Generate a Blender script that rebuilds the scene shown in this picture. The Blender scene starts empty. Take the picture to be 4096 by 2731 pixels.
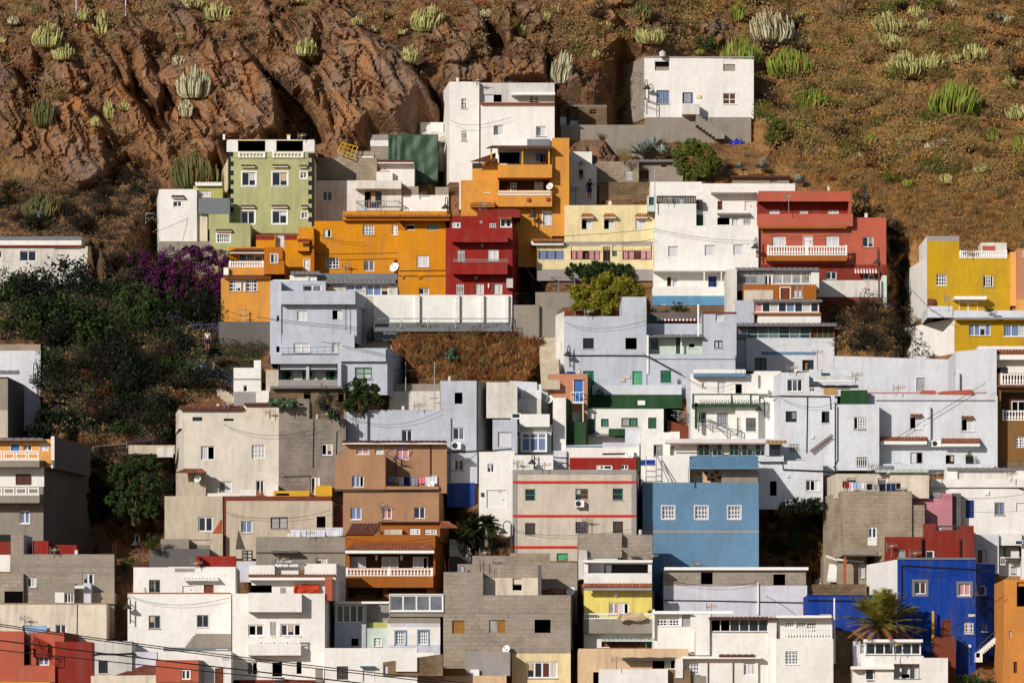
import bpy, math, random
import numpy as np
from mathutils import Vector, Matrix
random.seed(7)
SC=bpy.context.scene; COL=SC.collection
K=72.0/4096; D0=300.0; HZ=3200.0; ZS=1024/2351
R=math.radians
# ---------------------------------------------------------------- helpers: photo measurements -> metres
def yg(py):
    return (2731-py)*.02462 if py>=700 else 50+(700-py)*.0225
def at(px,py,Y):
    s=(D0+Y)/D0
    return Vector(((px-2048)*K*s,Y,(HZ-py)*K*s))
OX=OY=0
def Q(q):
    global OX,OY
    OX=int(q[0])*1024; OY=(0,683,1366,2048)[int(q[1])]
def fx(x): return OX+x*ZS
def fy(y): return OY+y*ZS
# ---------------------------------------------------------------- materials
def lin(c):
    c=c/255.0
    return c/12.92 if c<=.04045 else ((c+.055)/1.055)**2.4
def L3(rgb): return tuple(lin(v) for v in rgb)+(1.0,)
MATS={}
PAL={}
class NT:
    def __init__(s,name):
        s.m=bpy.data.materials.new(name); s.m.use_nodes=True
        s.t=s.m.node_tree; s.t.nodes.clear()
        s.out=s.n('ShaderNodeOutputMaterial'); s.b=s.n('ShaderNodeBsdfPrincipled')
        s.l(s.b.outputs[0],s.out.inputs[0])
    def n(s,t,**k):
        n=s.t.nodes.new(t)
        for a,v in k.items(): setattr(n,a,v)
        return n
    def l(s,a,b): s.t.links.new(a,b)
    def coord(s,kind='Object',scale=(1,1,1)):
        c=s.n('ShaderNodeTexCoord'); m=s.n('ShaderNodeMapping'); m.inputs['Scale'].default_value=scale
        s.l(c.outputs[kind],m.inputs[0]); return m.outputs[0]
    def noise(s,vec,scale,detail=4,rough=.55,dist=0):
        n=s.n('ShaderNodeTexNoise'); n.inputs['Scale'].default_value=scale; n.inputs['Detail'].default_value=detail
        n.inputs['Roughness'].default_value=rough; n.inputs['Distortion'].default_value=dist
        s.l(vec,n.inputs['Vector']); return n.outputs[0]
    def ramp(s,fac,stops):
        r=s.n('ShaderNodeValToRGB'); e=r.color_ramp.elements
        while len(e)<len(stops): e.new(.5)
        for i,(p,c) in enumerate(stops):
            e[i].position=p; e[i].color=c if len(c)==4 else tuple(c)+(1,)
        s.l(fac,r.inputs[0]); return r.outputs[0]
    def mix(s,fac,a,b,mode='MIX'):
        m=s.n('ShaderNodeMix',data_type='RGBA',blend_type=mode)
        for i,v in ((0,fac),(6,a),(7,b)):
            if isinstance(v,(int,float)): m.inputs[i].default_value=v
            elif isinstance(v,tuple): m.inputs[i].default_value=v
            else: s.l(v,m.inputs[i])
        return m.outputs[2]
    def bump(s,h,strength,dist=.02):
        b=s.n('ShaderNodeBump'); b.inputs['Strength'].default_value=strength; b.inputs['Distance'].default_value=dist
        s.l(h,b.inputs['Height']); s.l(b.outputs[0],s.b.inputs['Normal'])
    def base(s,c): 
        if isinstance(c,tuple): s.b.inputs['Base Color'].default_value=c
        else: s.l(c,s.b.inputs['Base Color'])
    def set(s,**k):
        for a,v in k.items(): s.b.inputs[a.replace('_',' ')].default_value=v
W3=(1,1,1,1)
def g(v): return (v,v,v,1)
def mk_plaster(name,rgb,dirt=.35,patch=None):
    t=NT(name); c=L3(rgb)
    v=t.coord(); big=t.noise(v,.45,6,.6); 
    f1=t.ramp(big,[(.35,g(0)),(.75,g(1))])
    col=t.mix(f1,c,tuple(x*(1-.16*dirt-.05) for x in c[:3])+(1,))
    sv=t.coord(scale=(1.5,1.5,.22)); st=t.noise(sv,1.0,6,.7,.5)
    f2=t.ramp(st,[(.46,g(0)),(.68,g(min(1,dirt*1.1)))])
    grime=tuple(.55*x+.06 for x in c[:3])+(1,)
    grime=(grime[0],grime[1]*.96,grime[2]*.90,1)
    col=t.mix(f2,col,grime)
    if patch:
        p=t.noise(t.coord(scale=(.5,.5,1.1)),.9,7,.7); f3=t.ramp(p,[(.60,g(0)),(.64,g(1))])
        col=t.mix(f3,col,L3(patch))
    fd=t.noise(t.coord('Object',(.8,.8,.5)),.5,5,.6); col=t.mix(t.ramp(fd,[(.5,g(0)),(.7,g(.3))]),col,tuple(min(.85,x*1.12+.03) for x in c[:3])+(1,))
    mt=t.noise(v,2.3,6,.72); col=t.mix(1.0,col,t.ramp(mt,[(.28,g(.87)),(.5,g(.98)),(.7,g(1.05))]),'MULTIPLY')
    vo=t.n('ShaderNodeTexVoronoi'); vo.inputs['Scale'].default_value=.42; t.l(t.coord('Object',(1,1,.8)),vo.inputs['Vector'])
    col=t.mix(1.0,col,t.ramp(vo.outputs['Color'],[(.0,g(.93)),(.45,g(1.0)),(1,g(1.03))]),'MULTIPLY')
    t.base(col); t.set(Roughness=.88); t.b.inputs['Specular IOR Level'].default_value=.15
    t.bump(t.noise(v,7,6,.75),.45,.04)
    return t.m
def mk_block(name,rgb,mortar=(150,140,132),plast=0):
    t=NT(name); c=L3(rgb)
    uv=t.coord('UV')
    b=t.n('ShaderNodeTexBrick'); wv=t.n('ShaderNodeTexNoise'); wv.inputs['Scale'].default_value=2.2; t.l(uv,wv.inputs['Vector']); va=t.n('ShaderNodeVectorMath',operation='MULTIPLY_ADD'); t.l(wv.outputs['Color'],va.inputs[0]); va.inputs[1].default_value=(.09,.07,0); t.l(uv,va.inputs[2]); t.l(va.outputs[0],b.inputs[0])
    b.inputs['Color1'].default_value=tuple(x*.88 for x in c[:3])+(1,)
    b.inputs['Color2'].default_value=tuple(x*1.07 for x in c[:3])+(1,)
    b.inputs['Mortar'].default_value=tuple(x*.70 for x in c[:3])+(1,)
    b.inputs['Scale'].default_value=1; b.inputs['Mortar Size'].default_value=.022; b.inputs['Mortar Smooth'].default_value=.3
    b.inputs['Brick Width'].default_value=.58; b.inputs['Row Height'].default_value=.29; b.inputs['Bias'].default_value=0
    v=t.coord(); n=t.noise(v,.6,6,.65); f=t.ramp(n,[(.35,g(.74)),(.7,g(1.12))])
    col=t.mix(1.0,b.outputs[0],f,'MULTIPLY'); n9=t.noise(v,3.1,5,.75); col=t.mix(1.0,col,t.ramp(n9,[(.3,g(.84)),(.7,g(1.1))]),'MULTIPLY')
    n2=t.noise(v,.35,7,.7); f2=t.ramp(n2,[(.46,g(0)),(.60,g(.7))])
    col=t.mix(f2,col,L3(mortar))
    t.base(col); t.set(Roughness=.95); t.b.inputs['Specular IOR Level'].default_value=.1
    t.bump(b.outputs['Fac'],-.6,.03)
    return t.m
def mk_plain(name,rgb,rough=.6,var=.12,spec=.3,metal=0,ns=3.0,bump=0):
    t=NT(name); c=L3(rgb)
    n=t.noise(t.coord(),ns,4,.6)
    f=t.ramp(n,[(.3,g(1-var)),(.7,g(1+var*.3))])
    t.base(t.mix(1.0,c,f,'MULTIPLY')); t.set(Roughness=rough,Metallic=metal); t.b.inputs['Specular IOR Level'].default_value=spec
    if bump: t.bump(t.noise(t.coord(),14,4,.6),bump,.03)
    return t.m
def mk_glass(name,rgb,rough=.12):
    t=NT(name); c=L3(rgb)
    n=t.noise(t.coord(scale=(.7,.7,.7)),1.0,2,.5)
    f=t.ramp(n,[(.3,g(.55)),(.72,g(1.7))])
    t.base(t.mix(1.0,c,f,'MULTIPLY')); t.set(Roughness=rough); t.b.inputs['Specular IOR Level'].default_value=.5
    t.bump(t.noise(t.coord(),.8,2,.5),.08,.2)
    return t.m
def mk_cloth(name,rgb):
    t=NT(name); c=L3(rgb)
    w=t.n('ShaderNodeTexWave'); w.inputs['Scale'].default_value=2.2; w.inputs['Distortion'].default_value=1.5; w.inputs['Detail'].default_value=2
    t.l(t.coord(),w.inputs['Vector'])
    t.base(c); t.set(Roughness=.9); t.b.inputs['Specular IOR Level'].default_value=.1
    t.bump(w.outputs['Fac'],.5,.05); return t.m
def mk_leaf(name,rgb,rgb2,rgb3=None,trans=.25):
    t=NT(name)
    n=t.n('ShaderNodeNewGeometry'); 
    r=t.ramp(n.outputs['Random Per Island'],[(0,L3(rgb)),(.55,L3(rgb2)),(1,L3(rgb3 or rgb2))])
    big=t.noise(t.coord(),.9,3,.6); f=t.ramp(big,[(.3,g(.72)),(.7,g(1.2))])
    t.base(t.mix(1.0,r,f,'MULTIPLY')); t.set(Roughness=.65); t.b.inputs['Specular IOR Level'].default_value=.25
    return t.m
def mk_tile(name,rgb):
    t=NT(name); c=L3(rgb)
    n=t.noise(t.coord(),2.2,6,.7); f=t.ramp(n,[(.3,tuple(x*.55 for x in c[:3])),(.55,c),(.8,tuple(min(1,x*1.45+.03) for x in c[:3]))])
    b=t.n('ShaderNodeTexBrick'); t.l(t.coord('UV'),b.inputs[0]); b.inputs['Scale'].default_value=1
    b.inputs['Color1'].default_value=g(.8); b.inputs['Color2'].default_value=g(1.15); b.inputs['Mortar'].default_value=g(.45)
    b.inputs['Brick Width'].default_value=.24; b.inputs['Row Height'].default_value=.34; b.inputs['Mortar Size'].default_value=.015; b.offset=0
    t.base(t.mix(1.0,f,b.outputs[0],'MULTIPLY')); t.set(Roughness=.85); t.bump(t.noise(t.coord(),12,3,.6),.4,.02); return t.m
def P(key,kind,*a,**k): PAL[key]=(kind,a,k)
def M(key):
    if isinstance(key,bpy.types.Material): return key
    if key not in MATS:
        kind,a,k=PAL[key]
        MATS[key]={'p':mk_plaster,'b':mk_block,'s':mk_plain,'g':mk_glass,'c':mk_cloth,'l':mk_leaf,'t':mk_tile}[kind](key,*a,**k)
    return MATS[key]
# plasters
P('white_plaster','p',(233,230,225),.2); P('old_white_plaster','p',(220,215,208),.75,patch=(176,166,158))
P('bluish_shade_plaster','p',(211,214,221),.3); P('cool_shade_plaster','p',(188,193,205),.4); P('grey_white_plaster','p',(205,202,198),.7,patch=(160,152,146))  # cool bluish whites paint the dimmer light of the middle houses into their plaster
P('cream_stained','p',(222,210,192),.7); P('beige_plaster','p',(203,192,177),.55); P('sand_plaster','p',(197,183,163),.6)
P('pale_beige','p',(216,208,195),.45); P('grey_block','b',(136,127,118)); P('concrete','p',(150,141,130),.8); P('dark_concrete_and_shade','p',(104,99,97),.9); P('grey_render','p',(156,150,148),.4)  # the dark concrete also paints shade onto right-hand house sides
P('green_plaster','p',(176,178,128),.55); P('olive_plaster','p',(178,176,104),.35)
P('orange_plaster','p',(212,140,22),.55); P('amber_plaster','p',(216,150,64),.55); P('deep_orange','p',(184,108,24),.35)
P('red_plaster','p',(146,38,30),.55); P('brick_red','p',(134,44,32),.55); P('terracotta_red','p',(184,94,72),.6,patch=(172,96,78))
P('cream_plaster','p',(230,213,166),.55); P('yellow_plaster','p',(196,156,26),.55); P('pale_orange','p',(226,165,92),.3)
P('tan_plaster','p',(172,132,100),.55); P('rust_orange','p',(162,94,32),.55); P('salmon_plaster','p',(188,132,102),.4)
P('blue_plaster','p',(100,136,166),.55); P('strong_blue','p',(13,58,148),.55); P('stain_blue','p',(96,150,190),.8,patch=(200,200,196))
P('pink_plaster','p',(196,132,144),.4); P('ochre_plaster','p',(134,98,52),.55); P('lemon_plaster','p',(234,215,118),.55)
P('dark_green_paint','p',(38,74,42),.5); P('navy_paint','p',(24,58,130),.4); P('peach_plaster','p',(216,186,150),.6)
P('mint_plaster','p',(200,214,205),.5); P('lilac_plaster','p',(204,203,215),.35)
P('apricot_plaster','p',(206,136,64),.55); P('red_brown','p',(120,62,44),.5); P('slate_roof','p',(118,122,128),.3)
# blocks
P('block','b',(162,150,136)); P('warm_block','b',(160,146,126),(168,152,134)); P('stone','b',(118,98,76),(140,120,96))
# misc
P('wt','s',(236,234,230),.5,.06); P('frame_white','s',(226,226,226),.4,.05); P('frame_grey','s',(150,152,156),.4,.08,metal=.2)
P('frame_brown','s',(66,44,30),.5,.1); P('frame_green','s',(54,126,92),.5,.1); P('frame_dark','s',(40,42,46),.5,.1); P('frame_mint','s',(140,180,170),.5,.1)
P('glass','g',(30,36,50)); P('glass_grey','g',(92,96,104),.2); P('glass_light','g',(150,150,148),.25); P('opening_shade','s',(14,13,14),.9,.1,0)  # near-black room colour paints shade into openings that sun would partly reach
P('shutter','s',(206,206,210),.5,.05); P('panel_grey','s',(150,150,152),.6,.08); P('wood','s',(150,104,40),.7,.25); P('brown','s',(84,42,26),.6,.2)
P('curtain_white','c',(196,196,196)); P('curtain_pink','c',(196,140,150)); P('blue_curtain_reflection','c',(112,130,168)); P('curtain_teal','c',(70,120,110))  # blue curtain tone also paints bluish-white reflections into window panes
P('iron','s',(70,66,66),.6,.2); P('galv','s',(142,146,150),.45,.12,metal=.3); P('cable','s',(26,24,26),.7,.1); P('blue_iron','s',(50,66,120),.6,.15); P('mint_iron','s',(140,176,170),.6,.1)
P('black_paint','s',(22,24,26),.7,.15); P('tile','t',(158,90,58)); P('old_tile','t',(118,64,48)); P('orange_tile','t',(194,122,56)); P('grey_sheet','s',(128,124,126),.6,.15)
P('green_door','s',(84,166,122),.5,.1); P('dk_green_door','s',(34,80,60),.5,.1); P('blue_door','s',(54,108,178),.5,.1); P('navy_door','s',(26,44,110),.5,.1)
P('white_door','s',(224,222,220),.5,.06); P('brown_door','s',(112,52,22),.5,.2); P('grey_door','s',(150,158,160),.5,.1); P('red_door','s',(90,34,30),.5,.2); P('mint_door','s',(190,214,214),.5,.1)
P('tarp_green','s',(56,82,62),.55,.3,.35); P('tarp_white','s',(206,200,188),.6,.15); P('red_awning','s',(176,60,28),.8,.1); P('stripe_red','s',(150,40,40),.8,.1)
P('yellow_paint','s',(206,160,30),.6,.1); P('red_stripe','s',(196,44,30),.7,.12); P('terracotta','s',(170,86,50),.8,.15); P('tank','s',(206,200,188),.6,.1)
P('blue_awning','s',(98,136,166),.7,.1); P('striped_white','s',(232,228,222),.8,.05); P('skin','s',(150,100,76),.6,.1); P('dark_hair','s',(24,18,16),.7,.1)
P('cloth_white','c',(214,214,224)); P('cloth_blue','c',(150,180,214)); P('cloth_dark','c',(30,28,40)); P('cloth_red','c',(190,40,40)); P('cloth_pink','c',(224,120,130)); P('cloth_yellow','c',(214,190,50)); P('cloth_grey','c',(140,140,150)); P('cloth_navy','c',(30,44,90)); P('cloth_teal','c',(70,140,180)); P('tarp_blue','s',(40,50,170),.5,.1)
P('tarp_beige','c',(190,170,140)); P('bamboo','s',(180,140,96),.8,.2)
# ---------------------------------------------------------------- meshes
class MB:
    def __init__(s): s.v=[]; s.f=[]; s.m=[]; s.uv=[]
    def poly(s,pts,mi=0,uv=None):
        i=len(s.v); s.v+= [tuple(p) for p in pts]; s.f.append(tuple(range(i,i+len(pts)))); s.m.append(mi)
        s.uv.append(uv if uv else [(0,0)]*len(pts))
    def grid(s,rows,mi=0,uvs=None):
        i0=len(s.v); nb=len(rows[0])
        for r in rows: s.v+=[tuple(p) for p in r]
        for a in range(len(rows)-1):
            for b in range(nb-1):
                s.f.append((i0+a*nb+b,i0+a*nb+b+1,i0+(a+1)*nb+b+1,i0+(a+1)*nb+b)); s.m.append(mi)
                s.uv.append([uvs[a][b],uvs[a][b+1],uvs[a+1][b+1],uvs[a+1][b]] if uvs else [(0,0)]*4)
    def hexa(s,A,B,mi=0):
        # A,B: lists of 4 pts (front, back), same order
        s.poly(A,mi); s.poly(B[::-1],mi)
        for i in range(4):
            j=(i+1)%4; s.poly([A[j],A[i],B[i],B[j]],mi)
    def box(s,c,d,mi=0):
        x,y,z=c; a,b,e=d[0]/2,d[1]/2,d[2]/2
        A=[(x-a,y-b,z-e),(x+a,y-b,z-e),(x+a,y-b,z+e),(x-a,y-b,z+e)]
        B=[(x-a,y+b,z-e),(x+a,y+b,z-e),(x+a,y+b,z+e),(x-a,y+b,z+e)]
        s.hexa(A,B,mi)
    def tube(s,pts,r,n=6,mi=0,cap=True):
        pts=[Vector(p) for p in pts]; k=len(pts)
        rr=r if isinstance(r,(list,tuple)) else [r]*k
        rings=[]
        for i,p in enumerate(pts):
            d=(pts[min(i+1,k-1)]-pts[max(i-1,0)])
            if d.length<1e-9: d=Vector((0,0,1))
            d.normalize(); a=d.cross(Vector((0,1,0.03)));
            if a.length<.05: a=d.cross(Vector((1,0,0)))
            a.normalize(); b=d.cross(a)
            rings.append([p+a*math.cos(2*math.pi*j/n)*rr[i]+b*math.sin(2*math.pi*j/n)*rr[i] for j in range(n)])
        i0=len(s.v)
        for ring in rings: s.v+=[tuple(p) for p in ring]
        for i in range(k-1):
            for j in range(n):
                s.f.append((i0+i*n+j,i0+i*n+(j+1)%n,i0+(i+1)*n+(j+1)%n,i0+(i+1)*n+j)); s.m.append(mi); s.uv.append([(0,0)]*4)
        if cap:
            s.f.append(tuple(i0+j for j in range(n))[::-1]); s.m.append(mi); s.uv.append([(0,0)]*n)
            s.f.append(tuple(i0+(k-1)*n+j for j in range(n))); s.m.append(mi); s.uv.append([(0,0)]*n)
    def lathe(s,c,prof,n=10,mi=0,axis=None):
        # prof list of (r,z)
        c=Vector(c); rot=Matrix.Identity(3)
        if axis is not None: rot=Vector((0,0,1)).rotation_difference(Vector(axis)).to_matrix()
        i0=len(s.v)
        for r,z in prof:
            for j in range(n):
                a=2*math.pi*j/n; s.v.append(tuple(c+rot@Vector((r*math.cos(a),r*math.sin(a),z))))
        for i in range(len(prof)-1):
            for j in range(n):
                s.f.append((i0+i*n+j,i0+i*n+(j+1)%n,i0+(i+1)*n+(j+1)%n,i0+(i+1)*n+j)); s.m.append(mi); s.uv.append([(0,0)]*4)
    def build(s,name,mats,parent=None,loc=None,smooth=False):
        me=bpy.data.meshes.new(name)
        off=Vector((0,0,0))
        if loc is None and parent is not None:
            r_=parent
            while r_.parent: r_=r_.parent
            loc=r_.location
        if loc is not None: off=Vector(loc)
        vs=[(v[0]-off[0],v[1]-off[1],v[2]-off[2]) for v in s.v]
        me.from_pydata(vs,[],s.f)
        if not isinstance(mats,(list,tuple)): mats=[mats]
        for m in mats: me.materials.append(M(m))
        me.polygons.foreach_set('material_index',s.m)
        uvl=me.uv_layers.new(name='UVMap')
        flat=[c for u in s.uv for p in u for c in p]
        uvl.data.foreach_set('uv',flat)
        if smooth: me.polygons.foreach_set('use_smooth',[True]*len(s.f))
        me.update()
        o=bpy.data.objects.new(name,me); COL.objects.link(o)
        if parent is not None: o.parent=parent
        elif loc is not None: o.location=loc
        return o
def tag(o,label=None,cat=None,group=None,kind=None):
    if label: o['label']=label
    if cat: o['category']=cat
    if group: o['group']=group
    if kind: o['kind']=kind
    return o
def empty(name,loc,label,cat,group=None):
    o=bpy.data.objects.new(name,None); COL.objects.link(o); o.location=loc; o.empty_display_size=.5
    return tag(o,label,cat,group)
def copy_tree(o,parent=None):
    c=o.copy(); COL.objects.link(c)
    if parent: c.parent=parent
    for ch in list(o.children): copy_tree(ch,c)
    return c
# ---------------------------------------------------------------- houses
class Vol: pass
VOLS=[]; H_=None; V_=None
def mkvol(root,name,x0,x1,y0,y1,Y,m,d,xl,xr,yaw,drop,y0r,inset,side):
    v=Vol(); v.root=root; v.name=name; v.m=m; v.d=d; v.open=[]; v.side=side or m; v.inset=inset
    a=R(yaw); v.ux=Vector((math.cos(a),math.sin(a),0)); v.n=Vector((math.sin(a),-math.cos(a),0))
    v.p0=at(fx(x0),fy(y1),Y); v.Y=Y
    u1,z=v_uz(v,fx(x1),fy(y0)); v.w=u1; 
    _,v.z1=v_uz(v,fx(x0),fy(y0)); v.z1r=v.z1 if y0r is None else v_uz(v,fx(x1),fy(y0r))[1]
    if y0r is None: v.z1=v.z1r=max(v.z1,z) if yaw==0 else v.z1
    v.zb=v.p0.z; v.z0=v.p0.z-drop
    s=(D0+Y+d)/D0
    if xl is not None: 
        Yb=v.p0.y+d; v.bl=Vector(((fx(xl)-2048)*K*(D0+Yb)/D0,Yb,0))
    else: v.bl=v.p0-v.n*d
    e=v.p0+v.ux*v.w
    if xr is not None:
        Yb=e.y+d; v.br=Vector(((fx(xr)-2048)*K*(D0+Yb)/D0,Yb,0))
    else: v.br=e-v.n*d
    if xl is None and xr is not None: pass
    VOLS.append(v); return v
def v_uz(v,px,py,o=0.0):
    Dv=Vector(((px-2048)*K/D0,1,(HZ-py)*K/D0)); C=Vector((0,-D0,0))
    pp=v.p0+v.n*o
    t=v.n.dot(pp-C)/v.n.dot(Dv); p=C+Dv*t
    return (p-pp).dot(v.ux),p.z
def v_pt(v,u,z,o=0.0):
    p=v.p0+v.ux*u+v.n*o; return Vector((p.x,p.y,z))
def pt(x,y,o=0.0,v=None):
    v=v or V_; u,z=v_uz(v,fx(x),fy(y),o); return v_pt(v,u,z,o)
def H(name,label,q,x0,x1,y0,y1,m,dy=0,d=7,xl=None,xr=None,yaw=0,drop=2.5,y0r=None,side=None,cat='house',Y=None,part='wall',group=None):
    global H_,V_
    Q(q)
    if Y is None: Y=yg(fy(y1))+dy
    root=empty(name,at(fx((x0+x1)/2),fy(y1),Y),label,cat,group); root['_y']=Y
    H_=root; V_=mkvol(root,part,x0,x1,y0,y1,Y,m,d,xl,xr,yaw,drop,y0r,0,side)
    return V_
def V(x0,x1,y0,y1,m,o=0.0,d=None,xl=None,xr=None,yaw=0,y0r=None,name=None,drop=None,side=None):
    global V_
    if abs(o)<.02: o=.013
    if name is None: name='wing' if o>=0 else 'upper_storey'
    if d is None: d=4.0 if o<=0 else o+.5
    if drop is None: drop=.5 if o<0 else 0
    V_=mkvol(H_,name,x0,x1,y0,y1,H_['_y']-o,m,d,xl,xr,yaw,drop,y0r,.004,side)
    return V_
def finish_vols():
    for v in VOLS:
        if v.inset==0:
            for w in VOLS:
                if w is not v and w.root is v.root and abs(w.Y-v.Y)<.65 and w.zb<v.zb-.3 and max(w.z1,w.z1r)>v.zb-.4: v.z0=v.zb-.02
    for v in VOLS:
        mb=MB(); root=v.root; i=v.inset
        A=v.p0+v.ux*i; B=v.p0+v.ux*(v.w-i); C=Vector(v.br); Dd=Vector(v.bl)
        if i: C=C-v.ux*i+v.n*i; Dd=Dd+v.ux*i+v.n*i
        zt=min(v.z1,v.z1r); z0=v.z0
        us=sorted(set([i,v.w-i]+[min(max(t,i),v.w-i) for o in v.open for t in o[:2]]))
        zs=sorted(set([z0,zt]+[min(max(t,z0),zt) for o in v.open for t in o[2:4]]))
        for a in range(len(us)-1):
            for b in range(len(zs)-1):
                if us[a+1]-us[a]<1e-4 or zs[b+1]-zs[b]<1e-4: continue
                uc=(us[a]+us[a+1])/2; zc=(zs[b]+zs[b+1])/2
                if any(o[0]<uc<o[1] and o[2]<zc<o[3] for o in v.open): continue
                q=[(us[a],zs[b]),(us[a+1],zs[b]),(us[a+1],zs[b+1]),(us[a],zs[b+1])]
                mb.poly([v_pt(v,*p) for p in q],0,q)
        for o in v.open:
            u0,u1,a,b=max(o[0],i),min(o[1],v.w-i),max(o[2],z0),min(o[3],zt); t=.2
            if u1-u0<.01 or b-a<.01: continue
            c=[(u0,a),(u1,a),(u1,b),(u0,b)]
            for k in range(4):
                p,q=c[k],c[(k+1)%4]
                mb.poly([v_pt(v,*p),v_pt(v,*p,-t),v_pt(v,*q,-t),v_pt(v,*q)],0)
        if abs(v.z1-v.z1r)>1e-4:
            hi=(i,v.z1) if v.z1>v.z1r else (v.w-i,v.z1r)
            tri=[(i,zt),(v.w-i,zt),hi]
            mb.poly([v_pt(v,*p) for p in tri],0,tri)
        def wall(p,q,za,zb,mi):
            ln=(Vector((q.x,q.y))-Vector((p.x,p.y))).length
            mb.poly([(p.x,p.y,z0),(q.x,q.y,z0),(q.x,q.y,zb),(p.x,p.y,za)],mi,[(0,z0),(ln,z0),(ln,zb),(0,za)])
        wall(B,C,v.z1r,v.z1r,1); wall(C,Dd,v.z1r,v.z1,1); wall(Dd,A,v.z1,v.z1,1)
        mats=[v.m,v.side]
        foot=[A,B,C,Dd]; ht=[v.z1,v.z1r,v.z1r,v.z1]
        thick=min((A-B).length,(A-Dd).length)
        if thick>1.6 and zt-z0>1.2:
            cen=sum(foot,Vector((0,0,0)))/4
            inn=[p+(cen-p)*(.22/max(.5,(cen-p).length)) for p in foot]
            dr=.45
            for k in range(4):
                j=(k+1)%4
                mb.poly([(foot[k].x,foot[k].y,ht[k]),(foot[j].x,foot[j].y,ht[j]),(inn[j].x,inn[j].y,ht[j]),(inn[k].x,inn[k].y,ht[k])],0)
                mb.poly([(inn[k].x,inn[k].y,ht[k]),(inn[j].x,inn[j].y,ht[j]),(inn[j].x,inn[j].y,ht[j]-dr),(inn[k].x,inn[k].y,ht[k]-dr)],0)
            if v.name in('wall','upper_storey','wing','tower'):
                rb=MB(); rb.poly([(p.x,p.y,h-dr+.003) for p,h in zip(inn,ht)]); rb.build('roof','grey_render',root,root.location)
            else: mb.poly([(p.x,p.y,h-dr+.003) for p,h in zip(inn,ht)])
        else:
            mb.poly([(p.x,p.y,h) for p,h in zip(foot,ht)],0)
        mb.build(v.name,mats,root,root.location)
rb_=random.Random(5)
PANE={'g':('pane','glass'),'e':('pane','glass_grey'),'l':('pane','glass_light'),'h':('shutter','shutter'),'c':('curtain','curtain_white'),'p':('curtain','curtain_pink'),
 'b':('curtain','blue_curtain_reflection'),'t':('curtain','curtain_teal'),'w':('board','wood'),'r':('board','brown'),'G':('shutter','frame_green'),'n':('board','panel_grey'),'m':('curtain','mint_door'),'x':('board','block')}
FRM={'w':'frame_white','a':'frame_grey','d':'frame_brown','g':'frame_green','k':'frame_dark','m':'frame_mint'}
def fbox(mb,v,u0,u1,z0,z1,o0,o1,mi=0):
    A=[v_pt(v,u0,z0,o0),v_pt(v,u1,z0,o0),v_pt(v,u1,z1,o0),v_pt(v,u0,z1,o0)]
    B=[v_pt(v,u0,z0,o1),v_pt(v,u1,z0,o1),v_pt(v,u1,z1,o1),v_pt(v,u0,z1,o1)]
    mb.hexa(A,B,mi)
def uzr(v,x0,x1,y0,y1,o=0):
    a,b=v_uz(v,fx(x0),fy(y0),o); c,d=v_uz(v,fx(x1),fy(y1),o); return a,c,d,b
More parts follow.
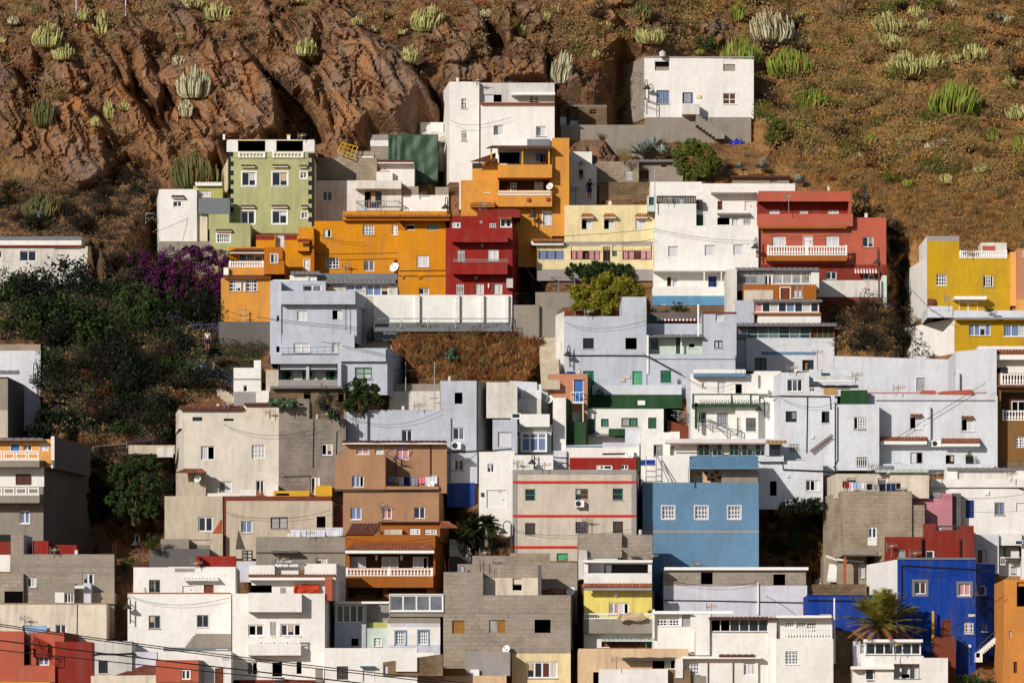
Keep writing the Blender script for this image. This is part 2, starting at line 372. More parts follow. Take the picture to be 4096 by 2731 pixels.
def W(x0,x1,y0,y1,p='gg',f='w',m=None,bars=0,t=0,tm='wt',hz=0,fw=.06,name='window',rec=.10,cut=True,o=0,bm=None,v=None):
    v=v or V_; u0,u1,z0,z1=uzr(v,x0,x1,y0,y1,o)
    if cut: v.open.append((u0,u1,z0,z1))
    else: rec=-o-.0
    root=v.root; loc=root.location; F=MB(); n=len(p); fr=-rec; bk=-rec-.06
    if not cut: fr=o+.05; bk=o-.01; 
    e=.003
    if f!='n':
        a0,a1,b0,b1=u0+e,u1-e,z0+e,z1-e
        fbox(F,v,a0,a0+fw,b0,b1,fr,bk); fbox(F,v,a1-fw,a1,b0,b1,fr,bk)
        fbox(F,v,a0+fw,a1-fw,b1-fw,b1,fr,bk); fbox(F,v,a0+fw,a1-fw,b0,b0+fw,fr,bk)
        for k in range(1,n):
            uc=u0+(u1-u0)*k/n; fbox(F,v,uc-fw*.6,uc+fw*.6,b0+fw,b1-fw,fr-.002,bk)
        if hz:
            zc=z0+(z1-z0)*hz; fbox(F,v,a0+fw,a1-fw,zc-fw*.5,zc+fw*.5,fr-.004,bk)
        if m:
            for k in range(1,m[0]):
                uc=u0+(u1-u0)*k/m[0]; fbox(F,v,uc-.03,uc+.03,b0+fw,b1-fw,fr+.004,bk+.01)
            for k in range(1,m[1]):
                zc=z0+(z1-z0)*k/m[1]; fbox(F,v,a0+fw,a1-fw,zc-.03,zc+.03,fr+.006,bk+.012)
        fo=F.build(name,FRM[f],root,loc)
    else:
        fbox(F,v,u0+e,u1-e,z0+e,z0+.05,-.02,-.15); fo=F.build(name,v.m,root,loc)
    runs=[]
    for k,ch in enumerate(p):
        if runs and runs[-1][0]==ch: runs[-1][1].append(k)
        else: runs.append((ch,[k]))
    groups={'g':[k for k,ch in enumerate(p) if ch=='g']}
    for ch,ks in runs:
        pb=MB()
        for k in ks:
            a=u0+(u1-u0)*k/n+e; b=u0+(u1-u0)*(k+1)/n-e; o0=(bk+.02)
            if ch=='k':
                dp=1.3 if cut else .0
                if dp==0: 
                    pb.poly([v_pt(v,a,z0,o0),v_pt(v,b,z0,o0),v_pt(v,b,z1,o0),v_pt(v,a,z1,o0)]); continue
                c=[(a,z0),(b,z0),(b,z1),(a,z1)]
                for j in range(4):
                    s,q=c[j],c[(j+1)%4]; pb.poly([v_pt(v,*s,-.2),v_pt(v,*s,-dp),v_pt(v,*q,-dp),v_pt(v,*q,-.2)])
                pb.poly([v_pt(v,*s,-dp) for s in c])
            elif ch in 'cpbtm':
                N=9; rows=[[],[]]
                for j in range(N+1):
                    u=a+(b-a)*j/N; oo=o0+.012*math.sin(j*2.1+k)-.02
                    rows[0].append(v_pt(v,u,z0,oo)); rows[1].append(v_pt(v,u,z1,oo))
                pb.grid(rows)
            else:
                if ch=='h' :
                    N=6
                    for j in range(N):
                        za=z0+(z1-z0)*j/N; zb=z0+(z1-z0)*(j+1)/N-.012
                        pb.poly([v_pt(v,a,za,o0+.012),v_pt(v,b,za,o0+.012),v_pt(v,b,zb,o0),v_pt(v,a,zb,o0)])
                    pb.poly([v_pt(v,a,z0,o0-.01),v_pt(v,b,z0,o0-.01),v_pt(v,b,z1,o0-.01),v_pt(v,a,z1,o0-.01)])
                else: pb.poly([v_pt(v,a,z0,o0),v_pt(v,b,z0,o0),v_pt(v,b,z1,o0),v_pt(v,a,z1,o0)],0,[(a,z0),(b,z0),(b,z1),(a,z1)])
        nm,mt=('interior_shade','opening_shade') if ch=='k' else PANE[ch]
        pb.build(nm,mt,fo)
    if 'g' in p and rb_.random()<.42 and cut:
        bb=MB(); ks=[k for k in groups['g']]; k=rb_.choice(ks); fr_=rb_.uniform(.25,.6); a=u0+(u1-u0)*k/n+fw; c=u0+(u1-u0)*(k+1)/n-fw; zt=z1-fw-.01
        bb.poly([v_pt(v,a,zt-(z1-z0)*fr_,bk+.03),v_pt(v,c,zt-(z1-z0)*fr_,bk+.03),v_pt(v,c,zt,bk+.03),v_pt(v,a,zt,bk+.03)]); bb.build('blind',rb_.choice(['shutter','curtain_white','glass_light','tarp_beige']),fo)
    if cut and f!='n' and z1-z0<1.6 and rb_.random()<.7:
        sb=MB(); fbox(sb,v,u0-.06,u1+.06,z0-.055,z0-.002,.07,-.02); sb.build('sill',rb_.choice(['wt','grey_render',v.m]),fo)
    if bars:
        gb=MB(); 
        for k in range(bars):
            uc=u0+(u1-u0)*(k+.5)/bars; fbox(gb,v,uc-.022,uc+.022,z0+.02,z1-.02,fr+.06,fr+.03)
        for fz in (.2,.8):
            zc=z0+(z1-z0)*fz; fbox(gb,v,u0+.004,u1-.004,zc-.018,zc+.018,fr+.075,fr+.058)
        gb.build('grille',bm or FRM.get(f,'frame_white'),fo)
    if t:
        tw=t*ZS*K*(D0+v.Y)/D0; tb=MB(); q=.03
        fbox(tb,v,u0-tw,u0-e,z0-tw,z1+tw,q,-.01); fbox(tb,v,u1+e,u1+tw,z0-tw,z1+tw,q,-.01)
        fbox(tb,v,u0-e,u1+e,z1+e,z1+tw,q-.002,-.01); fbox(tb,v,u0-e,u1+e,z0-tw,z0-e,q-.002,-.01)
        tb.build('surround',tm,fo)
    return fo
def D(x0,x1,y0,y1,m='white_door',t=0,tm='wt',panel=True,v=None,fmat='frame_white',cut=True,o=0):
    v=v or V_; u0,u1,z0,z1=uzr(v,x0,x1,y0,y1,o); b=MB(); e=.004
    if cut: v.open.append((u0,u1,z0,z1)); f0=-.09
    else: f0=o+.04
    fbox(b,v,u0+e,u1-e,z0+e,z1-e,f0,f0-.05)
    w=u1-u0; h=z1-z0
    if panel:
        for c,dn in ((.28,.3),(.72,.3)):
            fbox(b,v,u0+w*.18,u1-w*.18,z0+h*(c-.17),z0+h*(c+.17),f0+.025,f0-.01)
    d=b.build('door',m,v.root,v.root.location)
    hb=MB(); hb.tube([v_pt(v,u1-w*.14,z0+h*.45,f0+.04),v_pt(v,u1-w*.14-.13,z0+h*.45,f0+.05)],.025,6); hb.build('handle','galv',d)
    fr=MB()
    fbox(fr,v,u0-.05-t*.008,u0-.002,z0,z1+.05,f0+.11,f0-.04); fbox(fr,v,u1+.002,u1+.05+t*.008,z0,z1+.05,f0+.11,f0-.04); fbox(fr,v,u0,u1,z1+.002,z1+.05+t*.008,f0+.108,f0-.04)
    fr.build('door_frame',tm if t else fmat,d)
    return d
def B(name,x0,x1,y0,y1,m,o=.05,th=None,v=None,ext=True):
    v=v or V_; u0,u1,z0,z1=uzr(v,x0,x1,y0,y1,o); b=MB()
    back=-.01 if th is None else o-th
    fbox(b,v,u0,u1,z0,z1,o,back); return b.build(name,m,v.root,v.root.location)
def BAL(x0,x1,y0,y1,o=.9,kind='bal',n=None,m='wt',name='balustrade',v=None,side=True,rail=.09):
    v=v or V_; u0,u1,z0,z1=uzr(v,x0,x1,y0,y1,o); b=MB(); h=z1-z0
    oc=o-.06
    if kind=='lat':
        nu=max(2,int((u1-u0)/.32)); nz=max(2,int(h/.3))
        for i in range(nu+1): 
            uc=u0+(u1-u0)*i/nu; fbox(b,v,uc-.035,uc+.035,z0,z1,o-.02,o-.12)
        for j in range(nz+1):
            zc=z0+(h)*j/nz; fbox(b,v,u0,u1,zc-.035,zc+.035,o-.018,o-.118)
        for i in range(nu):
            for j in range(nz):
                uc=u0+(u1-u0)*(i+.5)/nu; zc=z0+h*(j+.5)/nz; fbox(b,v,uc-.07,uc+.07,zc-.06,zc+.06,o-.03,o-.1)
    else:
        fbox(b,v,u0,u1,z1-rail,z1,o,o-.13); fbox(b,v,u0,u1,z0,z0+rail*.8,o-.002,o-.128)
        if kind=='bal':
            n=n or max(2,int((u1-u0)/.27)); 
            for i in range(n):
                c=v_pt(v,u0+(u1-u0)*(i+.5)/n,z0+rail*.8,oc); hh=h-rail*1.8
                b.lathe(c,[(.055,0),(.05,.06*hh),(.09,.25*hh),(.075,.42*hh),(.04,.6*hh),(.045,.8*hh),(.06,.93*hh),(.06,hh)],8)
            np_=max(1,round((u1-u0)/3.2))
            for i in range(np_+1):
                uc=u0+.08+(u1-u0-.16)*i/np_; fbox(b,v,uc-.08,uc+.08,z0-.01,z1+.06,o+.02,o-.15)
        elif kind=='bar':
            n=n or max(2,int((u1-u0)/.2))
            for i in range(n+1):
                uc=u0+.02+(u1-u0-.04)*i/n; fbox(b,v,uc-.016,uc+.016,z0+.02,z1-.02,oc+.016,oc-.016)
        elif kind=='x':
            n=n or max(1,round((u1-u0)/1.6))
            for i in range(n):
                a=u0+(u1-u0)*i/n; c=u0+(u1-u0)*(i+1)/n
                fbox(b,v,a,a+.06,z0,z1,o-.01,o-.1)
                b.tube([v_pt(v,a,z0,oc),v_pt(v,c,z1,oc)],.03,5); b.tube([v_pt(v,a,z1,oc),v_pt(v,c,z0,oc)],.03,5)
            fbox(b,v,u1-.06,u1,z0,z1,o-.01,o-.1)
        elif kind=='panel':
            n=n or max(1,round((u1-u0)/1.5))
            for i in range(n):
                a=u0+(u1-u0)*i/n; c=u0+(u1-u0)*(i+1)/n
                for (p,q,r,s) in ((a+.05,a+.14,z0+.05,z1-.05),(c-.14,c-.05,z0+.05,z1-.05)): fbox(b,v,p,q,r,s,o,o-.06)
                fbox(b,v,a+.14,c-.14,z1-.26,z1-.17,o,o-.06); fbox(b,v,a+.14,c-.14,z0+.1,z0+.18,o,o-.06)
        if side and o>.35:
            for us in (u0,u1-.1):
                fbox(b,v,us,us+.1,z1-rail,z1,o-.14,0.005); fbox(b,v,us+.02,us+.08,z0,z0+.06,o-.14,0.005)
    return b.build(name,m,v.root,v.root.location)
def TILE(x0,x1,y0,y1,o=.7,m='tile',fas=None,fm='wt',ob=0.0,name='tiled_canopy',v=None,xt0=None,xt1=None,step=.24):
    """sloping tile strip: top edge on the wall (offset ob) at y0, bottom edge at offset o at y1"""
    v=v or V_; a,_,_,zt=uzr(v,x0 if xt0 is None else xt0,x1,y0,y1,ob); _,c,_,_=uzr(v,x0,x1 if xt1 is None else xt1,y0,y1,ob)
    u0,u1,zb,_=uzr(v,x0,x1,y0,y1,o)
    b=MB(); n=max(3,int((u1-u0)/step)); S=6; top=[];bot=[];ut=[];ub=[]
    ln=math.hypot(zt-zb,o-ob)
    for i in range(n*S+1):
        f=i/(n*S); hgt=.045*abs(math.sin(math.pi*f*n))
        top.append(v_pt(v,a+(c-a)*f,zt+hgt,ob)); bot.append(v_pt(v,u0+(u1-u0)*f,zb+hgt,o))
        ut.append((f*(u1-u0),ln)); ub.append((f*(u1-u0),0))
    b.grid([bot,top],0,[ub,ut])
    # underside and front thickness
    low=[v_pt(v,u0+(u1-u0)*i/(n*S),zb-.05,o) for i in range(n*S+1)]
    b.grid([low,bot],0); lt=[v_pt(v,a,zt-.05,ob),v_pt(v,c,zt-.05,ob)]
    b.poly([low[0],low[-1],lt[1],lt[0]])
    b.poly([low[0],bot[0],top[0],lt[0]]); b.poly([low[-1],lt[1],top[-1],bot[-1]])
    r=b.build(name,m,v.root,v.root.location)
    if fas:
        f=MB(); w0,w1,q0,q1=uzr(v,x0,x1,y1,fas,o-.03)
        fbox(f,v,w0+.03,w1-.03,q0,min(q1,zb-.052),o-.03,-.01 if ob<=0 else ob-.1); f.build('fascia',fm,r)
    return r
def CAB(pts,o=.04,r=.028,m='cable',v=None,name='cable'):
    v=v or V_; b=MB(); b.tube([pt(x,y,o,v) for x,y in pts],r,5); return b.build(name,m,v.root,v.root.location)
# ================================================================ TERRAIN
def _h(i,j,s):
    n=(i.astype(np.int64)*374761393+j.astype(np.int64)*668265263+s*982451653)&0x7fffffff
    n=((n^(n>>13))*1274126177)&0x7fffffff
    return ((n^(n>>16))&0xffff)/65535.0
def vn(x,y,s=0):
    i=np.floor(x); j=np.floor(y); a=x-i; b=y-j
    a=a*a*a*(a*(a*6-15)+10); b=b*b*b*(b*(b*6-15)+10)
    return (_h(i,j,s)*(1-a)+_h(i+1,j,s)*a)*(1-b)+(_h(i,j+1,s)*(1-a)+_h(i+1,j+1,s)*a)*b
def fbm(x,y,s=0,o=5,g=.5):
    r=0;a=1;t=0
    for k in range(o):
        r=r+a*vn(x*2**k+k*17.3,y*2**k-k*9.1,s+k); t+=a; a*=g
    return r/t
def cells(x,y,s):
    i0=np.floor(x); j0=np.floor(y); bd=np.full(x.shape,9.); b2=np.full(x.shape,9.); bi=np.zeros_like(x); bx=np.zeros_like(x); by=np.zeros_like(x)
    for di in (-1,0,1):
        for dj in (-1,0,1):
            i=i0+di; j=j0+dj; cx=i+.1+.8*_h(i,j,s); cy=j+.1+.8*_h(i,j,s+7); d=np.hypot(x-cx,y-cy); m=d<bd
            b2=np.where(m,bd,np.minimum(b2,d)); bd=np.where(m,d,bd); bi=np.where(m,_h(i,j,s+13),bi); bx=np.where(m,x-cx,bx); by=np.where(m,y-cy,by)
    return bi,bx,by,b2-bd
def facet(X,Z,ang,sa,sb,s,h,tilt):
    a=(math.cos(ang)*X+math.sin(ang)*Z)/sa; b=(-math.sin(ang)*X+math.cos(ang)*Z)/sb
    i,da,db,e=cells(a,b,s); r1=np.mod(i*7.31,1)-.5; r2=np.mod(i*13.7,1)-.5
    return (i-.5)*h+r1*tilt*da*sa+r2*tilt*db*sb-np.where(e<.09,(.09-e)/.09*.22*h,0),i
def sst(a,b,x):
    t=np.clip((x-a)/(b-a),0,1); return t*t*(3-2*t)
def zof(py,Y): return (HZ-py)*K*(D0+Y)/D0
_LP=[(4200,-75),(3600,-45),(3300,-22),(2731,1),(700,51),(560,54),(100,60.5),(0,65)]
_RP=[(4200,-75),(3600,-45),(3300,-22),(2731,1),(700,51),(560,55.5),(0,76)]
_LZ=[zof(p,y) for p,y in _LP]+[170]; _LY=[y for p,y in _LP]+[190]
_RZ=[zof(p,y) for p,y in _RP]+[170]; _RY=[y for p,y in _RP]+[190]
def baseY(X,Z):
    l=np.interp(Z,_LZ,_LY); r=np.interp(Z,_RZ,_RY); s=sst(9,22,X)
    return l*(1-s)+r*s
def xz(px,py):
    Y=55.0
    for _ in range(8):
        X=(px-2048)*K*(D0+Y)/D0; Z=zof(py,Y); Y=float(baseY(np.array([X]),np.array([Z]))[0])
    return X,Z
def polyd(X,Z,pts):
    """signed distance, inside positive"""
    d=np.full(X.shape,1e9); ins=np.zeros(X.shape,bool); n=len(pts)
    for k in range(n):
        x0,z0=pts[k]; x1,z1=pts[(k+1)%n]; ex,ez=x1-x0,z1-z0
        t=np.clip(((X-x0)*ex+(Z-z0)*ez)/(ex*ex+ez*ez+1e-9),0,1)
        d=np.minimum(d,np.hypot(X-x0-t*ex,Z-z0-t*ez))
        c=((z0>Z)!=(z1>Z))&(X<(ex)*(Z-z0)/((ez) if abs(ez)>1e-9 else 1e-9)+x0); ins^=c
    return np.where(ins,d,-d)
F2=4096/2352
# rock bodies: outline (2352-wide units), protrusion, edge softness, growth towards the right
ROCKS=[([(735,25),(830,60),(920,110),(985,205),(1003,275),(985,330),(860,345),(755,345),(732,210),(728,120)],3.2,2.6,.6),
 ([(430,120),(560,110),(640,200),(645,310),(560,330),(490,345),(400,345),(345,260),(340,180)],3.0,2.4,.9),
 ([(60,255),(150,225),(205,235),(245,330),(268,420),(180,440),(100,380)],2.2,1.8,.8),
 ([(150,265),(175,225),(205,235),(262,400),(240,425),(205,380)],1.2,.7,.4),
 ([(1130,110),(1200,80),(1255,130),(1258,190),(1130,185)],1.8,1.4,.5),
 ([(1280,195),(1330,165),(1346,240),(1285,250)],1.5,.9,.5),
 ([(1010,120),(1075,100),(1125,170),(1120,190),(1015,190)],1.4,1.2,.5),
 ([(230,145),(262,140),(305,215),(322,240),(305,252),(280,200)],1.1,.6,.4),
 ([(285,95),(325,98),(385,210),(400,255),(385,275),(345,235),(310,150)],1.6,.7,.5),
 ([(245,95),(285,115),(310,165),(318,205),(295,200),(265,140)],1.3,.6,.4),
 ([(0,120),(30,150),(70,220),(60,250),(20,230),(0,200)],1.2,.8,.4),
 ([(85,170),(140,150),(220,200),(205,220),(120,222)],1.0,.9,.4),
 ([(560,20),(640,10),(725,60),(725,150),(650,140),(590,110)],1.2,1.3,.4),
 ([(600,180),(660,130),(725,200),(735,260),(690,215),(650,230)],1.1,.9,.4),
 ([(1370,-30),(1465,-30),(1460,20),(1400,25)],1.6,.8,.5),
 ([(1395,120),(1440,95),(1500,120),(1460,165),(1400,175)],1.4,.8,.5),
 ([(880,10),(980,70),(1070,60),(1110,100),(1030,110),(960,100)],.8,.9,.3),
 ([(1150,20),(1230,10),(1260,70),(1200,85),(1160,70)],1.3,.8,.5),
 ([(1600,60),(1650,40),(1700,70),(1690,105),(1620,110)],1.1,.8,.4),
]
GULLY=[([(588,150),(650,185),(700,235),(748,335),(640,335),(640,230)],3.0,.5),([(985,195),(1012,228),(1030,305),(1000,300),(1003,250)],2.0,.3),([(1108,35),(1150,60),(1185,140),(1130,130)],2.2,.4),
 ([(28,140),(60,165),(108,240),(95,252),(50,205)],1.8,.35),([(300,150),(335,195),(400,300),(380,335),(320,240)],1.6,.35),([(388,200),(412,250),(390,300),(362,262)],1.8,.3),([(215,425),(290,350),(355,380),(360,430)],2.0,.8),
 ([(1180,20),(1225,60),(1210,95),(1175,75)],1.8,.4),([(1255,130),(1285,170),(1280,225),(1262,200)],1.6,.3)]
GULP=[([xz(a*F2,b*F2) for a,b in p],h,s_) for p,h,s_ in GULLY]
ROCKP=[([xz(a*F2,b*F2) for a,b in p],h*1.35,s,gr) for p,h,s,gr in ROCKS]
_a=xz(0,350); _cz=_a[1]
def relief(X,Z):
    """metres towards the viewer, and the rock mask"""
    wx=X+.9*(fbm(X*.25,Z*.25,5,3)-.5)*2; wz=Z+.9*(fbm(X*.25,Z*.25,9,3)-.5)*2
    up=sst(50,53.5,Z+.9*(fbm(X*.2,Z*.2,3,3)-.5)*2)
    left=1-sst(9,16,X)
    rock=np.zeros_like(X); p=np.zeros_like(X); SMO=np.zeros_like(X)
    # slanting strata on the left
    ac=.866*wx+.5*wz; per=3.1
    s=ac/per+1.1*(fbm(X*.12,Z*.12,21,3)-.5); fr=s-np.floor(s); idn=_h(np.floor(s),np.floor(s)*0,4)
    saw=np.where(fr<.84,fr/.84,(1-fr)/.16)
    al=.5*wx-.866*wz
    brk=sst(.35,.6,fbm(al*.22,np.floor(s)*3.7,33,3))
    sm=left*up*(1-.45*sst(66,70,Z))
    p+=sm*saw*(.7+2.2*idn)*brk*1.15; rock=np.maximum(rock,sm*sst(.25,.6,saw*brk)*.75)
    # small scale ridges
    r1=1-np.abs(2*fbm(wx*.5,wz*.32,11,5)-1); p+=up*(r1**3)*.6*(.45+.55*left)
    for pts,h,soft,gr in ROCKP:
        xs=[q[0] for q in pts]; x0,x1=min(xs),max(xs)
        m=(X>x0-3)&(X<x1+3)
        if not m.any(): continue
        d=polyd(wx[m]*.3+X[m]*.7,wz[m]*.3+Z[m]*.7,pts)
        t=np.clip((X[m]-x0)/(x1-x0),0,1)
        # gentle rise on the left, abrupt edge on the right
        sf=soft*(1-t)+.35*t
        k=np.clip(d/sf,0,1); k=k*(2-k)
        k=k*(1-gr*.45*(1-t))
        smf=1.0 if h>2.9 else .35; SMO[m]=np.maximum(SMO[m],smf*sst(0,.7,d)); p[m]=p[m]*(1-(.45+.45*smf)*np.clip(d/.6,0,1))+h*k; rock[m]=np.maximum(rock[m],sst(.0,.5,d))
    for pts,h,soft in GULP:
        xs=[q[0] for q in pts]; m=(X>min(xs)-2)&(X<max(xs)+2)
        if m.any(): d=polyd(wx[m]*.4+X[m]*.6,wz[m]*.4+Z[m]*.6,pts); p[m]-=h*1.5*sst(-.1,soft,d)
    s2=(ac+.6*(fbm(X*.4,Z*.4,23,3)-.5)*2)/.95; f2=s2-np.floor(s2); id2=_h(np.floor(s2),np.floor(s2)*0+3,8)
    p+=left*up*rock*np.where(f2<.8,f2/.8,(1-f2)/.2)*id2*.42
    crack=1-np.abs(2*fbm(wx*.8+.4*wz,wz*.35,41,4)-1)
    p-=rock*sst(.88,.97,crack)*(.35+.25*SMO)
    crack2=1-np.abs(2*fbm(wx*.35,wz*.9,47,4)-1)
    p-=rock*sst(.9,.98,crack2)*.22
    p+=rock*(fbm(X*1.6,Z*1.1,51,4)-.5)*.12
    wX=X+.5*(fbm(X*.7,Z*.7,91,3)-.5); wZ=Z+.5*(fbm(X*.7,Z*.7,95,3)-.5)
    F1,i1=facet(wX,wZ,.52,2.1,5.2,101,1.5,.6); F2_,i2=facet(wX,wZ,.45,.8,2.1,111,.5,.6); F3,i3=facet(X,Z,.3,.32,.7,121,.08,.25)
    rr_=np.clip(rock*1.25,0,1); p+=rr_*(F1*(1-.82*SMO)+F2_*(1-.82*SMO)+F3*(1-.5*SMO))+SMO*(fbm(X*.5+.3*Z,Z*.13,131,3)-.5)*1.5; p+=(1-rr_)*up*np.maximum(F2_,0)*.9
    global TONE
    TONE=(i1*.55+i2*.45)
    # scrub ground bumps
    bum=(fbm(X*.55,Z*.55,61,5)-.45)
    p+=(1-rock)*up*bum*2.3+(1-rock)*(fbm(X*2.0,Z*2.0,71,3)-.5)*.62*(.2+.8*up)*(1-.55*sst(0,1,(X-18)/4)*(1-sst(57,61,Z)))
    p+=(1-up)*np.clip(bum,-1,.2)*.6
    big=up*(1-left)*(fbm(X*.09,Z*.09,81,3)-.5)*3.0; p+=big
    return p,np.clip(rock,0,1)
def surf(X,Z):
    X=np.asarray(X,float); Z=np.asarray(Z,float)
    p,r=relief(X,Z); return baseY(X,Z)-p
def axis(parts):
    out=[]
    for a,b,st in parts: out+=list(np.arange(a,b-1e-6,st))
    out.append(parts[-1][1]); return np.array(out)
XS=axis([(-200,-66,10),(-66,-54,1.6),(-54,-44,.4),(-44,44,.15),(44,54,.4),(54,66,1.6),(66,200,10)])
ZS_=axis([(-14,30,1.1),(30,47,.35),(47,50,.18),(50,70,.125),(70,76,.18),(76,90,1.0),(90,160,5)])
GX,GZ=np.meshgrid(XS,ZS_)
PR,RK=relief(GX,GZ); TN=TONE.copy(); GY=baseY(GX,GZ)-PR
CARVE=[]
CUTS=[(3045,3290,2025,2430,20.5),(290,650,1760,2150,25.0),(3560,3640,960,1215,44.5),(455,515,2390,2570,9.5),(2285,2335,2420,2731,8.5)]
def carve():
    global GY,RK
    for a,c,t,bt,Yc in CUTS:
        A=at(a,bt,Yc); C=at(c,t,Yc); m=(GX>A.x-3)&(GX<C.x+3)&(GZ>A.z-3)&(GZ<C.z+4)
        dx=np.maximum(np.maximum(A.x-GX[m],GX[m]-C.x),0); dz=np.maximum(np.maximum(A.z-GZ[m],GZ[m]-C.z),0)
        GY[m]=np.maximum(GY[m],Yc+(fbm(GX[m]*.6,GZ[m]*.6,77,3)-.5)*1.5-dz*2.4-dx*2.0)
    for v in VOLS:
        e=v.p0+v.ux*v.w; x0=min(v.p0.x,e.x)-.25; x1=max(v.p0.x,e.x)+.25
        if v.Y-v.root['_y']>4: continue
        z0=v.zb-.15; z1=max(v.z1,v.z1r)+.2; yy=max(v.p0.y,e.y)+.35
        m=(GX>x0-4)&(GX<x1+4)&(GZ>z0-4)&(GZ<z1+5)
        dx=np.maximum(np.maximum(x0-GX[m],GX[m]-x1),0); dz=np.maximum(np.maximum(z0-GZ[m],GZ[m]-z1),0)
        fl,fr=min(v.p0.x,e.x),max(v.p0.x,e.x); ex=np.zeros(m.sum())
        if v.bl.x<fl-.4 and v.d>2: x0=v.bl.x-.2; ex=np.maximum(ex,np.clip((fl-GX[m])/(fl-v.bl.x),0,1)*v.d)
        if v.br.x>fr+.4 and v.d>2: x1=v.br.x+.2; ex=np.maximum(ex,np.clip((GX[m]-fr)/(v.br.x-fr),0,1)*v.d)
        dx=np.maximum(np.maximum(x0-GX[m],GX[m]-x1),0)
        need=yy+ex-np.where(GZ[m]<z0,dz*2.2,dz*np.where(ex>.3,3.0,1.1))-dx*np.where(ex>.3,3.0,1.8)
        GY[m]=np.maximum(GY[m],need)
def ground(X,Z):
    i=np.clip(np.searchsorted(XS,X)-1,0,len(XS)-2); j=np.clip(np.searchsorted(ZS_,Z)-1,0,len(ZS_)-2)
    a=(X-XS[i])/(XS[i+1]-XS[i]); b=(Z-ZS_[j])/(ZS_[j+1]-ZS_[j])
    return (GY[j,i]*(1-a)+GY[j,i+1]*a)*(1-b)+(GY[j+1,i]*(1-a)+GY[j+1,i+1]*a)*b
def hit(px,py):
    """point of the hillside seen at a photo position"""
    Y=30.0
    ys=np.arange(-20,110,.25); s=(D0+ys)/D0; X=(px-2048)*K*s; Z=(HZ-py)*K*s
    gy=ground(X,Z); k=np.argmax(gy<=ys) if (gy<=ys).any() else len(ys)-1
    return Vector((X[k],ys[k],Z[k]))
def build_terrain():
    nz,nx=GX.shape
    co=np.stack([GX,GY,GZ],-1).reshape(-1,3)
    idx=np.arange(nz*nx).reshape(nz,nx)
    fa=np.stack([idx[:-1,:-1],idx[:-1,1:],idx[1:,1:],idx[1:,:-1]],-1).reshape(-1,4)
    me=bpy.data.meshes.new('hillside'); me.vertices.add(len(co)); me.vertices.foreach_set('co',co.ravel())
    me.loops.add(fa.size); me.loops.foreach_set('vertex_index',fa.ravel())
    me.polygons.add(len(fa)); me.polygons.foreach_set('loop_start',np.arange(0,fa.size,4)); me.polygons.foreach_set('loop_total',np.full(len(fa),4))
    at_=me.attributes.new('rock','FLOAT','POINT'); at_.data.foreach_set('value',RK.ravel())
    at2=me.attributes.new('tone','FLOAT','POINT'); at2.data.foreach_set('value',TN.ravel()); me.update(); me.validate()
    me.polygons.foreach_set('use_smooth',[False]*len(fa))
    o=bpy.data.objects.new('hillside',me); COL.objects.link(o); tag(o,kind='structure',label='steep brown rocky hillside of cliffs and dry scrub behind the village',cat='hillside')
    t=NT('hillside_ground'); v=t.coord('Object')
    a=t.n('ShaderNodeAttribute',attribute_name='rock')
    n1=t.noise(v,.55,7,.65); 
    soil=t.ramp(n1,[(.30,L3((64,48,40))),(.45,L3((108,79,59))),(.55,L3((141,103,70))),(.66,L3((123,101,68))),(.8,L3((161,130,90)))])
    n1b=t.noise(v,3.2,6,.75); soil=t.mix(1.0,soil,t.ramp(n1b,[(.30,g(.5)),(.5,g(.95)),(.72,g(1.35))]),'MULTIPLY')
    n2=t.noise(t.coord('Object',(1,.6,.45)),.5,7,.65,.15)
    rock=t.ramp(n2,[(.28,L3((81,59,46))),(.42,L3((130,95,68))),(.52,L3((150,101,64))),(.62,L3((136,108,86))),(.78,L3((165,132,103)))])
    tn=t.n('ShaderNodeAttribute',attribute_name='tone'); rock=t.mix(.62,rock,t.ramp(tn.outputs['Fac'],[(.22,L3((92,73,59))),(.38,L3((132,101,77))),(.5,L3((156,108,68))),(.62,L3((143,119,99))),(.78,L3((172,121,77)))]))
    n3=t.noise(t.coord('Object',(1.6,1,.16)),1.3,6,.7); rock=t.mix(t.ramp(n3,[(.52,g(0)),(.72,g(.6))]),rock,L3((189,165,139)))
    n4=t.noise(v,4.5,6,.7); rock=t.mix(1.0,rock,t.ramp(n4,[(.3,g(.62)),(.55,g(1)),(.75,g(1.2))]),'MULTIPLY')
    n5=t.noise(t.coord('Object',(1,.4,.5)),.16,3,.5); rock=t.mix(t.ramp(n5,[(.42,g(0)),(.6,g(.55))]),rock,L3((123,108,97)))
    gx=t.n('ShaderNodeSeparateXYZ'); t.l(v,gx.inputs[0]); mr=t.n('ShaderNodeMapRange'); mr.inputs['From Min'].default_value=8; mr.inputs['From Max'].default_value=26; t.l(gx.outputs[0],mr.inputs['Value'])
    gn=t.noise(v,.3,5,.65); gold=t.ramp(gn,[(.3,L3((110,82,52))),(.5,L3((156,114,66))),(.7,L3((178,138,84)))]); gold=t.mix(1.0,gold,t.ramp(n1b,[(.30,g(.55)),(.5,g(.95)),(.72,g(1.25))]),'MULTIPLY')
    gf=t.n('ShaderNodeMath',operation='MULTIPLY'); t.l(mr.outputs[0],gf.inputs[0]); t.l(t.ramp(n1,[(.35,g(.35)),(.6,g(.9))]),gf.inputs[1])
    soil=t.mix(gf.outputs[0],soil,gold)
    t.base(t.mix(a.outputs['Fac'],soil,rock)); t.set(Roughness=.95); t.b.inputs['Specular IOR Level'].default_value=.08
    bn=t.noise(v,2.6,8,.66)
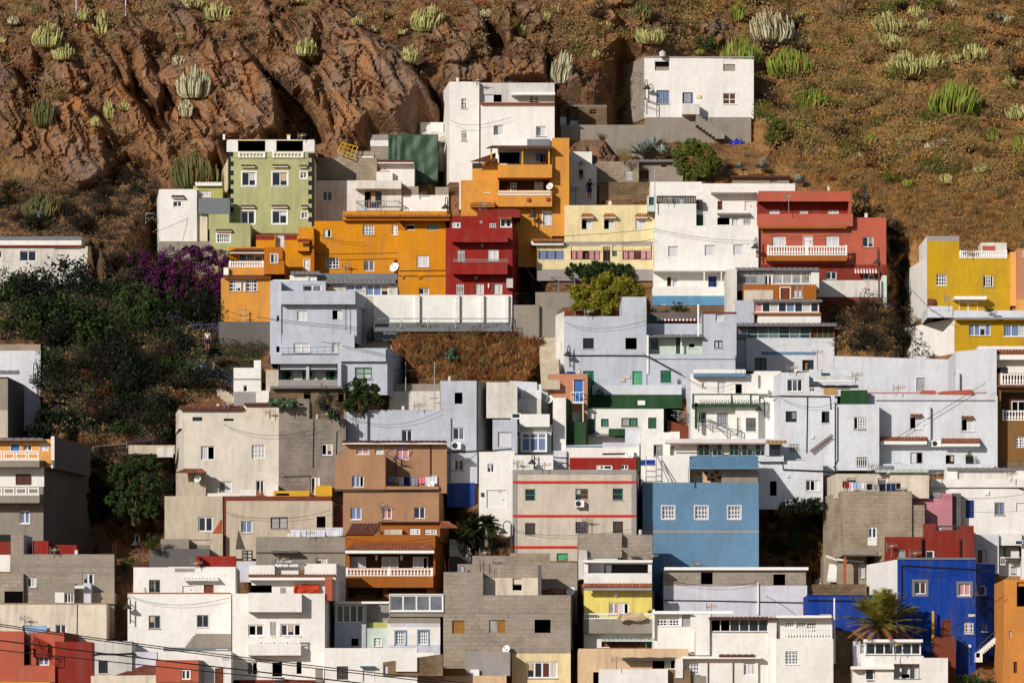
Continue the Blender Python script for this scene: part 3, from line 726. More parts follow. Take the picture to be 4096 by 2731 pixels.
    ve=t.n('ShaderNodeTexVoronoi',feature='DISTANCE_TO_EDGE'); ve.inputs['Scale'].default_value=.75; mp=t.n('ShaderNodeMapping'); mp.inputs['Rotation'].default_value=(0,.5,0); mp.inputs['Scale'].default_value=(1.5,1,.55); tc=t.n('ShaderNodeTexCoord'); t.l(tc.outputs['Object'],mp.inputs[0]); t.l(mp.outputs[0],ve.inputs['Vector'])
    cr=t.ramp(ve.outputs['Distance'],[(0,g(0)),(.07,g(1))]); mm=t.n('ShaderNodeMath',operation='MULTIPLY_ADD'); t.l(cr,mm.inputs[0]); mm.inputs[1].default_value=.55; t.l(bn,mm.inputs[2]); t.bump(mm.outputs[0],.6,.2)
    me.materials.append(t.m)
def floor_():
  # valley floor out to the horizon
  b=MB(); b.poly([(-1500,-1500,-12.5),(1500,-1500,-12.5),(1500,-60,-12.5),(-1500,-60,-12.5)])
  tag(b.build('ground',['concrete']),kind='structure')
# ================================================================ HOUSES, upper rows
# long white house at the left edge
H('white_house','long low white house with stained wall at the left edge above the green thicket','01',-300,805,690,1080,'old_white_plaster',d=6)
W(183,332,735,830,'gg'); W(-60,18,735,800,'gg'); W(505,745,700,728,'n',f='n',name='vent_band')
B('roof_ledge',-300,762,683,697,'brick_red',.25)
V(-300,748,606,690,'white_plaster',o=-.6,d=4); B('coping',-300,750,604,632,'slate_roof',.1)
# small white house left of the green one
H('white_house','small square white house with one tiny window beside the green house','01',1462,1808,170,650,'white_plaster',d=6,xl=1440)
W(1592,1668,282,332,'gg',t=8); TILE(1575,1692,228,240,.35,'old_tile',fas=252)
V(1810,1905,290,590,'cream_stained',o=-.3,d=4); B('plinth',1462,1800,560,650,'old_white_plaster',.03)
# green house
H('green_house','tall pale green house with black zigzag corner stones and a roof terrace','11',-256,538,-118,540,'green_plaster',d=9,xl=-326,side='cream_plaster')
for (a,b,c,d_) in ((-138,8,5,150),(140,300,5,150)): W(a+12,b-12,c+10,d_-12,'gg',t=12)
W(408,465,14,68,'ge',t=10)
for (a,b,c,d_) in ((-145,0,362,500),(140,295,360,497)): W(a+12,b-12,c+10,d_-12,'gg',t=12)
W(418,474,384,436,'ee',t=8)
for (a,b,c) in ((-138,-5,-52),(150,298,-55),(398,470,-50),(-140,-8,318),(140,292,318),(412,478,318)): TILE(a,b,c,c+8,.3,'old_tile',fas=c+22)
def quoins(x0,x1,y0,y1,n,flip):
    b=MB(); v=V_
    for i in range(n):
        ya=y0+(y1-y0)*i/n; yb=y0+(y1-y0)*(i+1)/n
        xa,xb=(x0,x1) if i%2==0 else ((x0+32,x1) if flip else (x0,x1-28))
        u0,u1,z0,z1=uzr(v,xa,xb,ya,yb); fbox(b,v,u0,u1,z0,z1,.05,-.01)
    b.build('corner_stones','black_paint',v.root,v.root.location)
quoins(480,538,-160,510,16,True); quoins(-256,-208,-170,380,13,False)
V(-270,538,-285,-170,'cream_plaster',o=0,d=8,name='terrace_storey')
W(-165,85,-275,-172,'k',f='n'); W(190,432,-275,-172,'k',f='n')
B('white_panel',-270,-166,-285,-172,'white_plaster',.06); B('white_panel',88,186,-285,-172,'white_plaster',.06); B('white_panel',434,536,-285,-172,'white_plaster',.06)
B('terrace_edge',-256,538,-172,-118,'green_plaster',.03)
BAL(-165,85,-168,-120,.14,side=False); BAL(150,436,-168,-120,.14,side=False)
B('finial',-305,-285,-335,-285,'wt',.3,.3)
# stepped green annex at its foot
H('green_annex','low pale green annex with a barred white window at the foot of the green house','01',1925,2300,480,722,'green_plaster',dy=-1.2,d=5,cat='annex')
W(1996,2112,585,655,'gg',m=(6,2),t=12); TILE(1980,2132,540,548,.3,'old_tile',fas=560)
V(1915,2105,398,482,'green_plaster',o=-.4); 
V(1775,2045,140,256,'olive_plaster',o=-2.5); TILE(1790,2042,108,112,.4,'wt',fas=138); W(1812,1935,182,238,'cc',m=(6,3))
B('lean_to_roof',1822,2112,252,396,'slate_roof',.6)
# white house with sliding door and rough block upper storey
H('white_house','patched white house with bare block upper storey between the green and the orange houses','11',540,1335,90,505,'old_white_plaster',dy=3,d=7)
W(612,700,190,278,'gg'); W(998,1155,190,345,'kgg',f='d'); B('balcony_slab',910,1332,100,165,'old_white_plaster',.9); B('balcony_floor',915,1320,345,366,'old_white_plaster',.8)
BAL(918,1320,277,345,.8,'bar',m='frame_grey',rail=.04); W(612,735,462,500,'gg')
V(1335,1768,225,368,'white_plaster',o=-.2); W(1500,1600,230,265,'k',f='n')
V(1338,1492,145,226,'block',o=-.25,d=.4,name='block_parapet'); V(1645,1768,150,226,'block',o=-.25,d=.4,name='block_parapet')
V(565,1110,-120,92,'warm_block',o=-1); V(750,1085,-180,-118,'warm_block',o=-1.2); W(980,1065,-118,-14,'gl',t=14)
V(1110,1455,-70,140,'white_plaster',o=-1.4); W(1118,1190,-40,-5,'k',f='n'); TILE(1112,1452,-98,-84,.8,'old_tile',fas=-68); B('awning_strip',1115,1230,2,14,'red_awning',.5); V(1105,1255,10,100,'white_plaster',o=-.8)
# block hut with tarpaulins
H('block_hut','grey block hut with a white painted top beside the green tarpaulin','10',1058,1560,1240,1640,'block',dy=3.2,d=5,cat='hut')
B('painted_band',1050,1215,1290,1345,'white_plaster',.06); B('grey_band',1055,1212,1238,1288,'grey_render',.04)
V(1510,1722,1125,1215,'white_plaster',o=-2); 
# tall white house
H('white_house','tall plain white house standing against the cliff, lower left of the top house','10',1775,2050,752,1640,'white_plaster',dy=1.5,d=4.5,xl=1722)
W(1886,1936,905,998,'gg',m=(2,3)); W(1886,1936,1202,1294,'k',bars=4)
V(2050,2742,762,946,'grey_white_plaster',o=-.5,d=8); W(2182,2256,870,944,'k',f='n'); W(2510,2600,876,948,'kg',m=(2,3)); W(2075,2180,868,944,'hh',f='n')
B('canopy',2345,2746,846,872,'wt',.9)
V(2062,2742,948,1640,'white_plaster',o=.35,d=8); W(2182,2276,1150,1244,'eh'); W(2572,2664,1160,1254,'eh')
B('terracotta_coping',2052,2742,942,950,'terracotta',.42)
B('shed_wall',2490,2700,1278,1340,'slate_roof',.6)
# top house
H('white_house','large white house on a grey plastered base, highest of the village','20',1215,2220,525,1090,'white_plaster',dy=4,d=4.5,xl=1020,side='block',y0r=546,drop=.3)
W(1312,1444,552,655,'x',f='n'); B('opening',1314,1440,566,606,'opening_shade',.02); W(1940,2050,550,660,'x',f='n')  # opening is a flat sheet painted as dark shade
W(1326,1444,830,955,'bb',f='a',hz=.45); W(1940,2056,856,958,'rr',f='w',hz=.45); D(1565,1660,850,952,'navy_door'); 
BARS=MB(); 
for i in range(6):
    u0,u1,z0,z1=uzr(V_,1585+i*11,1589+i*11,860,945); fbox(BARS,V_,u0,u1,z0,z1,-.03,-.06)
BARS.build('door_bars','frame_white',H_,H_.location)
B('balcony',1565,1722,956,1050,'old_white_plaster',1.1); B('meter_box',1692,1736,872,902,'cream_plaster',.1); B('coping',1215,2222,520,532,'grey_render',.05)
V(1220,2198,1078,1275,'concrete',o=.12,d=3,name='plastered_base',drop=1.5); V(1795,2196,1085,1275,'concrete',o=.16,d=2,name='plastered_base',drop=1.5)
b=MB()
for i in range(9):
    x=1690+i*29; y=1050+i*21; u0,u1,z0,z1=uzr(V_,x,x+29.0,y,1275,1.1); fbox(b,V_,u0,u1,max(z0,z1-.9),z1,1.1,.0)
b.build('outside_stair','concrete',H_,H_.location)
V(1090,1340,400,530,'warm_block',o=-5.5,d=4,name='block_tower',drop=2); V(1030,1215,505,640,'warm_block',o=-4.2,d=3,name='block_wing',drop=2)
# stone shed
H('stone_shed','small brown stone shed with a dark doorway left of the top house','20',610,870,978,1150,'stone',dy=2,d=4,cat='shed')
W(715,775,1008,1050,'k',f='n'); V(440,612,985,1150,'stone',o=-.6,d=3); W(500,533,1005,1150,'k',f='n'); B('whitewash',535,608,1110,1150,'white_plaster',.03); B('whitewash',442,498,1075,1150,'white_plaster',.03); B('shed_roof',476,872,966,980,'grey_sheet',.3)
H('retaining_wall','long grey concrete retaining wall below the stone shed','20',450,1222,1148,1250,'concrete',dy=.3,d=1,cat='wall',drop=3)
# orange house with terrace
H('orange_house','amber orange house with a tiled terrace roof and arched balconies below the tall white house','21',-131,368,-55,600,'amber_plaster',dy=.5,d=7)
V_o=V_
W(-120,345,66,186,'r',f='n',rec=.9); 
W(-15,42,112,212,'gg',m=(2,3),cut=False,o=-.8); W(205,286,104,215,'cc',m=(2,3),cut=False,o=-.8)
V(-131,368,185,330,'amber_plaster',o=1.0,d=1.4,name='balcony'); V(-131,368,-55,66,'amber_plaster',o=1.0,d=1.4,name='terrace_parapet')
B('balustrade_panel',-125,352,222,226,'wt',.03,.1); BAL(-125,352,186,226,.06,'bar',n=34,side=False)
B('flower_pot',135,165,250,278,'terracotta',.2); B('flower_pot',312,342,244,272,'terracotta',.2); B('floor_line',-131,368,62,68,'terracotta_red',.03)
V_=V_o; W(285,405,380,500,'hh',f='w',t=10)
V(368,526,-300,600,'amber_plaster',o=.05,d=7,name='tower')
V(-131,368,-225,-55,'white_plaster',o=-2.2,d=4,name='terrace_room'); W(-120,70,-170,-60,'k',f='n',m=None)
for x in (-190,95,340): B('terrace_post',x-7,x+7,-200,-52,'yellow_paint',2.9,.2)
TILE(-240,390,-228,-208,3.3,'old_tile',xt0=-190,xt1=372,name='terrace_roof'); 
V(-270,-131,-110,330,'amber_plaster',o=.0,d=6); 
V(-470,-270,88,416,'amber_plaster',o=.0,d=6); W(-255,-200,115,200,'nn',f='w'); TILE(-385,-155,292,318,.8,'orange_tile',fas=332,fm='amber_plaster')
V(-485,-470,85,300,'white_plaster',o=-.1,d=5); V(-365,-131,-20,90,'amber_plaster',o=-.15,d=5)
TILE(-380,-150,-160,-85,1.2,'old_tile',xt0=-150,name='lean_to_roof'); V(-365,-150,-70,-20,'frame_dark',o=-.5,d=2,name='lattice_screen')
# white stair wall right of it
H('stair_wall','white rendered wall with rounded top beside the orange house','21',530,778,-60,330,'white_plaster',dy=2.2,d=2.5,cat='wall')
V(530,735,-175,-60,'white_plaster',o=-1,d=2)
# cream house
H('cream_house','pale cream house with three tiled window hoods and a glazed veranda','21',482,1312,318,690,'cream_plaster',dy=1,d=8,yaw=-2)
W(640,727,450,542,'kh',f='n'); W(845,933,450,540,'kh',f='n'); W(1133,1223,447,540,'hh',f='n')
for x in (628,834,1124): TILE(x,x+125,394,418,.55,'orange_tile',fas=432,xt0=x+18,xt1=x+105)
B('floor_band',470,1300,652,682,'grey_render',.12)
V(225,1298,682,905,'cream_plaster',o=.8,d=4,name='veranda'); W(243,474,686,814,'bbb',f='d',hz=.72); W(540,810,684,816,'ppkpp',f='d',hz=.78); W(1015,1285,684,816,'pprpp',f='d',hz=.78)
W(836,902,696,832,'k',f='d',bars=4); W(920,963,684,786,'t',f='d'); V(225,1298,905,1010,'grey_render',o=.85,d=4,name='terrace_wall')
V(175,475,640,684,'white_plaster',o=1.2,d=3,name='side_wing'); TILE(180,472,628,642,.3,'orange_tile')
# white house with three shuttered windows
H('white_house','broad white house with three closed grey shutters between cream and red houses','21',1306,2262,505,892,'white_plaster',dy=.5,d=8)
for (a,c) in ((1435,692),(1770,682),(2033,678)): W(a,a+92,c,c+100,'hh',f='n')
V(1316,1692,302,506,'white_plaster',o=-.4,d=6); V(1692,2250,372,506,'white_plaster',o=-1.2,d=5)
W(1886,1998,430,502,'k',f='n'); W(2020,2083,432,502,'hh',f='w'); W(2122,2192,432,502,'b',bars=5); D(1693,1757,405,505,'dk_green_door'); TILE(1882,2192,392,402,.5,'grey_sheet')
V(1244,1310,232,318,'mint_plaster',o=-.6,d=2); D(1256,1304,242,316,'dk_green_door')
V(1270,1745,102,302,'white_plaster',o=-4.5,d=4); V(1330,1690,232,300,'concrete',o=-2.2,d=1,name='roof_parapet'); BAL(1330,1688,230,298,.1,'bar',m='iron',side=False,rail=.05)
V(1690,2250,196,372,'white_plaster',o=-3.6,d=4); W(1888,1932,278,365,'r',f='n'); D(2137,2215,280,365); B('canopy',1830,2236,150,200,'white_plaster',1.1)
V(1740,2600,118,198,'white_plaster',o=-4.4,d=3); 
B('roof_edge',1306,2262,886,895,'cable',.06)
V_=VOLS[[i for i,v in enumerate(VOLS) if v.root is H_][0]]
V(1300,2065,893,1068,'white_plaster',o=.1,d=3,name='lower_storey'); W(1424,1462,976,1066,'k',f='n'); W(1475,1522,978,1064,'h',f='w'); D(1803,1880,968,1066,'navy_door'); 
B('porch_roof',1300,1998,896,920,'wt',1.3); B('porch_post',1760,1770,920,1066,'wt',1.2,.1); B('porch_post',1918,1927,920,1066,'wt',1.2,.1)
V(1290,1968,1066,1148,'white_plaster',o=1.5,d=2,name='terrace_wall'); V(1288,1966,1148,1236,'stain_blue',o=1.55,d=2,name='painted_base'); V(1285,1966,1236,1292,'stone',o=1.5,d=2,name='stone_base',drop=1)
# terracotta house
H('red_house','terracotta red house with a long white balustrade balcony at the right','31',-92,1085,430,862,'terracotta_red',dy=.5,d=8)
W(38,164,600,700,'hh'); D(326,406,605,700); W(527,653,600,700,'hh'); W(868,970,605,702,'gg')
V(-92,780,395,510,'terracotta_red',o=.55,d=7,name='storey_band'); B('orange_lip',-92,724,508,530,'rust_orange',.06)
V(-86,764,186,282,'terracotta_red',o=.0,d=3,name='roof_parapet'); V(-86,764,282,396,'brick_red',o=-1.2,d=3); W(4,106,358,396,'hh'); W(283,370,362,396,'hh'); W(545,650,360,396,'hh')
V(742,764,282,396,'terracotta_red',o=0,d=2,name='side_wall')
V(-10,726,776,828,'rust_orange',o=1.1,d=1.5,name='balcony'); BAL(-8,726,690,776,.0,n=30,side=False)
V(-92,1088,862,1002,'brick_red',o=.1,d=7,name='lower_storey'); W(530,630,924,998,'gg'); W(877,975,937,1000,'gg'); 
AW=MB(); u0,u1,z0,z1=uzr(V_,797,1012,900,928,.7)
for i in range(16):
    a=u0+(u1-u0)*i/16; c=u0+(u1-u0)*(i+1)/16
    AW.poly([v_pt(V_,a,z0+.12,.7),v_pt(V_,c,z0+.12,.7),v_pt(V_,c,z1+.1,.02),v_pt(V_,a,z1+.1,.02)],i%2)
    AW.poly([v_pt(V_,a,z0-.12,.71),v_pt(V_,c,z0-.12,.71),v_pt(V_,c,z0+.12,.7),v_pt(V_,a,z0+.12,.7)],i%2)
AW.build('awning',['striped_white','stripe_red'],H_,H_.location)
V(450,1040,1005,1160,'old_white_plaster',o=.6,d=3,name='terrace_wall'); V(450,1042,1160,1245,'red_brown',o=.55,d=3,name='base_wall',drop=1.5)
V(1040,1090,960,1250,'mint_plaster',o=.3,d=3)
# yellow house
H('yellow_house','mustard yellow house with a white side wall and a short tower','31',1460,2222,792,1290,'yellow_plaster',dy=1,d=9,xl=1255,side='white_plaster')
W(1546,1640,948,1052,'gg',m=(4,3)); W(1975,2068,963,1066,'kgk',m=None); W(1995,2045,965,1064,'g',m=(2,3),cut=False,o=-.05)
V(1460,1757,645,792,'yellow_plaster',o=.0,d=8,xl=1362,name='tower',side='white_plaster')
V(1460,1757,600,645,'grey_render',o=.0,d=8,xl=1362,name='parapet',side='white_plaster')
BAL(1758,2196,735,803,.05,n=22,side=False)
V(1955,2192,660,738,'old_white_plaster',o=-3,d=3,name='roof_room'); B('red_patch',1970,2085,690,738,'terracotta_red',.03)
V(2222,2290,745,1240,'pale_orange',o=-.0,d=6); 
B('door_panel',1468,1532,1175,1300,'red_brown',.3); B('pergola',1705,2010,1152,1180,'wt',1.0); D(1760,1832,1210,1290,'frame_dark'); D(1845,1920,1215,1290,'white_door')
H('orange_house','pale orange wall of a house cut by the right edge, beside the mustard yellow house','31',2288,2700,712,1290,'salmon_plaster',dy=.2,d=6)
V(2290,2352,1180,1290,'pale_orange',o=.3,d=2)
W(2340,2420,740,790,'gg')
# white and yellow house below
H('yellow_house','yellow house with wide four-pane windows under a white parapet at the right edge','31',1712,2700,1352,1640,'yellow_plaster',dy=-.5,d=7,xl=1255,side='white_plaster')
W(1846,2045,1403,1515,'bbgb',f='w'); W(2165,2450,1413,1520,'bbcc',f='w'); 
V(1465,2700,1282,1348,'bluish_shade_plaster',o=.3,d=5,name='parapet'); V(1465,1695,1243,1284,'bluish_shade_plaster',o=.3,d=4,y0r=1243,name='parapet'); B('gutter',1712,2400,1345,1362,'frame_grey',.5)
# ================================================================ HOUSES, second row (orange / red / white wall)
H('orange_house','long bright orange house with white gridded windows behind the white boundary wall','11',535,1305,462,945,'orange_plaster',dy=2,d=8)
W(620,690,538,612,'hk'); W(980,1084,497,588,'ee',m=(4,3)); W(1248,1303,497,588,'ee',m=(3,3)); W(642,762,795,898,'gg',m=(4,3)); W(990,1084,822,920,'ee')
W(1268,1300,820,860,'k',f='n')
V(800,1742,455,548,'orange_plaster',o=-.6,d=7); W(1570,1676,492,546,'ee',f='m',m=(4,2)); W(1372,1462,490,545,'k',f='w',fw=.1)
V(796,1802,372,455,'orange_plaster',o=.15,d=7,name='parapet'); TILE(800,1782,403,418,.4,'orange_tile',ob=.16,name='tile_course'); B('ledge',796,1780,446,456,'deep_orange',.35)
V(1305,1742,546,1142,'orange_plaster',o=.7,d=6); W(1475,1588,778,886,'hh',fw=.09); W(1495,1588,1074,1137,'gl')
B('cable_box',1340,1362,962,992,'deep_orange',.1); B('cable_box',1490,1522,962,992,'deep_orange',.1); CAB([(1310,920),(1740,915)]); CAB([(1310,965),(1500,968),(1740,965)]); CAB([(540,770),(840,765),(1300,755)])
V(1310,1370,470,546,'deep_orange',o=.7,d=1.2,y0r=530,name='side_screen')
V(535,800,515,520,'orange_plaster',o=0,d=3,name='parapet',y0r=462)
# porch house
H('orange_house','lower orange house with a red tiled porch and white balusters beside the purple bougainvillea','11',-322,130,985,1378,'amber_plaster',dy=-.8,d=7)
W(-245,-138,1000,1108,'gg',m=(3,3)); W(-92,12,996,1106,'gg',m=(3,3)); W(-132,-100,992,1104,'h')
TILE(-300,140,960,975,.5,'old_tile',fas=986,fm='deep_orange'); 
V(-250,75,885,962,'amber_plaster',o=-.7,d=5,name='terrace_parapet'); BAL(-248,70,832,885,.0,n=14,side=False); V(-298,-252,890,965,'wt',o=-.3,d=.6,name='chimney')
V(-250,75,700,832,'orange_plaster',o=-2.6,d=4,name='porch_room'); W(-160,60,758,828,'geg',f='w')
TILE(-255,90,718,742,1.0,'old_tile',xt0=-190,fas=758,name='porch_roof')
V(75,260,826,950,'deep_orange',o=.4,d=4); W(130,205,760,850,'gl',cut=False,o=.0)
V(75,245,700,830,'deep_orange',o=-.4,d=4)
B('balustrade_wall',30,130,1200,1378,'amber_plaster',.25); BAL(30,130,1118,1200,.3,n=4,side=False); W(40,85,995,1115,'gg',f='w')
H('orange_annex','stacked orange terraces with brick topped parapets and a line of washing','11',258,535,598,960,'orange_plaster',dy=.9,d=5,cat='annex')
B('brick_trim',258,372,592,632,'brick_red',.05); D(440,490,815,920,'white_door')
V(380,490,622,738,'orange_plaster',o=.6,d=1.5,name='balcony'); B('brick_trim',382,488,625,655,'brick_red',.64,.1)
V(388,530,518,625,'orange_plaster',o=-.6,d=4); V(505,535,610,940,'deep_orange',o=.3,d=3)
V(0,180,590,705,'orange_plaster',o=-.4,d=3,name='terrace_parapet'); B('brick_trim',0,165,592,632,'brick_red',.05)
V(180,262,598,760,'lilac_plaster',o=-.9,d=2)
W(390,430,745,900,'k',f='n')
# red house
H('red_house','deep red house with two long balconies next to the bright orange house','11',1742,2355,525,1138,'red_plaster',dy=2.2,d=8,xr=2452)
W(1850,1917,730,842,'k',bars=5); W(2127,2228,722,826,'hh',fw=.1); W(1838,1912,1040,1136,'k',bars=5); W(2012,2092,1036,1132,'cc'); W(2180,2262,1036,1132,'cc')
V(1802,2314,598,656,'red_plaster',o=1.0,d=1.5,name='canopy'); V(1810,2310,836,950,'red_plaster',o=1.1,d=1.6,name='balcony'); BAL(1810,2310,812,838,.05,'bar',m='frame_grey',rail=.04,side=False)
V(1780,2355,416,525,'red_plaster',o=-1.6,d=5); W(1796,1878,470,526,'gg',fw=.12); W(2142,2206,480,523,'k',bars=4); W(2235,2350,440,522,'gg',fw=.12); TILE(2230,2352,430,438,.5,'orange_tile')
V(2030,2395,350,418,'brick_red',o=-2.4,d=4); V(2350,2425,360,430,'red_plaster',o=.1,d=3,name='parapet')
for x,y in ((2080,685),(2022,982),(2066,472)): B('wall_lamp',x-12,x+12,y-14,y+14,'galv',.18)
B('wall_lamp',2130,2142,1035,1075,'wt',.08); V(2300,2360,985,1075,'grey_white_plaster',o=.5,d=1,name='meter_cabinet')
# white boundary wall
H('boundary_wall','long white boundary wall with pilasters below the orange and red houses','11',1080,2352,1140,1392,'white_plaster',dy=-1.2,d=.6,cat='wall',drop=.0)
for a,b_ in ((1460,1502),(1832,1868),(2058,2092),(2284,2318)): B('pilaster',a,b_,1140,1392,'white_plaster',.3)
V(1080,2352,1392,1440,'slate_roof',o=.08,d=1,name='wall_base',drop=1); 
H('roadside_railing','thin grey steel railing in front of the white boundary wall','11',1085,2352,1436,1440,'slate_roof',dy=-1.9,d=.2,cat='railing',drop=.3,part='kerb')
b=MB(); v=V_
for i in range(5):
    x0=1088+i*(2352-1088)/5; x1=x0+228
    b.tube([pt(x0,1440,.1),pt(x0,1358,.1),pt(x1+10,1358,.1),pt(x1+10,1440,.1)],.035,5); b.tube([pt(x0,1398,.1),pt(x1+10,1398,.1)],.025,5)
b.build('rail','galv',H_,H_.location)
# annex with grey roof and bluish window reflections
H('white_annex','white annex with bluish reflections in its windows under a grey sloping roof','11',690,1300,1030,1360,'grey_white_plaster',dy=-.9,d=6,cat='annex')
W(830,985,1040,1100,'bb',f='w'); W(1010,1218,1036,1148,'bbg',f='w',fw=.08)
B('roof_slope',560,1298,942,1002,'slate_roof',-.2,2); TILE(640,1285,1000,1026,.6,'grey_sheet',step=.35)
V(310,560,960,1010,'white_plaster',o=.3,d=4); TILE(318,590,925,945,.4,'grey_sheet',step=.35); V(150,310,1000,1015,'white_plaster',o=.3,d=3)
# white stacked house
H('white_house','three storey white house with a wide parapet below the bright orange house','11',232,925,1225,1580,'cool_shade_plaster',dy=-2.0,d=8,xr=1072,side='cool_shade_plaster')
W(377,466,1285,1378,'hh',f='w'); W(702,792,1280,1370,'kh',f='n')
V(230,912,1103,1226,'cool_shade_plaster',o=.7,d=7,xr=1075,name='parapet'); V(232,640,1012,1110,'cool_shade_plaster',o=-1.4,d=4); W(430,602,1046,1110,'ge',f='w',fw=.08)
V(128,232,1008,1590,'cool_shade_plaster',o=.15,d=7,name='tower'); W(188,222,1328,1386,'k',f='w')
V(235,905,1500,1680,'cool_shade_plaster',o=.45,d=6); W(345,492,1582,1668,'hh',f='w'); W(700,786,1578,1664,'cc'); CAB([(825,1225),(826,1470)],.03)
V(128,235,1590,1690,'cool_shade_plaster',o=.3,d=5); W(186,216,1612,1672,'k',f='n')
Q('12')
H('white_house','white house with a green framed window and a columned green-door veranda','12',205,755,200,420,'cool_shade_plaster',dy=-2.4,d=7)
W(206,752,204,378,'c',f='n',rec=1.3); 
for a,b_ in ((248,320),(430,512),(650,724)): D(a,b_,272,378,'dk_green_door',fmat='frame_green',cut=False,o=-1.3); W(a+30,b_-6,280,372,'k',f='n',cut=False,o=-1.22)
B('column',460,488,196,352,'cool_shade_plaster',.0,.25); B('low_wall',205,780,350,420,'grey_render',.1,.3)
V(133,762,122,204,'cool_shade_plaster',o=.4,d=6,name='roof_parapet')
V(778,1206,60,490,'cool_shade_plaster',o=.2,d=6,xr=1348); W(908,1067,237,347,'ll',f='g',hz=.5,fw=.1)
V(762,1192,62,182,'cool_shade_plaster',o=.55,d=2,name='roof_band'); B('column',750,782,182,420,'cool_shade_plaster',.3)
b=MB(); v=V_
for i in range(8): x=300+i*66; b.tube([pt(x,122,-.2),pt(x,50,-.2)],.02,5)
b.tube([pt(235,60,-.2),pt(762,45,-.2)],.02,5); b.tube([pt(235,95,-.2),pt(762,90,-.2)],.015,5); b.build('roof_railing','galv',H_,H_.location)
V(1225,1690,388,460,'concrete',o=-2.2,d=3,name='grey_parapet'); V(1223,1690,455,635,'old_white_plaster',o=-2.0,d=4); 
# little white hut left
H('white_hut','tiny white hut with a grey base left of the columned veranda','12',-206,45,240,590,'white_plaster',dy=-.8,d=4,cat='hut')
W(-115,-78,400,460,'k',f='w'); B('grey_base',-204,40,460,590,'grey_render',.03); B('coping',-208,45,340,348,'slate_roof',.06)
V(45,205,250,420,'ochre_plaster',o=-.8,d=3); W(60,115,380,440,'k',f='n'); V(-20,45,170,340,'white_plaster',o=-.5,d=2); V(90,205,260,420,'beige_plaster',o=-.3,d=2)
V(0,120,450,560,'white_plaster',o=.5,d=2); 
# shed under pergola
H('stone_shed','low stone shed under vines with a dark doorway below the columned veranda','12',130,820,425,700,'stone',dy=-.6,d=3,cat='shed')
W(755,806,440,560,'k',f='n'); TILE(130,830,412,424,.6,'grey_sheet',step=.35); W(440,500,470,540,'k',f='n')
# ================================================================ HOUSES, middle rows
# big white house right of the steps
H('white_house','large plain white house with a square corner tower right of the long steps','22',490,1235,-233,492,'cool_shade_plaster',dy=-1,d=8,xl=400,side='bluish_shade_plaster')
W(652,752,-32,66,'gg',f='k'); W(1042,1146,-34,76,'kk',f='n',rec=.2); W(650,752,268,396,'t',f='g',bars=5,bm='frame_green'); D(1110,1188,276,396,'green_door',fmat='frame_green')
B('meter_box',1040,1088,305,340,'beige_plaster',.08); B('meter_box',1005,1038,332,368,'beige_plaster',.1); CAB([(500,130),(850,128),(1195,130),(1260,140),(1550,300)],.06,.05)
V(1010,1235,-410,-233,'cool_shade_plaster',o=0,d=7,name='tower',xl=985); 
V(1235,2052,115,492,'cool_shade_plaster',o=-.1,d=6); W(1363,1462,264,378,'t',f='g',bars=6,bm='frame_green')
B('downpipe',1236,1254,-60,296,'wt',.12); B('ledge',1240,2045,150,158,'cool_shade_plaster',.12)
V(1250,1752,-62,116,'mint_plaster',o=-1.2,d=4); W(1275,1340,-25,66,'b',f='k'); D(1505,1545,-40,112,'dk_green_door'); W(1622,1682,10,60,'k',f='w'); B('porch_post',1548,1560,-60,112,'wt',.5,.1)
TILE(1240,1755,-62,-48,1.2,'grey_sheet',step=.4); V(1240,1755,-165,-62,'cool_shade_plaster',o=-2.0,d=3,name='parapet')
V(1748,2062,-268,116,'cool_shade_plaster',o=-.6,d=5); W(1870,1944,-256,-188,'c',f='w'); W(1857,1934,-10,62,'cc',f='k'); B('coping',1750,2062,-272,-258,'red_brown',.08)
B('white_pipe',1702,1718,-342,-52,'wt',.5,.15)
V(735,1558,400,500,'bluish_shade_plaster',o=1.0,d=2,name='terrace_wall'); V(695,1560,486,612,'dark_green_paint',o=1.6,d=3,name='green_wall')
B('white_plate',1154,1222,540,582,'wt',.06)
# stacked glazed house
H('white_house','tall stepped house of glazed verandas over brick orange parapets in the middle','31',-95,485,1318,1410,'white_plaster',dy=-.2,d=7)
V(-200,610,1536,1840,'bluish_shade_plaster',o=.5,d=7); W(315,420,1736,1836,'kg',f='k'); B('blue_stripe',-60,440,1662,1688,'blue_plaster',.04)
W(-122,-14,1716,1832,'gg',f='k')
V(-290,612,1424,1540,'brick_red',o=.4,d=6,name='glazed_veranda'); W(-285,390,1428,1538,'egeegeg',f='m',hz=.35); W(402,608,1432,1538,'rrrr',f='g',hz=.0)
TILE(-310,632,1400,1420,.8,'grey_sheet',step=.4,ob=.0)
V(-130,472,1200,1318,'rust_orange',o=.1,d=6,name='window_storey'); W(-128,468,1204,1300,'pgcgbgcg',f='w',fw=.08); B('sill_band',-140,488,1302,1320,'rust_orange',.15)
TILE(-140,500,1185,1198,.35,'grey_sheet',step=.4)
V(-230,445,1045,1186,'rust_orange',o=-.8,d=5); D(115,200,1075,1178,'brown_door',tm='wt',t=3); W(228,318,1048,1166,'cc',f='a',fw=.08); V(-220,50,1095,1190,'beige_plaster',o=-.7,d=2)
V(-285,392,912,1044,'grey_white_plaster',o=-1.8,d=4,name='conservatory'); W(-280,-45,918,1036,'eeel',f='a'); W(-38,40,950,1095,'kr',f='w',fw=.1); W(50,390,918,1040,'llll',f='w',fw=.08)
TILE(-300,470,892,908,.5,'grey_sheet',step=.4); V(395,470,905,1040,'white_plaster',o=-1.6,d=4)
V(-380,-286,905,1290,'old_white_plaster',o=-.9,d=4); V(-300,-128,1190,1540,'cool_shade_plaster',o=-.1,d=5)
Q('31'); V(-318,-200,1540,1840,'cool_shade_plaster',o=.3,d=5)
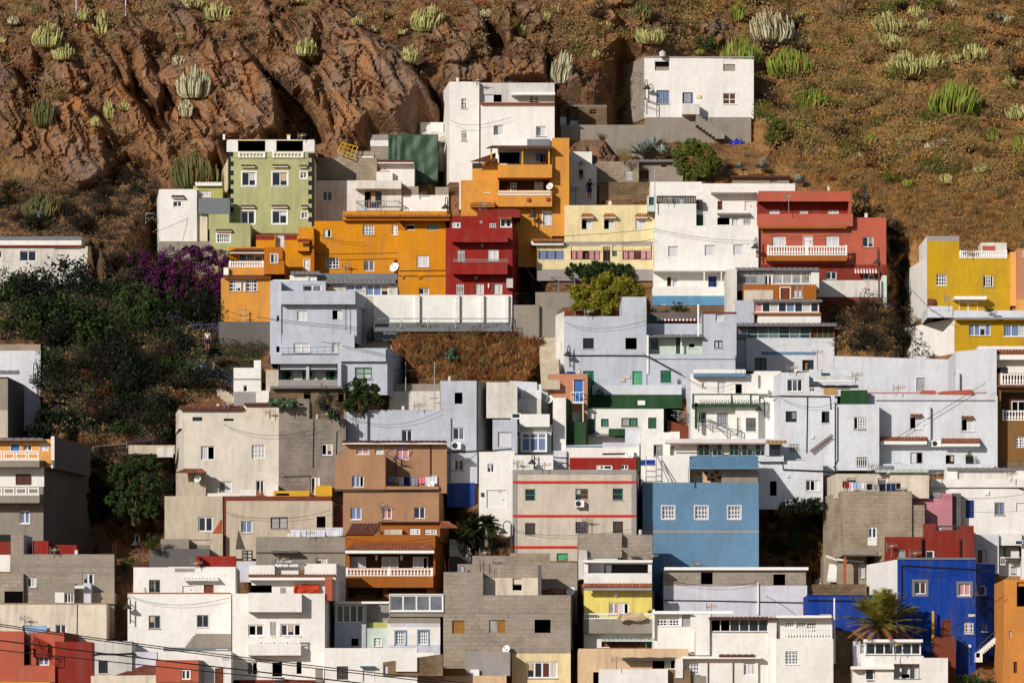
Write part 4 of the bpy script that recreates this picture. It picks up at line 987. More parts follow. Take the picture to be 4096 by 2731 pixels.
# long white wall
H('boundary_wall','long high white wall with a grey metal door at the right','32',610,1722,132,470,'bluish_shade_plaster',dy=0,d=1,cat='wall',y0r=165)
D(1362,1440,330,458,'grey_door',panel=False)
H('white_house','broad white house with two tile hooded windows and red tiled ledges at the right','32',915,2108,472,1150,'bluish_shade_plaster',dy=-1.5,d=8,y0r=498)
W(1303,1417,688,804,'kh',f='w'); W(1777,1887,706,822,'kh',f='w',)
TILE(1305,1418,666,680,.3,'tile'); TILE(1774,1888,684,698,.3,'tile'); TILE(1030,1465,876,905,.9,'tile',fas=942); TILE(1592,1950,890,928,.9,'tile',fas=960)
W(1308,1422,1014,1120,'hk',f='a'); W(1632,1712,1040,1122,'kg',f='k'); W(1816,1888,1050,1128,'gg',f='k'); B('downpipe',1468,1492,596,960,'bluish_shade_plaster',.3); W(1155,1235,1110,1175,'c',bars=7)
V(1020,2080,1122,1175,'bluish_shade_plaster',o=1.0,d=2,name='terrace_wall'); B('dark_base',1020,1160,1140,1180,'slate_roof',1.05,.3)
B('coping',915,2008,466,476,'terracotta_red',.05); V(1415,1540,448,478,'terracotta_red',o=-.5,d=2,name='parapet_block'); V(1590,1872,456,492,'terracotta_red',o=-.5,d=2,y0r=440,name='parapet_block')
V(1725,2100,90,470,'bluish_shade_plaster',o=-.9,d=6,y0r=60); V(1720,1760,285,470,'bluish_shade_plaster',o=-.6,d=1,name='chimney'); TILE(1712,1765,284,304,-.3,'tile',ob=-.8)
# chamfered white house with laundry terrace
H('white_house','white house with a laundry terrace, a leaning ladder and black window bars','32',118,612,500,1145,'bluish_shade_plaster',dy=-1.8,d=7,xl=0)
W(162,264,638,738,'gg',f='k'); W(492,564,640,746,'kg',f='k'); W(190,288,940,1032,'k',f='n',bars=7); CAB([(10,510),(120,500),(570,505),(578,620)],.05,.05); CAB([(362,505),(355,1020)],.06,.04)
B('meter_box',398,424,858,890,'bluish_shade_plaster',.08)
V(118,378,282,500,'bluish_shade_plaster',o=.0,d=6,xl=0); W(178,316,345,458,'geg',f='w'); 
V(378,832,255,345,'bluish_shade_plaster',o=-1.8,d=3,name='back_wall'); V(378,832,455,500,'bluish_shade_plaster',o=.0,d=1.5,name='terrace_parapet'); BAL(380,430,420,468,.02,'bar',m='wt',rail=.06,side=False); B('bamboo_screen',510,636,420,485,'bamboo',.06); B('parapet_block',430,510,416,456,'bluish_shade_plaster',.03,.3); B('parapet_block',755,832,416,456,'bluish_shade_plaster',.03,.3); B('terrace_rail',636,755,424,430,'wt',.03,.06); B('terrace_rail',636,755,440,446,'wt',.03,.06)
TILE(418,775,318,358,.9,'striped_white',name='awning',ob=-.6,step=3); B('awning_frame',418,775,352,364,'wt',.95,.08); B('green_beam',490,562,288,306,'dk_green_door',-1.7,.1)
V(640,1022,575,1182,'bluish_shade_plaster',o=1.2,d=6,xl=570); W(790,895,690,806,'kcc',f='w',m=None); W(818,893,694,802,'l',m=(3,4),cut=False,o=.0); W(807,912,1060,1160,'k',f='n',bars=6); CAB([(640,600),(640,1090),(605,1160)],.04,.05)
V(672,915,445,578,'dark_green_paint',o=.6,d=4,name='green_box')
B('green_tarp',150,480,1095,1145,'dark_green_paint',.5); B('terrace_wall',140,610,1140,1190,'bluish_shade_plaster',.6)
# green balcony house
H('white_house','white house with a dark green lattice balcony rail in the middle','22',1640,2260,298,880,'white_plaster',dy=-1.2,d=7,xl=1560,side='bluish_shade_plaster')
W(1888,1967,368,476,'hh',f='w'); W(2052,2112,388,486,'k',f='k'); W(1745,1770,375,420,'e',f='w')
W(1703,1782,645,742,'k',bars=4,bm='frame_grey'); W(1882,1981,652,768,'h',bars=6,bm='frame_grey')
V(1668,2142,290,322,'blue_plaster',o=.7,d=1.2,name='roof_edge'); BAL(1668,2142,260,294,.0,'lat',n=0,side=False)
V(1655,2262,568,598,'dark_green_paint',o=1.0,d=1.6,name='balcony'); BAL(1658,2262,480,570,.0,'lat',side=False); B('green_rail',1655,2262,478,488,'dark_green_paint',.03,.2); B('green_post',1680,1702,560,795,'dark_green_paint',.0,.25)
for x in (1656,2012,2185): B('green_post',x,x+14,480,570,'dark_green_paint',.04,.2)
V(2050,2262,600,905,'white_plaster',o=.5,d=5); W(2148,2240,700,822,'kk',f='k',bars=5,bm='frame_grey',hz=.5); D(2066,2092,700,850,'beige_plaster',panel=False)
V(2225,2470,270,905,'white_plaster',o=-.3,d=6); W(2404,2435,372,440,'e',f='w'); V(2185,2351,430,480,'white_plaster',o=.2,d=2)
# salmon stair block
H('salmon_block','salmon stair tower with a bright blue door and a white landing','22',330,695,297,800,'salmon_plaster',dy=-1.8,d=4,xr=735,side='dark_green_paint')
D(568,650,348,556,'blue_door'); B('lintel',560,662,344,352,'red_brown',.06); B('landing',540,660,556,566,'wt',1.0); BAL(540,660,462,556,.95,'bar',n=3,rail=.05); B('landing_post',648,656,566,840,'wt',.9,.08); W(560,622,645,760,'m',f='w')
V(375,496,515,1060,'white_plaster',o=2.5,d=3,xr=555,side='dark_green_paint',name='stair_wall'); V(205,330,390,700,'bluish_shade_plaster',o=.2,d=3)
V(495,680,735,950,'dark_green_paint',o=1.6,d=2,name='green_wall')
# low white house with green doors
H('white_house','low white house with dark green doors and a curtained window below the green wall','22',695,1392,612,845,'white_plaster',dy=-.9,d=5,xr=1422,side='dark_green_paint')
D(695,760,708,845,'dk_green_door',panel=False); W(818,888,708,780,'t',f='k'); W(1005,1155,700,776,'lt',f='d'); D(1250,1326,697,798,'dk_green_door',panel=False)
B('green_coping',695,1420,602,614,'dark_green_paint',.05); 
V(890,1190,798,860,'dark_green_paint',o=1.4,d=3,name='green_shed'); V(1040,1300,800,925,'bluish_shade_plaster',o=1.8,d=2)
H('garden_canopy','dark corrugated canopy over a shaded white curtained porch','22',500,1030,865,950,'bluish_shade_plaster',dy=.5,d=3,cat='canopy')
W(565,1020,868,945,'k',f='n'); TILE(560,945,848,862,1.2,'grey_sheet',step=.35); TILE(940,1030,868,878,.6,'grey_sheet',step=.35); W(675,755,875,945,'c',f='n',cut=False,o=.1); W(825,880,872,935,'c',f='n',cut=False,o=.1)
# bay window house
H('white_house','white house with a projecting bay of blue curtained windows','22',-20,362,795,1192,'bluish_shade_plaster',dy=-1.0,d=6)
V(68,346,665,782,'white_plaster',o=.7,d=2,name='roof_parapet'); V(-20,372,760,830,'white_plaster',o=0,d=2)
V(78,322,828,1012,'wt',o=.6,d=1.4,name='bay'); W(86,318,836,1008,'bbb',f='w',hz=.72,fw=.1)
W(-5,62,890,1005,'bb',f='w'); CAB([(-20,1030),(200,1032),(420,1066),(520,1070)],.04,.05); W(-5,80,655,705,'g',f='w'); W(375,415,1080,1172,'h',f='n')
V(360,500,1000,1172,'bluish_shade_plaster',o=-.1,d=4); V(45,268,525,665,'old_white_plaster',o=-1.6,d=3); V(-20,230,360,530,'bluish_shade_plaster',o=-3,d=2,y0r=372); V(80,270,445,525,'white_plaster',o=-2,d=2)
# low white walls and red terrace
H('white_house','low white house with a blue edged parapet above the deep red wall','22',500,1170,952,1120,'white_plaster',dy=-1.4,d=5,y0r=940)
V(832,1172,925,965,'lilac_plaster',o=.0,d=3,name='parapet'); B('blue_trim',500,830,955,968,'blue_plaster',.03); CAB([(830,1030),(1140,1026)],.04,.05)
V(530,1142,1065,1180,'red_plaster',o=1.0,d=3,name='red_wall'); W(765,922,1130,1176,'rk',f='w',fw=.1); W(1000,1067,1128,1172,'kg',f='w'); 
V(1140,1172,1060,1200,'dark_green_paint',o=.9,d=2,name='green_pier')
# gallery house
H('white_house','low white house with a long row of grey blue gallery windows','22',1185,1540,832,1292,'white_plaster',dy=-.6,d=5,)
W(1300,1386,945,1052,'kll',f='a'); B('blue_base',1185,1320,1085,1135,'strong_blue',.04)
V(1450,1540,825,910,'white_plaster',o=.6,d=3); V(1190,1305,800,834,'white_plaster',o=-1,d=2)
V(1448,2480,940,1052,'white_plaster',o=.4,d=5,name='gallery'); W(1452,1490,960,1050,'k',f='n'); V(1490,1700,945,1050,'white_plaster',o=.7,d=.6,name='stair_wall',y0r=942)
for a,b_ in ((1708,1817),(1840,1930),(1995,2085),(2108,2212),(2230,2340),(2363,2462)): W(a,b_,938,1048,'gg',f='m',hz=.5)
TILE(1405,2500,896,934,.9,'wt',step=3,name='gallery_roof'); B('roof_edge',1405,2500,930,938,'terracotta',1.32,.12)
H('ramp','brown earth coloured ramp behind the grey blue gallery windows','22',1425,2020,720,905,'red_brown',dy=.6,d=1,cat='ramp',y0r=890)
# beige house with red stripes
H('beige_house','beige house with three red stripes and grey edges in the middle','22',5,1142,1175,2028,'beige_plaster',dy=0,d=8,xr=1168,side='grey_render')
B('grey_band',5,1142,1175,1215,'grey_render',.04); B('grey_edge',5,46,1215,2028,'grey_render',.04); B('grey_edge',1097,1142,1215,2028,'grey_render',.04)
for y in (1278,1588,1874): B('red_stripe',5,1142,y,y+22,'red_stripe',.07)
for a,b_,c,d_ in ((122,214,1353,1460),(583,700,1350,1455),(925,1020,1347,1453)): W(a,b_,c,d_,'g',f='g',hz=.5)
W(628,696,1362,1450,'r',f='n',cut=False,o=-.12)
for a,b_,c,d_ in ((120,214,1664,1772),(583,702,1654,1762),(927,1020,1650,1756)): W(a,b_,c,d_,'e',f='d',m=(4,4))
D(415,505,1947,2028,'green_door',fmat='frame_green')
# light blue house
H('blue_house','light blue house with three white gridded windows and a roof terrace','22',1200,2266,1292,2085,'blue_plaster',dy=2.3,d=5)
for a,b_ in ((1380,1490),(1682,1796),(1986,2098)): W(a,b_,1512,1624,'ee',m=(4,3),t=13,tm='lilac_plaster')
B('grey_seam',1200,2266,1734,1752,'grey_render',.02)
V(1330,1632,1050,1294,'white_plaster',o=-.8,d=4); V(1632,2258,1165,1294,'peach_plaster',o=-2.2,d=3,name='terrace_room'); W(1675,1745,1230,1288,'gg',m=(4,3)); 
for x,y in ((1770,1190),(1820,1210),(1865,1185),(1790,1250),(1830,1255),(1890,1235)): B('hanging_plate',x,x+28,y,y+24,'brown',.05)
for x,y in ((1535,1212),(1570,1230),(1558,1245)): B('brick_patch',x,x+30,y,y+10,'brick_red',-.76,.1)
V(1925,2258,1165,1294,'concrete',o=-.2,d=1,name='terrace_screen'); 
V_=VOLS[[i for i,v in enumerate(VOLS) if v.root is H_][0]]
TILE(1628,2262,1050,1160,.9,'blue_awning',step=9,ob=-1.6,name='awning'); B('awning_edge',1628,2262,1158,1168,'blue_awning',.92,.1); B('terrace_post',1616,1624,1160,1292,'frame_grey',.8,.1)
b=MB(); v=V_
for x0,x1,y0,y1 in ((1230,1230,1040,1290),(1325,1325,1020,1290),(1330,1480,1050,1290),(1345,1440,1080,1290),(1230,1325,1130,1130),(1230,1325,1190,1190),(1230,1325,1240,1240),(1230,1330,1285,1285)): b.tube([pt(x0,y0,-.2),pt(x1,y1,-.2)],.035,5)
b.build('terrace_ladder','galv',H_,H_.location)
# white corner right of the blue house
H('white_house','white house with an open dark doorway right of the light blue house','32',-90,505,1092,1520,'bluish_shade_plaster',dy=-.5,d=6,drop=.15)
W(348,470,1270,1370,'gkh',f='w'); W(18,80,1280,1420,'k',f='n',rec=.1); W(10,112,950,1042,'gg',f='k',hz=.6,cut=False,o=.55); CAB([(-85,1092),(130,1100),(140,1175),(500,1190),(615,1205)],.05,.06); B('meter_box',170,196,1220,1250,'bluish_shade_plaster',.08)
V(-92,145,1045,1100,'bluish_shade_plaster',o=.4,d=3); TILE(-20,170,908,932,.9,'bamboo',step=.3,name='reed_roof'); V(-20,120,940,1046,'bluish_shade_plaster',o=.5,d=2)
# ================================================================ HOUSES, lower left and centre
# beige house
H('beige_house','tall beige house with a tiled porch and satellite dish at its left corner','02',1690,2560,728,1415,'pale_beige',dy=0,d=8,xl=1605)
W(1845,1970,958,1084,'ck',f='w',m=None); W(2312,2431,948,1072,'cc',f='w',m=(4,3)); W(2010,2130,1282,1390,'eh',f='w'); W(2352,2424,1275,1418,'kg',f='w'); D(1712,1808,1340,1412,'grey_door',panel=False)
V(1645,2236,610,735,'pale_beige',o=-1.5,d=5,xl=1612); TILE(1645,2240,592,622,.35,'old_tile'); W(1768,1858,692,730,'gg',f='k'); W(2055,2145,706,733,'k',f='n')
V(2236,2660,580,735,'cream_stained',o=-1.4,d=5); TILE(2240,2660,566,580,.3,'old_tile')
V(1622,1890,1205,1420,'sand_plaster',o=.9,d=3,name='porch'); TILE(1612,1900,1168,1200,1.2,'tile',xt0=1690,xt1=1860,ob=.3,name='porch_roof')
B('whitewash',2200,2352,1358,1415,'white_plaster',.03); B('whitewash',1905,2200,1392,1418,'white_plaster',.04)
# block house
H('block_house','grey concrete block house with a sloping gable beside the tall beige house','12',208,825,710,1425,'grey_block',dy=.0,d=8,xr=902,side='dark_concrete_and_shade')
W(597,703,935,1046,'kg',f='w',fw=.09); W(500,586,1240,1408,'kc',f='w',fw=.09)
V(222,490,525,712,'grey_block',o=-.05,d=5,y0r=525,name='gable'); V(210,360,600,712,'grey_block',o=.02,d=3,y0r=525,name='gable_slope')
CAB([(530,720),(522,1155)]); CAB([(742,825),(735,1040)]); CAB([(250,1240),(500,1232)])
V(545,698,1322,1420,'yellow_paint',o=1.4,d=2,name='yellow_shed'); V(160,490,1368,1420,'yellow_paint',o=1.6,d=2,name='yellow_shed'); W(182,305,1392,1420,'k',f='n'); V(95,205,1315,1420,'white_plaster',o=1.2,d=2)
# big white L shaped house
H('white_house','large white house with a raised right block, an air conditioner and a dark shaded side','12',815,2030,626,1300,'cool_shade_plaster',dy=0,d=7,xr=2285,side='grey_render')  # right side painted greyer for the shade on it
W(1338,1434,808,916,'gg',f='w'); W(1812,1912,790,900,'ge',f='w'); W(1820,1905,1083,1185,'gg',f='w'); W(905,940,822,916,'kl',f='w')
V(1692,2030,360,628,'cool_shade_plaster',o=0,d=7,xr=2288,name='tower',side='grey_render'); W(1824,1896,468,576,'k',f='n',rec=.2); B('downpipe',1784,1792,700,1300,'galv',.12); B('buttress',992,1022,628,916,'cool_shade_plaster',.3)
V(1755,2010,1300,1520,'navy_paint',o=.0,d=3,name='blue_base',y0r=1295); CAB([(1750,1018),(2030,1005)],.04,.05); CAB([(2030,360),(2030,1010)],.04,.05)
# low white house in front of it (right)
H('white_house','white rendered house with one small window and dangling black cables above the palms','12',2048,2375,1005,1568,'white_plaster',dy=-.6,d=6)
W(2126,2186,1122,1200,'gg',f='w'); D(2118,2304,1362,1525,'white_door',panel=False); W(2222,2245,1355,1382,'k',f='n'); B('mail_box',2065,2090,1385,1420,'iron',.12); CAB([(2045,1002),(2180,1000),(2350,985)],.05,.05)
V(2352,2730,1040,1200,'white_plaster',o=.05,d=5); V(2304,2360,1350,1560,'grey_render',o=-.3,d=2)
V(2172,2400,715,985,'cool_shade_plaster',o=-1.4,d=4); W(2222,2345,830,970,'h',f='n')
V(2115,2400,372,640,'old_white_plaster',o=-3.2,d=4)
# terracotta tan house
H('tan_house','terracotta tan house with a roof terrace of washing and three lower windows','12',800,1680,1368,1650,'tan_plaster',dy=-.8,d=8,xr=1752)
W(868,968,1522,1632,'bb',f='w'); W(1162,1248,1520,1628,'pp',f='w'); W(1452,1552,1515,1624,'gg',f='w')
V(725,1188,1038,1370,'tan_plaster',o=.25,d=5,xr=1218); W(880,990,1230,1336,'bbk',f='w'); V(1180,1680,1328,1370,'tan_plaster',o=.2,d=1,name='terrace_parapet'); CAB([(705,1360),(1100,1362),(1680,1360)],.06,.04)
V(800,1752,935,1330,'tan_plaster',o=-2.2,d=5); W(922,1040,978,1036,'pp',f='w'); W(1092,1170,976,1036,'h',f='w'); W(1292,1402,974,1082,'pp',f='w'); B('downpipe',1596,1606,935,1300,'brown',.1)
TILE(795,1755,918,934,.7,'wt',step=6,name='terrace_roof'); TILE(790,1750,910,918,.72,'brown',step=.4)
b=MB(); v=V_
b.tube([pt(1282,1215,.6),pt(1282,1040,.6)],.06,6)
st=[]
for i in range(15):
    a=i*.42; c=pt(1282,1215-i*11.5,.6); e=c+Vector((math.cos(a)*.7,-abs(math.sin(a))*.5,0)); b.poly([c+Vector((0,0,.02)),e+Vector((-.12,0,.02)),e+Vector((.12,0,.02))]); st.append(e+Vector((0,0,.8)))
b.tube(st,.035,5); b.build('spiral_stair','blue_iron',H_,H_.location)
# rust orange house
H('orange_house','rust orange house with a tiled balcony canopy and white balusters, lower centre','13',825,1645,205,740,'rust_orange',dy=-.5,d=8,xr=1772)
V_o=V_
W(860,1630,378,515,'r',f='n',rec=1.0)
for a,b_,p in ((868,1010,'hh'),(1155,1308,'cc'),(1440,1580,'hhk')): W(a,b_,408,545,p,f='w',cut=False,o=-.88,fw=.08)
V(820,1628,585,690,'rust_orange',o=1.0,d=1.5,name='balcony'); BAL(825,1625,515,586,.0,n=26,side=False)
V_=V_o
for x in (1095,1325): B('wall_lamp',x,x+22,395,440,'wt',-.75,.2)
TILE(815,1640,285,342,1.0,'tile',fas=376,xt0=890,xt1=1585); W(845,1165,688,800,'r',f='n',rec=1.0); W(1215,1565,688,745,'r',f='n',rec=1.0)
V(820,1645,740,810,'rust_orange',o=.0,d=3); W(845,1165,690,808,'k',f='n',rec=.1)
V(1150,1690,92,207,'rust_orange',o=-1.8,d=5,xr=1775); W(1405,1508,145,207,'gg',t=0,fw=.12,m=(3,2)); W(1545,1658,152,207,'gg',m=(4,2),fw=.09); B('white_eave',1120,1700,86,94,'old_tile',.4); TILE(1690,1860,84,140,.9,'tile',xt0=1690,xt1=1770)
V_=V_o; V(830,1100,205,212,'rust_orange',o=-.2,d=3); TILE(822,1085,105,208,.2,'old_tile',xt0=880,xt1=1150,ob=-2.5,name='hip_roof'); V(1180,1342,158,210,'beige_plaster',o=-1.2,d=1,name='awning_cloth')
V_=V_o
H('white_balustrade','white stair balustrade descending beside the rust orange house','13',1775,1985,402,440,'dark_concrete_and_shade',dy=.8,d=.6,cat='balustrade',part='stair_base')
b=MB(); v=V_
for i in range(10):
    x=1785+i*20; y0=312 if i<5 else 312+(i-4)*16; b.lathe(pt(x,y0+88,.05),[(.05,0),(.09,.3),(.05,.8),(.06,1.2)],8)
b.tube([pt(1780,312,.05),pt(1870,312,.05),pt(1980,388,.05)],.07,6); b.tube([pt(1780,398,.05),pt(1870,398,.05),pt(1980,450,.05)],.07,6); b.build('balusters','wt',H_,H_.location)
# beige lower-left and brown trimmed house
H('beige_house','low beige house with a wide window above rough garden walls','03',1512,2045,-148,248,'sand_plaster',dy=0,d=7)
W(1820,1955,40,178,'gg',f='w',fw=.09); B('concrete_base',1735,1925,300,345,'concrete',.03); V(1735,1930,248,400,'sand_plaster',o=-.1,d=4)
V(1475,1735,245,330,'concrete',o=.8,d=2,name='garden_wall',drop=1); V(1370,1925,335,495,'dark_concrete_and_shade',o=1.4,d=2,name='garden_wall',drop=1); 
TILE(1950,2040,70,190,.6,'terracotta',xt0=2030,xt1=2041,step=.5); V(1930,2045,195,400,'sand_plaster',o=.5,d=3)
H('beige_house','beige house with a reddish brown corner band and blue curtained window','13',-308,700,-105,232,'sand_plaster',dy=.0,d=7,xr=790)
B('brown_band',-312,-280,-105,425,'red_brown',.06)
W(-138,-35,78,188,'bb',f='w'); W(135,292,44,152,'ll',f='d'); W(557,638,38,146,'k',f='n'); W(-127,-35,348,448,'lc',f='d',m=(2,3),cut=False,o=.03)
V(-308,692,-148,-105,'red_brown',o=0,d=6,name='parapet'); V(-280,0,232,425,'sand_plaster',o=.0,d=5,name='lower_wall'); V(-180,0,448,640,'lilac_plaster',o=.2,d=4,name='lower_wall'); V(665,810,-60,220,'red_brown',o=-1.0,d=3)
H('concrete_house','low grey concrete house with a long bare parapet under the white sheet','13',0,822,225,490,'concrete',dy=-.5,d=6)
B('ledge',0,822,362,374,'dark_concrete_and_shade',.1); W(172,326,430,470,'cc',f='w'); W(552,656,420,478,'gc',f='w'); B('canopy_slab',135,385,352,372,'dark_concrete_and_shade',.9)
# left concrete building with balconies
H('concrete_building','tall concrete building with white railed balconies and a dark side, left edge','02',-200,398,1090,1800,'concrete',dy=0,d=10,xr=832,side='dark_concrete_and_shade')  # shade of the right flank is put into its darker colour
B('white_wall',-200,405,1150,1330,'white_plaster',.04); W(143,284,1215,1312,'rr',f='d',cut=False,o=.06)
V(-200,362,1090,1150,'concrete',o=1.3,d=2,name='balcony'); V(-200,362,1410,1480,'concrete',o=1.3,d=2,name='balcony')
V_=VOLS[-2]; BAL(-200,362,1000,1090,.0,'panel',n=5,side=False); V_=VOLS[-1]; BAL(-200,362,1320,1410,.0,'panel',n=5,side=False)
V_=VOLS[[i for i,v in enumerate(VOLS) if v.root is H_][0]]; W(182,275,1550,1670,'bb',f='w',fw=.09)
V(-200,470,895,1092,'pale_orange',o=-.5,d=5); D(100,178,940,1000,'blue_door',panel=False); W(215,292,936,1000,'lg',f='w'); D(372,440,938,1005,'white_door'); TILE(-200,400,885,900,.8,'grey_sheet',step=.5)
V(468,500,870,1100,'white_plaster',o=-.1,d=8,xr=830,side='dark_concrete_and_shade',name='side_wall')
# upper left white and grey blocks
H('white_house','white house with a block parapet and a street lamp at the left edge','02',-200,372,80,520,'bluish_shade_plaster',dy=1,d=8,xr=428,side='dark_concrete_and_shade')
V(-200,372,25,82,'warm_block',o=0,d=8,xr=425,name='block_parapet',side='dark_concrete_and_shade'); W(75,172,238,320,'k',f='n'); D(345,368,400,440,'blue_door',cut=False,panel=False)
H('grey_house','narrow grey rendered house with a shaded flank at the left edge','02',-200,72,325,900,'concrete',dy=-1.0,d=9,xr=292,side='dark_concrete_and_shade')
V(-200,72,630,900,'beige_plaster',o=.05,d=4); TILE(-200,180,268,296,.5,'grey_sheet',step=.5)
# grey block house lower left
H('block_house','grey block house with a tall block pier and washing on its roof, lower left','03',100,1050,385,840,'block',dy=0,d=8,xr=1075,side='dark_concrete_and_shade')
W(245,334,595,690,'gc',f='w',fw=.08); W(757,862,558,668,'gg',f='w',fw=.1); B('render_band',100,1045,480,500,'concrete',.02); B('render_band',100,1045,545,560,'concrete',.02)
V(98,217,205,388,'block',o=-.1,d=3,xr=298,side='lilac_plaster',name='block_pier')
V(300,440,262,388,'red_plaster',o=-1.0,d=3,name='roof_room'); V(410,445,262,388,'red_plaster',o=-.6,d=.6); V(440,705,298,388,'red_plaster',o=-1.6,d=2,name='roof_room')
V(408,685,650,840,'concrete',o=.8,d=3,name='annex'); B('white_patch',505,590,735,830,'white_plaster',.02); W(592,676,740,832,'kgg',f='w'); V(770,835,650,840,'lilac_plaster',o=1.2,d=2,name='annex'); B('ledge',685,775,672,698,'white_plaster',.7)
V(-60,215,560,840,'block',o=.4,d=3,name='lower_block',y0r=560); B('arch_shade',40,210,725,835,'opening_shade',.02); V(835,1050,735,840,'warm_block',o=.3,d=2)  # arch is a flat sheet, its inner shade painted near-black
H('white_house','sliver of a white house with a red terrace and dark roof at the left edge','03',-200,95,390,500,'white_plaster',dy=-.5,d=5)
V(-200,95,270,392,'brick_red',o=-1.5,d=3); B('dark_roof',-200,98,205,272,'black_paint',-1.0,.5); B('grey_awning',-200,90,500,580,'grey_render',.3)
# cream long house
H('cream_house','long cream house with a satellite dish and washing, left edge behind the wires','03',-200,978,838,1190,'cream_stained',dy=0,d=8,xr=1042,side='sand_plaster')
W(207,300,1035,1130,'gg',f='w'); W(510,606,1030,1110,'gg',f='w'); B('coping',-200,980,832,842,'tan_plaster',.05); CAB([(710,845),(706,1120)]); 
# terracotta house bottom left
H('red_house','terracotta house with an outside stair and open terrace in the bottom left corner','03',-200,220,1090,1560,'terracotta_red',dy=-1,d=6,xr=262)
V(215,505,1405,1560,'terracotta_red',o=.3,d=3,name='terrace_parapet'); V(270,590,1100,1410,'terracotta_red',o=-.6,d=5,xr=740,side='brick_red'); W(355,450,1318,1405,'bb',f='w',fw=.08); V(305,440,1130,1260,'brick_red',o=-.2,d=.5,y0r=1200,name='stair_wall'); W(222,330,1250,1405,'k',f='n')
V(505,850,1185,1640,'brick_red',o=.0,d=5,y0r=1190,name='side_wing'); BAL(505,590,1325,1420,.1,'bar',m='brick_red',side=False); V(-200,460,1558,1640,'yellow_paint',o=.35,d=3)
b=MB(); v=V_
b.tube([pt(270,1185,.2),pt(500,1330,.2)],.035,5); b.tube([pt(270,1130,.2),pt(300,1190,.2),pt(500,1400,.2)],.03,5); b.build('stair_rail','brick_red',H_,H_.location)
# white house with lamp and steps
H('white_house','white house with a wall lamp, a stepped grey patch and two windows, lower left','03',1172,2120,740,1275,'white_plaster',dy=0,d=8)
W(1365,1473,946,1066,'gg',f='a'); W(1808,1915,942,1054,'gg',f='a'); B('coping',1172,2122,736,746,'terracotta',.05)
b=MB(); v=V_
for i in range(7):
    x0=1688+i*16 if i<6 else 1790; y=1240-i*21; u0,u1,z0,z1=uzr(v,x0,2120,y,1275,.03+.004*i); fbox(b,v,u0,u1,z0,z1,.03+.003*i,-.01)
b.build('stepped_render','concrete',H_,H_.location); W(1990,2085,1125,1255,'kk',f='k',bars=5,bm='frame_dark'); B('grey_band',1500,2120,1240,1272,'slate_roof',.05)
V(1225,2162,505,742,'white_plaster',o=-1.8,d=5); W(1368,1470,618,738,'gg',bars=6,bm='frame_dark'); D(1675,1775,676,738,'white_door',panel=False); D(1872,1962,665,738,'brown_door',panel=False); B('notch',1605,1780,515,548,'grey_render',.01)
TILE(1675,2010,598,622,.6,'striped_white',step=.25,name='awning'); V(1545,2162,500,512,'white_plaster',o=-1.9,d=4)
V(1800,2165,402,512,'red_plaster',o=-3.4,d=.5,name='red_parapet'); V(1800,1830,402,512,'red_plaster',o=-2.4,d=1.4,name='red_parapet')
# bottom white house with brown door and red roof room
H('white_house','white house with a brown door and a name plate above the red tiled roof','03',1450,2122,1275,1700,'white_plaster',dy=-.8,d=6)
D(1975,2052,1430,1600,'brown_door'); B('name_plate',2035,2095,1330,1355,'lilac_plaster',.04)
V(1430,1825,1355,1560,'terracotta_red',o=1.4,d=3,name='red_room',xr=1925,side='grey_render'); W(1660,1750,1440,1535,'gg',f='w',fw=.1); 
H('white_house','small white house half in shade with a barred window beside the terracotta house','03',828,1212,1180,1600,'grey_white_plaster',dy=-.4,d=5,xr=1258)
W(905,990,1358,1475,'gg',f='k',bars=3,bm='frame_dark'); CAB([(830,1315),(900,1300),(1100,1302),(1210,1295),(1255,1310)],.05,.06); V(1212,1440,1280,1400,'lilac_plaster',o=-.3,d=3); B('blue_base',1260,1420,1285,1400,'navy_paint',-.28,.02)
H('flat_roof','beige concrete roof parapet at the bottom edge below the red tiled roof','03',835,1580,1500,1640,'cream_stained',dy=-.3,d=4,cat='roof',y0r=1492,xr=1790)
TILE(1050,1480,1398,1498,-.1,'old_tile',xt0=1350,xt1=1465,ob=-.7,name='roof_slope')
# central white house with balconies
H('white_house','tall white house with two railed balconies and an orange sail awning, lower centre','13',-218,632,745,1535,'white_plaster',dy=-.3,d=8,xr=722)
V_o=V_
W(-72,72,1030,1134,'kg',f='w',fw=.09); W(225,412,1022,1136,'ggk',f='w',fw=.09); W(-82,15,1372,1490,'gk',f='w'); W(150,240,1375,1512,'k',f='n'); W(372,418,1372,1488,'k',f='n')
V(-75,420,745,915,'white_plaster',o=.9,d=1.6,name='balcony'); V(-75,412,1216,1312,'white_plaster',o=.9,d=1.6,name='balcony'); BAL(-72,410,1140,1216,.0,'panel',n=4,side=False)
V_=V_o
V(-150,632,1540,1640,'brick_red',o=.1,d=4); BAL(150,260,1515,1568,.4,'bar',m='iron',side=False)
V(-60,735,610,747,'white_plaster',o=-1.6,d=5,xr=822); W(-70,145,640,744,'k',f='n'); B('arch_niche',222,275,690,742,'panel_grey',.02); 
TILE(-70,735,572,590,.9,'tile',fas=622); V(-65,172,485,575,'white_plaster',o=-1.8,d=4,name='roof_parapet'); V(172,388,475,572,'white_plaster',o=-2.4,d=3); V(445,738,472,572,'white_plaster',o=-1.8,d=4,xr=822,name='roof_parapet'); B('roof_slab',140,435,458,472,'slate_roof',.3)
V(632,700,600,745,'terracotta_red',o=-.2,d=1,y0r=600,name='roof_wing'); 
